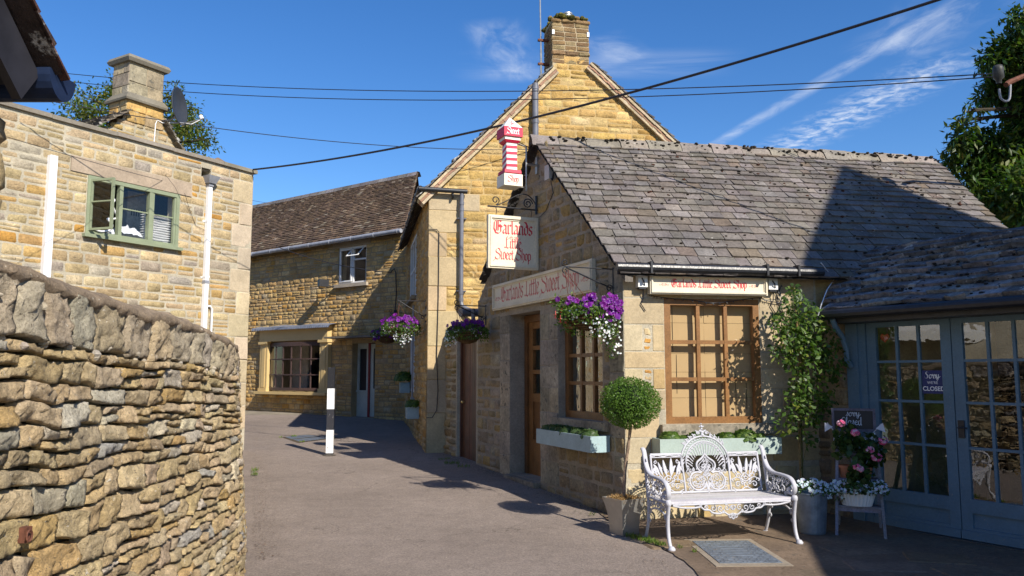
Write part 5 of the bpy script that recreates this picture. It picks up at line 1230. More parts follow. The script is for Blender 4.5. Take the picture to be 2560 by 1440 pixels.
for a, h in smooth2(pts, 3): mb.tube([SF.P(a, h, .03), SF.P(a+U(-.01, .01), h-.02, .035)], .005, 5)
for k in range(5): mb.tube([SF.P(a, h, .02) for a, h in smooth2([(1.78+U(0, .1), 2.6), (1.8+U(0, .1), 2.45), (1.86+U(0, .06), 2.3), (1.9+U(0, .1), 2.16)], 4)], .004, 4)
tag(mb.build('fairy_lights', M['wire']), 'unlit string of dark fairy lights looped above the oak window', 'lights')
mb = MB(); c = SL.P(1.75, 4.25, .06); mb.fbox(SL, 1.68, 1.82, 4.18, 4.38, .0, .1, (.45, .45, .44)); ab = tag(mb.build('alarm_box', M['paint_worn'], loc=tuple(c)), 'small grey junction box high on the shop gable below the verge', 'box')
mb = MB(); mb.tube([SL.P(1.7, 4.19, .06), SL.P(1.64, 4.15, .07), SL.P(1.62, 4.25, .06)], .014, 6); mb.tube([SL.P(1.75, 4.18, .04), SL.P(1.72, 4.0, .02), SL.P(1.95, 3.8, .02), SL.P(2.15, 3.75, .02)], .006, 4); mb.build('cable', M['wire'], ab)

# ============================================================ planting
GR = [(3, (.07, .135, .02)), (3, (.05, .10, .018)), (2, (.11, .18, .03)), (1, (.15, .21, .04))]
PUR = [(4, (.145, .006, .21)), (3, (.11, .005, .17)), (1, (.2, .012, .27))]
def flower(mb, c, nrm, r_, col, pet=5, cup=.25, eye=None):
    nrm = V(nrm).normalized(); a = nrm.cross(V((.31, .7, .2))).normalized(); b = nrm.cross(a); c0 = c-nrm*r_*cup; t0 = U(0, 6)
    for k in range(pet):
        t = t0+k*2*math.pi/pet; w = math.pi/pet*.95
        q = lambda ang, rr, z=0: c+(a*math.cos(ang)+b*math.sin(ang))*r_*rr+nrm*z*r_
        mb.poly([c0, q(t-w, .72, .05), q(t-w*.5, 1.0, -.02), q(t, .94, .06), q(t+w*.5, 1.0, -.02), q(t+w, .72, .05)], (col[0]*U(.85, 1.15), col[1]*U(.85, 1.15), col[2]*U(.85, 1.15)))
    if eye: mb.poly([c+a*r_*.15*math.cos(k)+b*r_*.15*math.sin(k)+nrm*.002 for k in (0, 1.57, 3.14, 4.71)], eye)
def basket_plant(name, c, R_, label, petals, group, trail=(), fuch=None, pink=0, npet=50, lv=900, chain=None, drop=.5, br=None):
    """c: centre of the basket rim"""
    c = V(c); t_ = thing(name, (c.x, c.y, c.z-R_*.75), label, 'hanging basket', group)
    mb = MB(); prof = [(R_*math.cos(R(k*9))*1.0, -R_*.78*math.sin(R(k*9))) for k in range(11)]
    mb.lathe(c, prof, 24, (.09, .05, .025))
    for k in range(7): rr, z = R_*math.cos(R(k*12.5)), -R_*.78*math.sin(R(k*12.5)); mb.tube([c+V((math.cos(R(j*15))*rr*(1.03+.02*(j % 2)), math.sin(R(j*15))*rr*(1.03+.02*(j % 2)), z)) for j in range(24)], .011, 5, hsv((.13, .075, .035), .3), closed=True)
    for j in range(16): mb.tube([c+V((math.cos(R(j*22.5))*p[0]*1.05, math.sin(R(j*22.5))*p[0]*1.05, p[1])) for p in prof[:9]], .006, 4, (.08, .045, .02))
    mb.build('basket', M['wicker'], t_)
    mb = MB()
    for i in range(lv):
        v = rv(); q = c+V((v.x*R_*1.45, v.y*R_*1.45, abs(v.z)*R_*.75-.05*R_)) if U(0, 1) < .75 else c+V((v.x*R_*1.5, v.y*R_*1.5, -U(0, 1)*R_*.5))
        leafq(mb, q, (rv()+v*.7).normalized(), rv(), U(.03, .06), U(.018, .03), pick(GR))
    for (dx, dy, L, n) in trail:
        for s_ in range(n):
            ox, oy = dx*R_+U(-.07, .07), dy*R_+U(-.07, .07); LL = L*U(.55, 1.05); k = int(LL/.013)
            for i in range(k):
                f = i/k; q = c+V((ox*(1+.12*f)+U(-.02, .02), oy*(1+.12*f)+U(-.02, .02), .05-f*LL)); leafq(mb, q, rv(), rv(), .028, .016, pick(GR))
    mb.build('foliage', M['leaf'], t_)
    mb = MB()
    for i in range(npet):
        a0_, a1_, z0_, z1_ = petals; an = R(U(a0_, a1_)); rr = R_*U(.5, 1.5); q = c+V((math.cos(an)*rr, math.sin(an)*rr, R_*U(z0_, z1_)-(rr/R_-.6)*R_*.35))
        nn = V((math.cos(an)*.6, math.sin(an)*.6, .45))+V((0, -.75, .1))+rv()*.5; flower(mb, q, nn, U(.034, .046), pick(PUR))
    mb.build('petunias', M['petal'], t_)
    mb = MB()
    for (dx, dy, L, n) in trail:
        for s_ in range(n*7):
            f = U(0, 1)**.8*L*U(.6, 1.0); q = c+V((dx*R_*(1+.1*f)+U(-.1, .1), dy*R_*(1.05)+U(-.1, .1), .06-f)); flower(mb, q, V((-.2, -1, .3))+rv()*.6, U(.011, .016), (.75, .77, .8))
    for i in range(40): v = rv(); q = c+V((v.x*R_*1.4, -abs(v.y)*R_*1.3, U(-.3, .3)*R_)); flower(mb, q, V((0, -1, .3))+rv()*.5, .012, (.75, .77, .8))
    mb.build('white_flowers', M['petal'], t_)
    if fuch or pink:
        mb = MB()
        for q in (fuch or []):
            q = c+V(q)
            for k in range(5): leafq(mb, q, (V((math.cos(k*1.26), math.sin(k*1.26), .5))).normalized(), UP, .035, .018, (.6, .09, .10))
            for k in range(4): leafq(mb, q, (V((math.cos(k*1.57)*.35, math.sin(k*1.57)*.35, -1))).normalized(), V((1, .2, 0)), .045, .03, (.65, .12, .16))
            mb.tube([q, q+V((0, 0, .05))], .006, 5, (.5, .1, .08))
        for i in range(pink): q = c+V((-.5*R_+U(-.05, .05), -R_*.9, .15*R_+U(-.04, .04))); flower(mb, q, (-.2, -1, .3), .03, (.65, .12, .3))
        mb.build('pink_flowers', M['petal'], t_)
    if chain is not None:
        mb = MB(); hk = V(chain)
        for k in range(3): e = c+V((math.cos(R(k*120+20))*R_*.95, math.sin(R(k*120+20))*R_*.95, .0)); mb.tube([hk, e], .004, 4)
        mb.build('chain', M['rust'], t_)
    return t_
def bracket_(fr, a, h, L, drop, label, name='basket_bracket', flip=1):
    t_ = thing(name, tuple(fr.P(a, h)), label, 'bracket', 'iron basket brackets on the walls')
    Q = lambda d, hh: fr.P(a, hh, d); mb = MB()
    mb.tube([Q(.01, h+.02), Q(.01, h-drop-.1)], .01, 6); mb.tube([Q(.0, h), Q(L, h)], .008, 6); mb.tube([Q(.03, h-drop), Q(L*.98, h-.01)], .009, 6)
    mb.build('arm', M['black'], t_)
    mb = MB(); mb.tube([Q(*p) for p in spiral(.06, h-drop, .045, .012, 200, -260, 20)], .007, 6); mb.tube([Q(*p) for p in spiral(L, h+.045, .045, .012, -90, 300, 18)], .007, 6); mb.tube([Q(*p) for p in spiral(L, h-.045, .04, .012, 90, -280, 18)], .007, 6); mb.build('scroll', M['black'], t_)
    return Q(L, h-.05)
k1 = bracket_(SL, .2, 2.79, .62, .22, 'iron basket bracket at the front corner of the shop gable')
cb1 = SL.P(.14, 2.27, .42); cb1 = at(1462, 790, 8.85)
basket_plant('hanging_basket', cb1, .2, 'large hanging basket of purple petunias, pink fuchsia and trailing white flowers at the shop corner', (-100, 40, .55, 1.25), 'hanging flower baskets', trail=((.3, -.8, .25, 4), (1.0, -.5, .36, 6), (1.45, -.2, .52, 9), (.6, -.9, .32, 3)), fuch=[(-.33, -.1, .0), (-.28, -.16, -.05), (-.22, -.15, -.06), (-.26, -.1, .03)], npet=1, lv=1500, chain=tuple(k1))
# the big petunia head leans out to the right of the corner basket
mb = MB()
for i in range(74):
    x, y = U(1450, 1556), U(736, 800)
    if ((x-1503)/58)**2+((y-768)/36)**2 > 1: continue
    q = at(x, y, 8.6+U(0, .14)+abs(x-1490)*.001); flower(mb, q, V((.15, -1, .35))+rv()*.45, U(.032, .045), pick(PUR))
bo = [o for o in bpy.data.objects if o.name == 'hanging_basket'][0]; mb.build('petunia_head', M['petal'], bo); mb = MB()
for (x, y) in ((1394, 748), (1432, 748), (1442, 752), (1420, 756), (1425, 745)): flower(mb, at(x, y, 8.7), V((-.1, -1, .3))+rv()*.3, .034, pick(PUR))
mb.build('petunia_sprig', M['petal'], bo)
mb = MB()
for i in range(700):
    x, y = U(1395, 1550), U(745, 850)
    if ((x-1475)/88)**2+((y-795)/50)**2 > 1: continue
    leafq(mb, at(x, y, 8.72+U(0, .25)), rv(), rv(), U(.03, .055), U(.018, .028), pick(GR))
for (x0, y0, x1, y1) in ((1400, 770, 1378, 752), (1410, 760, 1392, 738), (1500, 800, 1548, 840), (1470, 765, 1420, 738)):
    for i in range(40): f = U(0, 1); leafq(mb, at(x0+(x1-x0)*f+U(-6, 6), y0+(y1-y0)*f+U(-6, 6), 8.75), rv(), rv(), .04, .02, pick(GR))
mb.build('leafy_sprays', M['leaf'], bo)
k2 = bracket_(SL, 4.22, 2.68, .5, .2, 'iron basket bracket above the brown side door')
basket_plant('hanging_basket', at(1168, 832, 12.45), .21, 'hanging basket of dark purple petunias in half shade above the brown side door', (-200, 60, .25, 1.05), 'hanging flower baskets', trail=((-1.2, -.4, .32, 6), (-.6, -.6, .2, 2)), npet=60, lv=1500, chain=tuple(k2))
k3 = bracket_(GS, .3, 2.95, .5, .3, 'iron basket bracket on the side wall near the pale quoins')
basket_plant('hanging_basket', at(1002, 822, 14.9), .24, 'sunlit hanging basket of purple petunias and white trailers in front of the far house', (-200, 60, .2, 1.05), 'hanging flower baskets', trail=((.5, -.8, .34, 8), (.0, -.8, .42, 8)), npet=80, lv=1500, pink=4, chain=tuple(k3))
k4 = bracket_(GS, 4.0, 3.0, .5, .3, 'iron basket bracket on the side wall near the far doorway')
basket_plant('hanging_basket', at(968, 838, 18.3), .24, 'shaded hanging basket of purple petunias in front of the far doorway', (-200, 60, -.2, .9), 'hanging flower baskets', trail=((-1, -.5, .2, 2),), npet=60, lv=800, chain=tuple(k4))

MINT = (.36, .44, .40); MINTB = (.32, .43, .45)
def clump(mb, c, r_, n, L, pal, flat=.8):
    for i in range(n):
        v = rv(); q = c+V((v.x*r_, v.y*r_, abs(v.z)*r_*flat)); nn = (v+V((0, 0, .5))).normalized()
        # small round scalloped leaf
        a = nn.cross(V((.3, .5, .1))).normalized(); b = nn.cross(a); s_ = L*U(.6, 1.2); cc = pick(pal)
        mb.poly([q+(a*math.cos(R(k*60))+b*math.sin(R(k*60)))*s_*(.5 if k % 2 else .55)+nn*(.1*s_ if k % 2 else 0) for k in range(6)], cc)
def trough(fr, a0, a1, h0, h1, d0, d1, col, label, plants, name='window_box', grp='painted window boxes', L=.05, npl=230, r_=.105, pal=GR, hh=.02):
    t_ = thing(name, tuple(fr.P((a0+a1)/2, h0, d0)), label, 'window box', grp); th = .018; mb = MB()
    mb.fbox(fr, a0, a1, h0, h1, d1-th, d1, col); mb.fbox(fr, a0, a1, h0, h1, d0, d0+th, col); mb.fbox(fr, a0, a0+th, h0, h1, d0+th, d1-th, col); mb.fbox(fr, a1-th, a1, h0, h1, d0+th, d1-th, col); mb.fbox(fr, a0+th, a1-th, h0, h0+th, d0+th, d1-th, col)
    mb.build('box', M['paint_worn'], t_)
    mb = MB(); mb.quad(fr.P(a0+th, h1-.035, d0+th), fr.P(a1-th, h1-.035, d0+th), fr.P(a1-th, h1-.035, d1-th), fr.P(a0+th, h1-.035, d1-th), (.04, .028, .02)); mb.build('soil', M['soil'], t_)
    mb = MB()
    for a, k in plants: clump(mb, fr.P(a, h1-.045+hh, (d0+d1)/2+U(-.02, .02)), r_*k, int(npl*k), L, pal)
    mb.build('plants', M['leaf'], t_)
trough(SF, .30, 1.70, .73, .905, .02, .27, MINT, 'pale mint window box behind the white bench under the oak window', [(.46, 1.1), (.6, .5), (.77, 1), (.95, .6), (1.12, .9), (1.33, 1.3), (1.5, .7)])
trough(SL, .30, 1.74, .725, .905, .02, .27, MINTB, 'pale blue-green window box on the shaded gable beside the shop door', [(.5, 1), (.68, .8), (.85, 1), (1.05, 1), (1.25, 1), (1.42, 1), (1.6, .9)], pal=[(1, (.05, .10, .03)), (1, (.08, .13, .045))])
trough(GS, 1.45, 1.95, .72, .96, .02, .26, MINTB, 'lower pale blue window box on the gabled house side wall', [(1.55, 1.4), (1.75, 1.4)], npl=90, L=.06, hh=.05)
trough(GS, 4.4, 4.9, 1.16, 1.40, .02, .24, MINTB, 'upper pale blue window box on the gabled house side wall', [(4.5, 2), (4.7, 2.4)], npl=90, L=.07, hh=.1)

# topiary ball in a tapered silver pot
tp = thing('topiary', tuple(G(1556, 1335)), 'clipped ball of small green leaves on a bare stem in a tapered silver pot', 'topiary')
pc_ = G(1556, 1335); pc_ = V((1.13, 8.27, 0)); rz = .55
def sqr(hw, z): return [pc_+V((math.cos(rz+math.pi/4+k*math.pi/2)*hw*1.414, math.sin(rz+math.pi/4+k*math.pi/2)*hw*1.414, z)) for k in range(4)]
mb = MB(); rows = [sqr(.104+(.158-.104)*f**2.2, .005+.355*f) for f in [i/8 for i in range(9)]]; rows += [sqr(.145, .36), sqr(.14, .30)]
mb.grid(rows, closed=True); mb.poly(rows[0]); mb.build('pot', M['steel'], tp)
mb = MB(); mb.poly(sqr(.144, .32), (.25, .15, .06))
for i in range(900):
    a, b = U(-.135, .135), U(-.135, .135); q = pc_+V((a*math.cos(rz)-b*math.sin(rz), a*math.sin(rz)+b*math.cos(rz), .335+.03*(1-(a*a+b*b)*30)+U(-.01, .012))); d_ = rv(); d_.z = abs(d_.z)*.5; leafq(mb, q, d_.normalized(), UP, .05, .007, hsv((.36, .22, .085), .35))
mb.build('mulch', M['coir'], tp)
bc = at(1576, 1008, 8.2); mb = MB(); st = [pc_+V((.0, 0, .34)), pc_+V((.015, 0, .6)), pc_+V((.05, 0, .85)), V((bc.x, bc.y, bc.z-.2)), V((bc.x, bc.y, bc.z))]
mb.tube([V(q) for q in smooth2([tuple(p) for p in st], 6)], lambda f: .02*(1-.3*f)+.002*math.sin(f*40), 8, (.30, .215, .15)); mb.build('stem', M['bark'], tp)
mb = MB(); BX = [(4, (.085, .165, .02)), (3, (.06, .13, .015)), (3, (.12, .21, .03))]
for i in range(9500):
    v = rv(); rr = .296*(1-.30*U(0, 1)**2.2)*(1+.09*noise.noise(v*2.6)+.09*noise.noise(v*7)+(.08*U(0, 1) if i % 29 == 0 else 0)); q = bc+V((v.x*rr, v.y*rr, v.z*rr*.86)); n_ = (v+rv()*.9).normalized(); leafq(mb, q, (v*.7+rv()).normalized(), n_, U(.016, .026), .013, pick(BX))
mb.lathe(bc, [(0, -.2), (.12, -.17), (.2, -.05), (.2, .05), (.12, .17), (0, .2)], 12, (.012, .025, .006)); mb.build('clipped_ball', M['leaf'], tp)

# tall climber right of the oak window
cl_ = thing('climber', (3.2, 8.98, .02), 'tall leafy green climber on a cane against the shaded wall right of the oak window', 'plant')
mb = MB(); cst = [G(2003, 1300)]; cst = [V((3.2, 8.98, 0)), at(2001, 1180, 8.95), at(1998, 1050, 8.93), at(2000, 900, 8.9), at(1990, 780, 8.85), at(1985, 720, 8.8)]
mb.tube(cst, .012, 7, (.28, .2, .09)); mb.tube([p+V((.03, .02, 0)) for p in cst[:-1]], .008, 6, (.12, .13, .04)); mb.build('stem', M['bark'], cl_)
mb = MB(); CLP = [(3, (.06, .12, .016)), (3, (.045, .09, .014)), (1.2, (.11, .17, .024)), (.6, (.16, .19, .03))]
reg = [(1988, 722, 14, 60), (1985, 745, 28, 130), (1990, 790, 48, 330), (1958, 805, 34, 160), (2030, 800, 38, 240), (2010, 840, 55, 430), (1975, 850, 42, 260), (2050, 850, 45, 300), (2085, 900, 34, 190), (2020, 900, 60, 460), (1950, 880, 26, 90), (2040, 950, 55, 350), (2000, 985, 38, 210), (2060, 1000, 32, 140), (1965, 1050, 34, 120), (2010, 1055, 40, 170), (1995, 1010, 30, 120), (2090, 935, 22, 60), (1928, 790, 14, 26), (2025, 1100, 20, 40), (1935, 870, 14, 24), (2035, 1020, 40, 150)]
for x, y, r_, n in reg:
    Y0 = 8.78+max(0, (x-1980))*.0003
    for i in range(int(n*.52)):
        while 1:
            a, b = U(-1, 1), U(-1, 1)
            if a*a+b*b < 1: break
        q = at(x+a*r_, y+b*r_, Y0+U(-.2, .16)); ax = (rv()*.9+V((a*.6, -.3, -.35))).normalized(); leafq(mb, q, ax, (rv()*.6+V((0, -.5, .7))).normalized(), U(.035, .085), U(.022, .05), pick(CLP))
mb.build('leaves', M['leaf'], cl_)
mb = MB()
for x, y, r_, n in reg: q = at(x, y, 8.8); s_ = min(cst, key=lambda p: abs(p.z-(q.z-.12))); mb.tube([s_, s_.lerp(q, .6)+V((0, 0, .03)), q], .004, 4, (.1, .12, .04))
mb.build('twigs', M['bark'], cl_)

# galvanised bucket with white flowers
bk_ = G(2031, 1333); gb = thing('galvanised_bucket', tuple(bk_), 'galvanised metal bucket planter of white flowers between the bench and the stepladder', 'planter')
mb = MB(); mb.lathe(bk_, [(0, .005), (.125, .005), (.13, .02), (.158, .39), (.166, .395), (.166, .41), (.155, .41), (.15, .36), (0, .36)], 32); mb.build('bucket', M['zinc'], gb, smooth=False)
def whites(mbl, mbf, c, rx, ry, n, lean=V((0, 0, 0))):
    for i in range(n):
        v = rv(); q = c+V((v.x*rx, v.y*ry, abs(v.z)*.12)); leafq(mbl, q, rv(), rv(), .035, .018, pick([(1, (.05, .10, .02)), (1, (.08, .14, .03))]))
        if i % 3 == 0: flower(mbf, q+V((0, 0, .015)), V((0, -.8, .6))+rv()*.5, U(.013, .019), (.62, .68, .78))
l_, f_ = MB(), MB(); whites(l_, f_, bk_+V((0, 0, .40)), .2, .17, 420); whites(l_, f_, bk_+V((.2, -.02, .34)), .12, .1, 120); l_.build('leaves', M['leaf'], gb); f_.build('white_flowers', M['petal'], gb)

# ============================================================ stepladder display
la = thing('stepladder', tuple(G(2150, 1345)), 'old grey wooden stepladder used as a plant stand by the blue-grey doors', 'stepladder')
L0, R0_ = V((3.232, 8.177, .0)), V((3.64, 8.01, .0)); wdir = (R0_-L0).normalized(); back = V((-wdir.y, wdir.x, 0)); Ht = 1.0
LF = Frame((L0.x, L0.y), (wdir.x, wdir.y)); LF.n = -back; W_ = (R0_-L0).length
GW = (.24, .235, .27)
def lp(a, h, q): return LF.P(a, h, -q)
def beam(mb, p, q, w, t_, col, side=None):
    p, q = V(p), V(q); ax = (q-p).normalized(); s_ = side or LF.u; b = ax.cross(s_).normalized(); s2 = b.cross(ax).normalized()
    c = [(-w/2, -t_/2), (w/2, -t_/2), (w/2, t_/2), (-w/2, t_/2)]; mb.hexa([p+s2*x+b*y for x, y in c]+[q+s2*x+b*y for x, y in c], col)
for a, nm in ((0, 'front_rail'), (W_, 'front_rail')):
    s_ = .04 if a == 0 else -.04; mb = MB(); beam(mb, lp(a, 0, 0), lp(a+s_, Ht, .27), .028, .055, hsv(GW)); mb.build('front_rail', M['grey_wood'], la)
for a in (.02, W_-.02): mb = MB(); beam(mb, lp(a, 0, .52), lp(a+(.03 if a < .1 else -.03), Ht-.03, .31), .025, .04, hsv(GW)); mb.build('back_rail', M['grey_wood'], la)
for h in (.27, .53, .78): mb = MB(); q = .27*h/Ht; mb.fbox(LF, .02, W_-.02, h, h+.022, -q-.16, -q+.03, hsv(GW)); mb.fbox(LF, .025, W_-.025, h-.035, h-.002, -q-.0, -q+.015, hsv(GW)); mb.build('step', M['grey_wood'], la)
bd = thing('chalkboard', tuple(lp(W_/2, .98, .25)), 'small framed chalkboard reading sorry closed on top of the stepladder', 'sign')
cf_o = lp(0, 0, .245); CF = Frame((cf_o.x, cf_o.y), (wdir.x, wdir.y)); CF.n = -back
x0, y1 = CF.pix(2078, 1020); x1, y0 = CF.pix(2190, 1070); y0 = y1-.235
mb = MB(); mb.fbox(CF, x0+.02, x1-.02, y0+.02, y1-.02, -.012, -.004, (.012, .012, .016)); mb.build('slate_panel', M['paint'], bd)
mb = MB()
for q in ((x0, x1, y1-.025, y1), (x0, x1, y0, y0+.025), (x0, x0+.025, y0+.025, y1-.025), (x1-.025, x1, y0+.025, y1-.025)): mb.fbox(CF, *q, -.016, .006, (.14, .13, .16))
mb.build('frame', M['grey_wood'], bd)
SC = {'s': (.62, [[(.0, .1), (.25, .45), (.35, .95), (.45, .55), (.4, .1), (.15, .0), (.05, .15)]]), 'o': (.6, [[(.3, .9), (.08, .7), (.05, .25), (.25, 0), (.48, .25), (.45, .7), (.3, .9), (.6, .75)]]),
      'r': (.5, [[(0, .1), (.12, .9), (.2, .7), (.38, .8), (.36, .2), (.5, .0)]]), 'y': (.7, [[(0, .9), (.08, .3), (.3, .15), (.45, .9)], [(.45, .9), (.42, .1), (.2, -.5), (.0, -.35), (.3, .0), (.8, .4)]]),
      'C': (.85, [[(.75, 1.3), (.55, 1.55), (.2, 1.2), (.1, .5), (.35, 0), (.8, .25)]]), 'l': (.35, [[(0, .2), (.25, 1.2), (.2, 1.6), (.08, 1.2), (.1, .2), (.3, 0)]]), 'e': (.55, [[(.05, .4), (.4, .65), (.3, .92), (.06, .6), (.12, .1), (.5, .15)]]),
      'd': (.65, [[(.42, .8), (.15, .85), (.05, .3), (.25, 0), (.42, .4), (.5, 1.6), (.48, .2), (.6, .05)]]), 'S': (.9, [[(.8, 1.35), (.55, 1.6), (.25, 1.25), (.6, .7), (.5, .1), (.1, .05), (-.05, .4)]]), ' ': (.4, [])}
mb = MB(); PC = lambda x, y, d: CF.P(x, y, -.0035+d)
nibtext(mb, 'sorry', PC, (x0+x1)/2-.07, y0+.155, .042, nib=.05, gl=SC, sm=5, thin=.1, sx=1.1); nibtext(mb, 'Closed', PC, (x0+x1)/2-.12, y0+.065, .05, nib=.05, gl=SC, sm=5, thin=.1, sx=1.1)
mb.build('chalk_writing', plain('chalk', (.5, .55, .62), .9), bd)
bt = thing('bunting', tuple(lp(W_/2, .85, .2)), 'white triangular bunting strung across the chalkboard and ladder', 'bunting')
mb = MB(); pts = smooth2([(-.05, 1.10), (.03, 1.0), (.13, .95), (.25, .935), (.37, 1.0), (.46, 1.10)], 6); B = lambda a, h, d=0: lp(a, h, .2-d); mb.tube([B(a, h) for a, h in pts], .004, 4); mb.build('string', M['cloth'], bt)
for a, h, tilt_ in ((-.035, 1.08, -.5), (.05, .985, -.6), (.15, .945, -.2), (.27, .94, .15), (.36, .99, .5), (.44, 1.08, .7)):
    mb = MB(); ct, st_ = math.cos(tilt_), math.sin(tilt_); w_ = .045; T = lambda x, y: B(a+x*ct-y*st_, h+x*st_+y*ct, .004)
    mb.poly([T(-w_, 0), T(w_, 0), T(0, -.085)], (.62, .62, .66)); mb.poly([T(-w_, 0)+back*.003, T(w_, 0)+back*.003, T(0, -.085)+back*.003], (.62, .62, .66)); mb.build('pennant', M['cloth'], bt)
GER = [(2, (.03, .065, .015)), (2, (.045, .09, .02)), (1, (.06, .11, .03))]
def gerhead(mb, c, r_=.045):
    for i in range(34): v = rv(); flower(mb, c+V((v.x*r_, v.y*r_, v.z*r_*.8)), v+V((0, -.6, .2)), U(.011, .016), pick([(2, (.68, .10, .26)), (1, (.75, .28, .42)), (1, (.72, .5, .58))]))
def geranium(name, label, c, potfn, cl, heads, hY):
    t_ = thing(name, tuple(c), label, 'potted plant'); potfn(t_, c)
    mb = MB()
    for x, y, r_, n in cl:
        for i in range(int(n*.62)):
            while 1:
                a, b = U(-1, 1), U(-1, 1)
                if a*a+b*b < 1: break
            clump(mb, at(x+a*r_, y+b*r_, hY+U(-.12, .12)), .001, 1, .06, GER)
    for x, y in heads: mb.tube([at(x, y, hY-.1), at(x+U(-4, 4), y+25, hY-.04), at(cl[0][0], cl[0][1], hY)], .003, 4, (.06, .1, .03))
    mb.build('leaves', M['leaf'], t_)
    mb = MB()
    for x, y in heads: gerhead(mb, at(x, y, hY-.13), U(.032, .048))
    mb.build('pink_flowers', M['petal'], t_); return t_
def terra(t_, c): mb = MB(); mb.lathe(c, [(0, .0), (.05, .0), (.068, .1), (.078, .1), (.08, .125), (.07, .125), (.065, .1), (0, .1)], 24); mb.build('pot', M['terracotta'], t_)
geranium('potted_geranium', 'pink geranium in a terracotta pot on the middle step of the ladder', lp(.11, .552, .20), terra, [(2115, 1090, 32, 150), (2105, 1125, 26, 90), (2130, 1110, 28, 80)], [(2103, 1058), (2138, 1081)], 8.25)
def nopot(t_, c): mb = MB(); mb.lathe(c, [(0, 0), (.045, 0), (.06, .1), (.06, .11), (0, .1)], 18); mb.build('pot', M['terracotta'], t_)
geranium('potted_geranium', 'tall pink geranium leaning right off the ladder towards the door', lp(.30, .552, .20), nopot, [(2165, 1110, 30, 120), (2190, 1125, 26, 90), (2170, 1150, 28, 90), (2195, 1150, 18, 40), (2150, 1130, 26, 70)], [(2208, 1102), (2175, 1124), (2192, 1143)], 8.2)
def trough_(t_, c):
    mb = MB(); rows = []; n = 56
    for r_, z in ((.125, 0), (.13, .01), (.165, .12), (.172, .125), (.172, .135), (.16, .135), (.15, .1)): rows.append([c+LF.u*math.cos(k*2*math.pi/n)*r_*(1.0 if k % 2 or z > .12 else .96)*1.08-LF.n*math.sin(k*2*math.pi/n)*r_*.6*(1 if k % 2 or z > .12 else .95)+UP*z for k in range(n)])
    mb.grid(rows, (.66, .66, .64), closed=True); mb.poly(rows[0], (.6,)*3); mb.poly(rows[-1], (.04, .03, .02)); mb.build('ribbed_planter', M['paint'], t_)
tg_ = geranium('white_planter', 'white ribbed oval planter of geranium and small white flowers on the bottom step', lp(.20, .293, .09), trough_, [(2145, 1185, 30, 120), (2160, 1205, 32, 130), (2130, 1200, 20, 60)], [(2142, 1167), (2150, 1172)], 8.15)
l_, f_ = MB(), MB(); q0 = lp(.2, .42, .06); whites(l_, f_, q0, .24, .1, 520); whites(l_, f_, q0+LF.u*.22+UP*.0, .07, .07, 130); whites(l_, f_, q0-LF.u*.2-UP*.02, .07, .07, 110); l_.build('trailing_leaves', M['leaf'], tg_); f_.build('white_flowers', M['petal'], tg_)
# notice and heart behind the left door glass
nx0, ny1 = RD.pix(2300, 925); nx1, ny0 = RD.pix(2356, 985); ny1 = ny0+.235; nx1 = nx0+.235
mb = MB(); mb.fbox(RD, nx0, nx1, ny0, ny1, -.034, -.030, (.02, .03, .13)); no = tag(mb.build('closed_notice', M['paint'], loc=tuple(RD.P(nx0, ny0, -.03))), 'navy notice reading sorry closed in the left glazed door', 'notice')
PD = lambda x, y, d: RD.P(x, y, -.0295+d)
mb = MB(); nibtext(mb, 'Sorry', PD, nx0+.03, ny0+.155, .042, nib=.1, gl=SC, sm=5, thin=.12, sx=1.15)
def btext(s, x, y, size, mb_, PD, bold=0):
    cu = bpy.data.curves.new('t', 'FONT'); cu.body = s; cu.size = size; cu.align_x = 'CENTER'; cu.offset = bold
    ob_ = bpy.data.objects.new('t', cu); COL.objects.link(ob_); dg = bpy.context.evaluated_depsgraph_get(); me = bpy.data.meshes.new_from_object(ob_.evaluated_get(dg))
    for p in me.polygons: mb_.poly([PD(x+me.vertices[i].co.x, y+me.vertices[i].co.y, .0003) for i in p.vertices])
    bpy.data.objects.remove(ob_); bpy.data.curves.remove(cu); bpy.data.meshes.remove(me)
btext("WE'RE", (nx0+nx1)/2-.01, ny0+.098, .04, mb, PD); btext('CLOSED', (nx0+nx1)/2, ny0+.03, .062, mb, PD, .0012); mb.build('lettering', M['ink_white'], no)
hx, hy = RD.pix(2205, 843); mb = MB(); pts = [(0, -.055), (.04, -.02), (.05, .015), (.03, .04), (.0, .022), (-.03, .04), (-.05, .015), (-.04, -.02)]
for d in (-.06, -.045): mb.poly([RD.P(hx+x, hy+y, d) for x, y in pts], (.5, .02, .02))
mb.grid([[RD.P(hx+x, hy+y, d) for x, y in pts] for d in (-.06, -.045)], (.5, .02, .02), closed=True); tag(mb.build('heart_ornament', M['paint']), 'small red heart hanging inside the left glazed door', 'ornament')

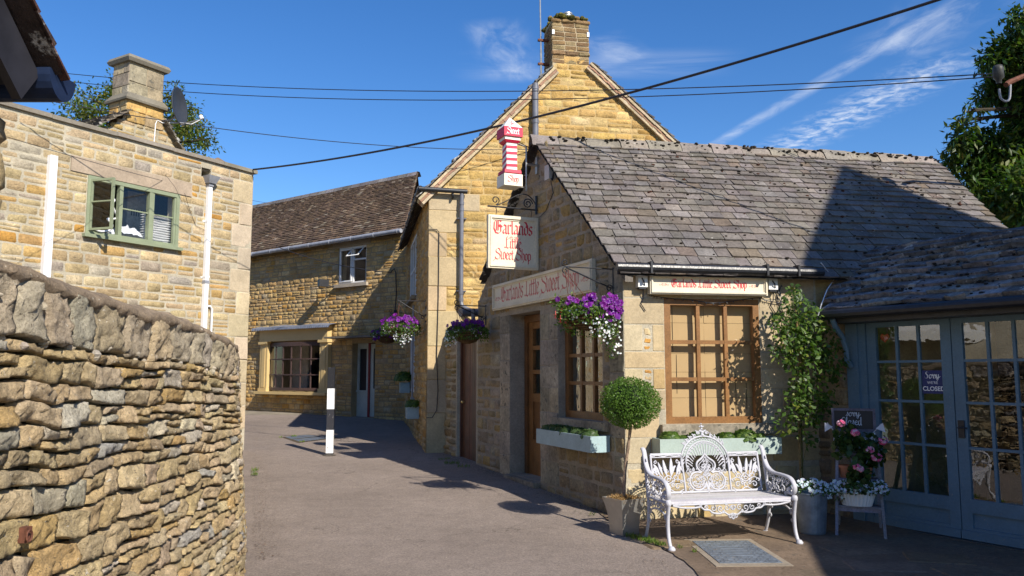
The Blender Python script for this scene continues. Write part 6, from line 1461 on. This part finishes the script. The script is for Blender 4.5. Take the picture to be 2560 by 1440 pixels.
# ============================================================ bollard, covers, weeds
b0 = G(824, 1138); po_ = thing('striped_post', tuple(b0), 'square wooden post banded black and white standing in the alley', 'post')
h_ = 0; bands = [(.04, (.03, .03, .035), 'black_band'), (.40, (.78, .78, .77), 'white_band'), (.36, (.028, .028, .034), 'black_band'), (.36, (.78, .78, .77), 'white_band'), (.37, (.014, .014, .017), 'black_band')]; tt_ = 0
for L_, c, nm in bands:
    mb = MB(); mb.box(b0+UP*(tt_), .122, .11, L_-.0005, c, rz=.12); mb.build(nm, M['scuffed'], po_); tt_ += L_
mb = MB(); mb.lathe(b0+UP*.004, [(.0, .012), (.07, .012), (.12, .0)], 14, (.13, .11, .09)); mb.build('footing', M['concrete'], po_)
cc = [G(1752, 1357), G(1888, 1355), G(1936, 1411), G(1776, 1411)]
mc = (cc[0]+cc[1]+cc[2]+cc[3])/4; ang = math.atan2((cc[2]-cc[3]).y+(cc[1]-cc[0]).y, (cc[2]-cc[3]).x+(cc[1]-cc[0]).x); wx = ((cc[1]-cc[0]).length+(cc[2]-cc[3]).length)/2; wy = ((cc[0]-cc[3]).length+(cc[1]-cc[2]).length)/2
mh = thing('drain_cover', tuple(mc), 'square grey patterned metal drain cover in the paving in front of the bench', 'drain cover')
def mp(x, y, z): return mc+V((x*math.cos(ang)-y*math.sin(ang), x*math.sin(ang)+y*math.cos(ang), z))
mb = MB(); r_ = 1.22; mb.hexa([mp(-wx/2*r_, -wy/2*r_, -.02), mp(wx/2*r_, -wy/2*r_, -.02), mp(wx/2*r_, wy/2*r_, -.02), mp(-wx/2*r_, wy/2*r_, -.02), mp(-wx/2*r_, -wy/2*r_, .011), mp(wx/2*r_, -wy/2*r_, .011), mp(wx/2*r_, wy/2*r_, .011), mp(-wx/2*r_, wy/2*r_, .011)], (.30, .25, .19)); mb.build('concrete_surround', M['concrete'], mh)
mb = MB(); bx2 = lambda x0, x1, y0, y1, z0, z1: mb.hexa([mp(x0, y0, z0), mp(x1, y0, z0), mp(x1, y1, z0), mp(x0, y1, z0), mp(x0, y0, z1), mp(x1, y0, z1), mp(x1, y1, z1), mp(x0, y1, z1)])
bx2(-wx/2, wx/2, -wy/2, wy/2, .0, .016)
n = 11
for i in range(n):
    for j in range(n):
        x = -wx/2+wx*(i+.5)/n; y = -wy/2+wy*(j+.5)/n
        if abs(i-5) < 3 and abs(j-5) < 3: continue
        s_ = wx/n*.36; (bx2(x-s_, x+s_, y-s_*.35, y+s_*.35, .016, .0185) if (i+j) % 2 else bx2(x-s_*.35, x+s_*.35, y-s_, y+s_, .016, .0185))
for k in range(5): bx2(-wx*.2, wx*.2, -wy*.2+wy*.1*k-.006, -wy*.2+wy*.1*k+.006, .016, .019)
mb.build('cover_plate', M['iron_cover'], mh)
dc = [G(705, 1093), G(770, 1087), G(845, 1094), G(745, 1107)]
m2 = thing('inspection_cover', tuple((dc[0]+dc[2])/2), 'weathered double inspection cover set in the alley beyond the striped post', 'drain cover')
def q4(a, b, c, d, z): return [V((p.x, p.y, p.z+z)) for p in (a, b, c, d)]
mb = MB(); mb.poly(q4(*dc, .004), (.11, .085, .05)); mb.build('frame', M['concrete'], m2)
mb = MB(); mid1, mid2 = dc[0].lerp(dc[3], .5), dc[1].lerp(dc[2], .5); ce = (dc[0]+dc[1]+dc[2]+dc[3])/4
for g_ in ([dc[0], dc[1], mid2, mid1], [mid1, mid2, dc[2], dc[3]]): c0 = sum(g_, V((0, 0, 0)))/4; mb.poly([V((p.x, p.y, p.z+.008)) for p in [c0+(x-c0)*.86 for x in g_]], (.10, .085, .07))
mb.build('cover_plate', M['iron_cover'], m2)
GRS = [(1, (.08, .15, .02)), (1, (.12, .18, .03)), (.6, (.2, .2, .06))]
mb = MB()
def tuft(p, n, sp, h):
    for i in range(n):
        q = p+V((U(-sp, sp), U(-sp, sp), 0)); q.z = gz(q.y)+.004; leafq(mb, q, V((U(-.6, .6), U(-.6, .6), 1)).normalized(), rv(), h*U(.5, 1.2), .009, pick(GRS))
for x, y, n, sp in ((1590, 1347, 90, .05), (1610, 1352, 120, .06), (1630, 1358, 120, .06), (1650, 1365, 80, .05), (1575, 1343, 50, .04), (1735, 1382, 20, .02), (1480, 1290, 12, .03), (1130, 1160, 120, .12), (1110, 1150, 60, .1), (1160, 1168, 60, .1), (1700, 1372, 14, .02), (735, 1092, 50, .05), (755, 1106, 50, .04), (830, 1100, 40, .04), (700, 1095, 20, .04)): tuft(G(x, y), n, sp, .045 if n < 200 else .06)
for x, y in ((638, 1020), (636, 1180), (636, 1190), (640, 1010)): tuft(G(x, y), 40, .05, .07)
o = mb.build('weeds', M['grass'], loc=(0, 0, 0)); tag(o, 'green weeds and grass tufts growing at wall bases and paving edges', 'weeds', kind='stuff')
mb = MB()
def bit(p, s_, c): 
    q = V(p); q.z = gz(q.y)+.006+U(0, .006); a = U(0, 6); mb.poly([q+V((math.cos(a+k*1.57)*s_*U(.6, 1.2), math.sin(a+k*1.57)*s_*U(.6, 1.2), U(0, .004))) for k in range(4)], c)
for i in range(800): y = U(1060, 1400); bit(G(632+abs(rng.gauss(0, 8+(y-1000)*.09)), y), U(.004, .012), hsv(rng.choice([(.16, .085, .05), (.12, .09, .06), (.3, .24, .17)]), .3))
for i in range(700): f = U(0, 1); q = SL.P(6.2*f-.2, 0, abs(rng.gauss(0, .12))+.02); bit(q, U(.004, .014), hsv(rng.choice([(.10, .075, .05), (.06, .09, .02), (.28, .22, .15)]), .3))
for i in range(500): x = U(1120, 1330); bit(G(x, 1150+(x-1120)*.26+rng.gauss(4, 6)), .008, (.5, .45, .45) if U(0, 1) < .6 else (.25, .15, .1))
for i in range(260): bit(G(U(640, 1500), U(1080, 1430)), U(.003, .008), hsv((.28, .24, .19), .4))
for i in range(160): bit(G(U(1600, 2500), U(1350, 1440)), U(.004, .012), hsv((.2, .14, .09), .5))
o = mb.build('leaf_litter', M['soil'], loc=(0, 0, 0)); tag(o, 'fallen petals, leaf litter and grit along the edges of the alley', 'litter', kind='stuff')

# ============================================================ cast iron bench
f0, f1 = G(1668, 1376), G(1998, 1358); bu = (f1-f0).normalized(); bw_ = (f1-f0).length; bb = V((-bu.y, bu.x, 0))
BN = thing('garden_bench', tuple((f0+f1)/2), 'ornate white cast iron garden bench with slatted seat and arched fan back outside the shop', 'bench')
WI = (.47, .47, .51)
def BP(x, q, h): return f0+bu*x+bb*q+UP*(h-0)
X0, X1 = .07, bw_-.07; SW = X1-X0
mb = MB()
for k in range(7): q = .045+k*.062; mb.hexa([BP(X0-.03, q-.026, .405), BP(X1+.03, q-.026, .405), BP(X1+.03, q+.026, .405), BP(X0-.03, q+.026, .405), BP(X0-.03, q-.026, .428), BP(X1+.03, q-.026, .428), BP(X1+.03, q+.026, .428), BP(X0-.03, q+.026, .428)], hsv((.49, .475, .48), .08))
mb.build('seat', M['paint_worn'], BN)
# back panel in its own leaning plane: x across (centre 0), z up the panel
tilt_ = .2; bq, bh = .49, .435
def KP(x, z, e=0): return BP((X0+X1)/2+x, bq+z*math.sin(tilt_)-e*math.cos(tilt_), bh+z*math.cos(tilt_)+e*math.sin(tilt_))
bn = (KP(0, 0, 1)-KP(0, 0, 0)).normalized()
def ink(mb, pts, w=.007, t_=.008, sm=4, e=0): mb.tube([KP(x, z, e) for x, z in (smooth2(pts, sm) if sm else pts)], w, 6, WI, nrm=bn, rt=t_)
def mir(f, *a, **k):
    pass
mb = MB(); HWp = SW/2-.02; AR = .235
def both(pts, **k): ink(mb, pts, **k); ink(mb, [(-x, z) for x, z in pts], **k)
ink(mb, [(-HWp, .0), (HWp, .0)], w=.013, t_=.012, sm=0); ink(mb, [(-HWp, -.022), (HWp, -.022)], w=.006, sm=0)
both([(HWp, 0), (HWp, .375)], w=.012, t_=.012, sm=0); both([(AR+.012, 0), (AR+.02, .375)], w=.011, t_=.012, sm=0); both([(AR+.02, .375), (HWp, .375)], w=.012, sm=0); both([(AR+.02, .345), (HWp, .345)], w=.005, sm=0)
for x in (-.29, 0, .29): ink(mb, [(x, -.035), (x, .005)], w=.012, t_=.012, sm=0)
o = mb.build('back_frame', M['paint_worn'], BN, smooth=True)
mb = MB()
AC = (0, .285)
arcp = lambda r_, a0, a1, n=36: [(AC[0]+r_*math.cos(R(a0+(a1-a0)*i/n)), AC[1]+r_*math.sin(R(a0+(a1-a0)*i/n))) for i in range(n+1)]
ink(mb, arcp(.262, -10, 190), w=.010, t_=.012, sm=0); ink(mb, arcp(.212, -20, 200), w=.007, sm=0)
for k in range(25): a = 0+k*7.5; c = arcp(.237, a, a+1, 1)[0]; ink(mb, [(c[0]-.013*math.cos(R(a+60)), c[1]-.013*math.sin(R(a+60))), c, (c[0]+.013*math.cos(R(a+60)), c[1]+.013*math.sin(R(a+60)))], w=.006, sm=0)
# crest on the arch
for k in range(-5, 6):
    a = 90+k*9.5; r0 = .278+(.02 if abs(k) < 2 else 0); x, z = AC[0]+r0*math.cos(R(a)), AC[1]+r0*math.sin(R(a)); ink(mb, [(x+u, z+v) for u, v in spiral(0, 0, .02, .005, a-90, a+300, 12)], w=.006, sm=0)
    ink(mb, [(x, z), (AC[0]+(r0+.032)*math.cos(R(a+3)), AC[1]+(r0+.032)*math.sin(R(a+3)))], w=.007, sm=0)
for (x, z, r_) in ((0, .585, .018), (0, .62, .012), (0, .645, .016), (-.025, .6, .012), (.025, .6, .012), (-.02, .645, .008), (.02, .645, .008), (0, .672, .008), (0, .56, .022), (-.04, .575, .014), (.04, .575, .014)): mb.lathe(KP(x, z), [(0, -r_), (r_*.7, -r_*.6), (r_, 0), (r_*.7, r_*.6), (0, r_)], 10, WI)
mb.build('arched_crest', M['paint_worn'], BN, smooth=True)
mb = MB()   # fan of spokes
for k in range(19):
    a = R(2+k*176/18); r0 = .125+.02*abs(math.cos(a))
    c = (0, .245); p, q = (c[0]+r0*math.cos(a), c[1]+r0*math.sin(a)), (AC[0]+.205*math.cos(a), AC[1]+.205*math.sin(a)); ink(mb, [p, q], w=.0055, t_=.006, sm=0)
    a2 = R(2+k*176/18+4.9)
    if k < 18: e = (AC[0]+.2*math.cos(a2), AC[1]+.2*math.sin(a2)); ink(mb, [(e[0]*1.03, AC[1]+(e[1]-AC[1])*1.03), (e[0]*.93, AC[1]+(e[1]-AC[1])*.93)], w=.008, sm=0)
mb.build('fan_spokes', M['paint_worn'], BN, smooth=True)
mb = MB()   # trefoil of loops with vine scrolls
og = [(0, .372), (.035, .33), (.09, .29), (.10, .245), (.075, .205), (.05, .19)]
both(og, w=.011, t_=.011)
lob = [(.105+.088*math.cos(R(t)), .105+.088*math.sin(R(t))) for t in range(120, -181, -12)]; both(lob+[(.0, .0)], w=.010, t_=.011, sm=0)
lob = [(.105+.066*math.cos(R(t)), .105+.066*math.sin(R(t))) for t in range(0, 361, 15)]; both(lob, w=.004, sm=0)
both([(0, .345), (.03, .305), (.07, .27), (.075, .24), (.05, .21), (0, .195)], w=.004)
for (x, z, r_, a) in ((.105, .13, .035, 0), (.075, .09, .03, 120), (.135, .085, .03, 240), (.105, .06, .022, 60), (.03, .255, .026, 90), (.03, .22, .022, 270), (.045, .13, .026, 200), (.04, .05, .026, 20), (.19, .03, .026, 130), (.195, .2, .026, 250), (.2, .24, .018, 60), (.17, .19, .016, 0), (.21, .12, .018, 90), (.2, .075, .02, 180), (.02, .30, .014, 0), (.02, .165, .02, 90), (.145, .215, .018, 90)):
    for m in (1, -1): ink(mb, [(m*u, v) for u, v in spiral(x, z, r_, .006, a, a+430, 16)], w=.0052, sm=0)
for pts in ([(0, .0), (.01, .08), (-.01, .16), (.01, .24), (0, .34)], [(0, .14), (.03, .18), (-.03, .23), (.02, .28)], [(0, .14), (-.03, .18), (.03, .23), (-.02, .28)]): ink(mb, pts, w=.005)
both([(.0, .03), (.03, .02), (.06, .03), (.03, .07), (.06, .1)], w=.006); both([(.02, .19), (.045, .155), (.02, .12)], w=.005)
for i in range(90):
    x, z = U(-.2, .2), U(.01, .33)
    if (abs(x) < .09 and z < .33-abs(x)) or ((abs(x)-.105)**2+(z-.105)**2 < .0075) or (z < .24 and abs(x) > .1): a = U(0, 6); ink(mb, [(x, z), (x+.016*math.cos(a), z+.016*math.sin(a))], w=.006, sm=0)
mb.build('trefoil_scrollwork', M['paint_worn'], BN, smooth=True)
for m in (-1, 1):   # side panels: spear leaves above, loops below
    mb = MB(); xs0, xs1 = AR+.03, HWp-.01; wv = xs1-xs0; Mx = lambda x: m*(xs0+x*wv)
    for (bx_, tx, tz, w_) in ((.30, .04, .30, .011), (.42, .34, .335, .014), (.5, .62, .32, .013), (.66, .96, .28, .011), (.2, -.02, .2, .008), (.8, 1.0, .18, .008), (.45, .2, .26, .009), (.6, .8, .3, .01)):
        p = [(Mx(bx_), .13), (Mx(bx_*.6+tx*.4), .18), (Mx(tx*.7+bx_*.3), .24), (Mx(tx), tz)]; pts = smooth2(p, 4)
        mb.tube([KP(x, z) for x, z in pts], (lambda w_: lambda f: w_*(.35+1.3*max(0, math.sin(math.pi*min(1, max(0, f-.25)/.75)))))(w_), 6, WI, nrm=bn, rt=.007)
    for x, z, r_, a, b in ((.25, .14, .034, -60, 330), (.75, .14, .034, 240, -150), (.5, .12, .022, 0, 360), (.2, .06, .03, 40, 400), (.8, .06, .03, 140, -220), (.5, .05, .03, 90, 450), (.05, .1, .02, 0, 300), (.95, .1, .02, 180, -120), (.37, .07, .018, 0, 360), (.63, .07, .018, 0, 360)): ink(mb, [(Mx(x)+u, v) for u, v in spiral(0, z, r_, r_*.35, a, b, 16)], w=.0058, sm=0)
    for p in ([(.0, .03), (.25, .0), (.5, .035), (.75, .0), (1, .03)], [(0, .1), (.2, .13), (.5, .09), (.8, .13), (1, .1)], [(.35, .13), (.5, .17), (.65, .13)], [(0, .36), (.2, .352), (.4, .365), (.6, .352), (.8, .365), (1, .355)]): ink(mb, [(Mx(x), z) for x, z in p], w=.006)
    for x, z, r_, a, b in ((.12, .19, .022, 0, 400), (.88, .19, .022, 180, -220), (.12, .3, .02, 90, 480), (.9, .3, .018, 90, -300), (.35, .1, .018, 0, 380), (.65, .1, .018, 180, -200), (.33, .2, .016, 30, 390), (.72, .24, .018, 120, 500), (.05, .24, .016, 0, 360), (.5, .21, .016, 90, 450)): ink(mb, [(Mx(x)+u, v) for u, v in spiral(0, z, r_, r_*.35, a, b, 14)], w=.0056, sm=0)
    for k in range(5): ink(mb, [(Mx(.1+.2*k)+u, .36+v) for u, v in spiral(0, 0, .012, .003, 0, 360, 8)], w=.004, sm=0)
    mb.build('side_panel', M['paint_worn'], BN, smooth=True)
# apron under the seat
mb = MB()
def AP(x, z): return BP((X0+X1)/2+x, .012, .40+z)
def apn(pts, w=.007, sm=4):
    for m in (1, -1): mb.tube([AP(m*x, z) for x, z in (smooth2(pts, sm) if sm else pts)], w, 6, WI, nrm=-bb, rt=.008)
apn([(0, -.004), (SW/2, -.004)], .009, 0); apn([(SW/2, -.01), (SW/2-.1, -.03), (SW/2-.2, -.035), (.33, -.03), (.29, -.055), (.24, -.06), (.21, -.085), (.14, -.095), (.09, -.085), (.045, -.11), (0, -.1)], .009)
for x, z, r_, a in ((.27, -.035, .02, 0), (.2, -.045, .03, 120), (.13, -.05, .032, 260), (.065, -.045, .03, 60), (.0, -.05, .03, 0), (.1, -.08, .016, 90), (.03, -.12, .02, 180), (.33, -.02, .014, 30)): apn(spiral(x, z, r_, .006, a, a+420, 14), .0055, 0)
apn([(0, -.1), (.012, -.135), (0, -.15)], .008)
mb.build('apron', M['paint_worn'], BN, smooth=True)
# ends: arm, legs, fretwork
def EP(x, q, h): return BP(x, q, h)
def endframe(x, sgn):
    def tb(mb, pts, w, t_=.011, sm=5): mb.tube([EP(x+(p[2] if len(p) > 2 else 0), p[0], p[1]) for p in (smooth2(pts, sm) if sm else pts)], w, 8, WI, nrm=bu, rt=t_)
    mb = MB(); tb(mb, [(.60, .86), (.575, .845), (.55, .80), (.52, .72), (.46, .655), (.36, .62), (.22, .615), (.08, .60), (.015, .555), (.0, .50), (.03, .46), (.075, .462), (.085, .495), (.06, .51)], .017, .026); mb.build('arm', M['paint_worn'], BN, smooth=True)
    mb = MB(); tb(mb, [(.0, .41), (.012, .36), (.03, .25), (.02, .12), (-.02, .03), (-.055, .008)], lambda f: .024*(1-.35*f), .018)
    mb.lathe(EP(x, -.045, .0), [(0, .0), (.032, .0), (.036, .018), (.02, .04), (0, .045)], 10, WI); mb.lathe(EP(x, .01, .385), [(0, -.0), (.02, .0), (.03, .02), (.03, .045), (.02, .06), (0, .06)], 10, WI); mb.build('front_leg', M['paint_worn'], BN, smooth=True)
    mb = MB(); tb(mb, [(.57, .84), (.52, .62), (.485, .44), (.47, .3), (.49, .15), (.56, .0)], lambda f: .02*(1-.2*f), .016); mb.lathe(EP(x, .56, .0), [(0, 0), (.028, 0), (.03, .015), (0, .03)], 10, WI); mb.build('rear_leg', M['paint_worn'], BN, smooth=True)
    mb = MB(); tb(mb, [(.0, .41), (.49, .41)], .014, .012, 0); tb(mb, [(.03, .25), (.12, .31), (.25, .33), (.38, .31), (.47, .25)], .009, .009)
    mb.build('leg_rail', M['paint_worn'], BN, smooth=True); mb = MB()
    for q, h, r_, a in [(.08, .36, .035, 0), (.16, .37, .03, 180), (.25, .37, .034, 60), (.34, .37, .03, 0), (.42, .36, .035, 180), (.08, .28, .03, 90), (.43, .28, .03, 0), (.06, .20, .02, 0), (.45, .19, .02, 90),
                        (.12, .56, .04, 0), (.12, .48, .035, 120), (.2, .57, .035, 200), (.21, .48, .04, 30), (.29, .56, .04, 120), (.3, .475, .035, 260), (.38, .57, .04, 0), (.39, .48, .04, 120), (.46, .6, .035, 60), (.46, .5, .03, 200), (.5, .67, .026, 90), (.52, .75, .02, 0), (.44, .44, .02, 0), (.16, .44, .02, 0)]:
        tb(mb, spiral(q, h, r_, .007, a, a+440, 16), .0062, .007, 0)
    for k in range(24):
        q, h = U(.08, .48), U(.43, .6); a = U(0, 6); tb(mb, [(q, h), (q+.025*math.cos(a), h+.025*math.sin(a))], .007, .007, 0)
    mb.build('fretwork', M['paint_worn'], BN, smooth=True)
endframe(X0-.045, -1); endframe(X1+.045, 1)
# ============================================================ light, sky, camera
SUN = V((.58, -.815, .73)).normalized()
el = math.asin(SUN.z); az = math.atan2(SUN.x, SUN.y)
ld = bpy.data.lights.new('sun', 'SUN'); ld.energy = 4.6; ld.angle = R(.5); ld.color = (1, .93, .82)
lo = bpy.data.objects.new('sun', ld); COL.objects.link(lo); lo.location = (8, -8, 20)
lo.rotation_euler = (-SUN).to_track_quat('-Z', 'Y').to_euler()
wd = bpy.data.worlds.new('World'); S.world = wd; wd.use_nodes = True
t = wd.node_tree; bg = t.nodes['Background']
sky = N(t, 'ShaderNodeTexSky', sky_type='NISHITA'); sky.sun_disc = False; sky.sun_elevation = el; sky.sun_rotation = az
sky.air_density = 1.0; sky.dust_density = .15; sky.ozone_density = 4.0
hs = N(t, 'ShaderNodeHueSaturation', inp={'Hue': .508, 'Saturation': 1.26, 'Value': 1.04}); t.links.new(sky.outputs[0], hs.inputs['Color'])
skyc = hs.outputs[0]
# cirrus and old contrails, drawn on a high flat layer (direction.xy / direction.z)
tc = N(t, 'ShaderNodeTexCoord'); sp = N(t, 'ShaderNodeSeparateXYZ'); t.links.new(tc.outputs['Generated'], sp.inputs[0])
def mth(op, a, b=None, cl=False):
    n = N(t, 'ShaderNodeMath', operation=op); n.use_clamp = cl
    for i, x in enumerate((a, b)):
        if x is None: continue
        if isinstance(x, (int, float)): n.inputs[i].default_value = x
        else: t.links.new(x, n.inputs[i])
    return n.outputs[0]
zz = mth('MAXIMUM', sp.outputs[2], .03); pxn = mth('DIVIDE', sp.outputs[0], zz); pyn = mth('DIVIDE', sp.outputs[1], zz)
def lay(px, py): d = ray(px, py); return d.x/d.z, d.y/d.z
def smooth(x, a, b):
    n = N(t, 'ShaderNodeMapRange', interpolation_type='SMOOTHSTEP'); t.links.new(x, n.inputs[0]); n.inputs[1].default_value = a; n.inputs[2].default_value = b
    return n.outputs[0]
def streak(p1, p2, wdt, side, ns, amp, along=.35, thr=(.42, .75), off=0):
    (x1, y1), (x2, y2) = lay(*p1), lay(*p2); L = math.hypot(x2-x1, y2-y1); ux, uy = (x2-x1)/L, (y2-y1)/L
    dx, dy = mth('SUBTRACT', pxn, x1), mth('SUBTRACT', pyn, y1)
    tt = mth('ADD', mth('MULTIPLY', dx, ux), mth('MULTIPLY', dy, uy)); ww = mth('ADD', mth('MULTIPLY', dx, -uy), mth('MULTIPLY', dy, ux))
    tn = mth('DIVIDE', tt, L)
    cb = N(t, 'ShaderNodeCombineXYZ'); t.links.new(mth('MULTIPLY', tt, ns*along), cb.inputs[0]); t.links.new(mth('MULTIPLY', ww, ns), cb.inputs[1]); cb.inputs[2].default_value = off
    nz = N(t, 'ShaderNodeTexNoise', inp={'Scale': 1.0, 'Detail': 6, 'Roughness': .62, 'Distortion': .6}); t.links.new(cb.outputs[0], nz.inputs[0])
    pr = mth('MULTIPLY', smooth(ww, -wdt*side[0], -wdt*side[0]*.1), smooth(ww, wdt*side[1], wdt*side[1]*.1))
    en = mth('MULTIPLY', smooth(tn, -.12, .1), smooth(tn, 1.12, .85))
    return mth('MULTIPLY', mth('MULTIPLY', mth('MULTIPLY', pr, en), smooth(nz.outputs[0], *thr)), amp)
cl = streak((1770, 372), (2420, -10), .055, (1, 1), 14, .36, .5, (.2, .8))
for a in (streak((1890, 410), (2390, 150), .2, (1, .12), 16, .75, 1.1, (.36, .85), 3), streak((1890, 410), (2390, 150), .2, (.12, 1), 16, .7, 1.1, (.36, .85), 5),
          streak((2230, 130), (2500, -60), .2, (1, 1), 9, .4, .5, (.36, .85), 9), streak((1230, 60), (1300, 200), .12, (1, 1), 9, .35, .5, (.35, .8), 14),
          streak((1180, 170), (1800, 160), .16, (1, 1), 5, .28, .25, (.35, .8), 17), streak((1500, 90), (1580, 150), .1, (1, 1), 8, .35, .5, (.35, .8), 21)): cl = mth('ADD', cl, a)
cl = mth('MINIMUM', cl, .8)
skc = mixc(t, cl, skyc, (6.2, 6.6, 7.2)); t.links.new(skc, bg.inputs[0]); bg.inputs[1].default_value = .098
cd = bpy.data.cameras.new('camera'); co = bpy.data.objects.new('camera', cd); COL.objects.link(co); S.camera = co
cd.sensor_width = 36; cd.lens = 2000/2560*36; cd.clip_start = .05; cd.clip_end = 5000
co.location = CAM; co.rotation_euler = (R(90)+TH, 0, 0)
S.view_settings.view_transform = 'Standard'; S.view_settings.look = 'None'; S.view_settings.exposure = .65; S.view_settings.gamma = 1
S.render.engine = 'CYCLES'; S.render.resolution_x = 1024; S.render.resolution_y = 576
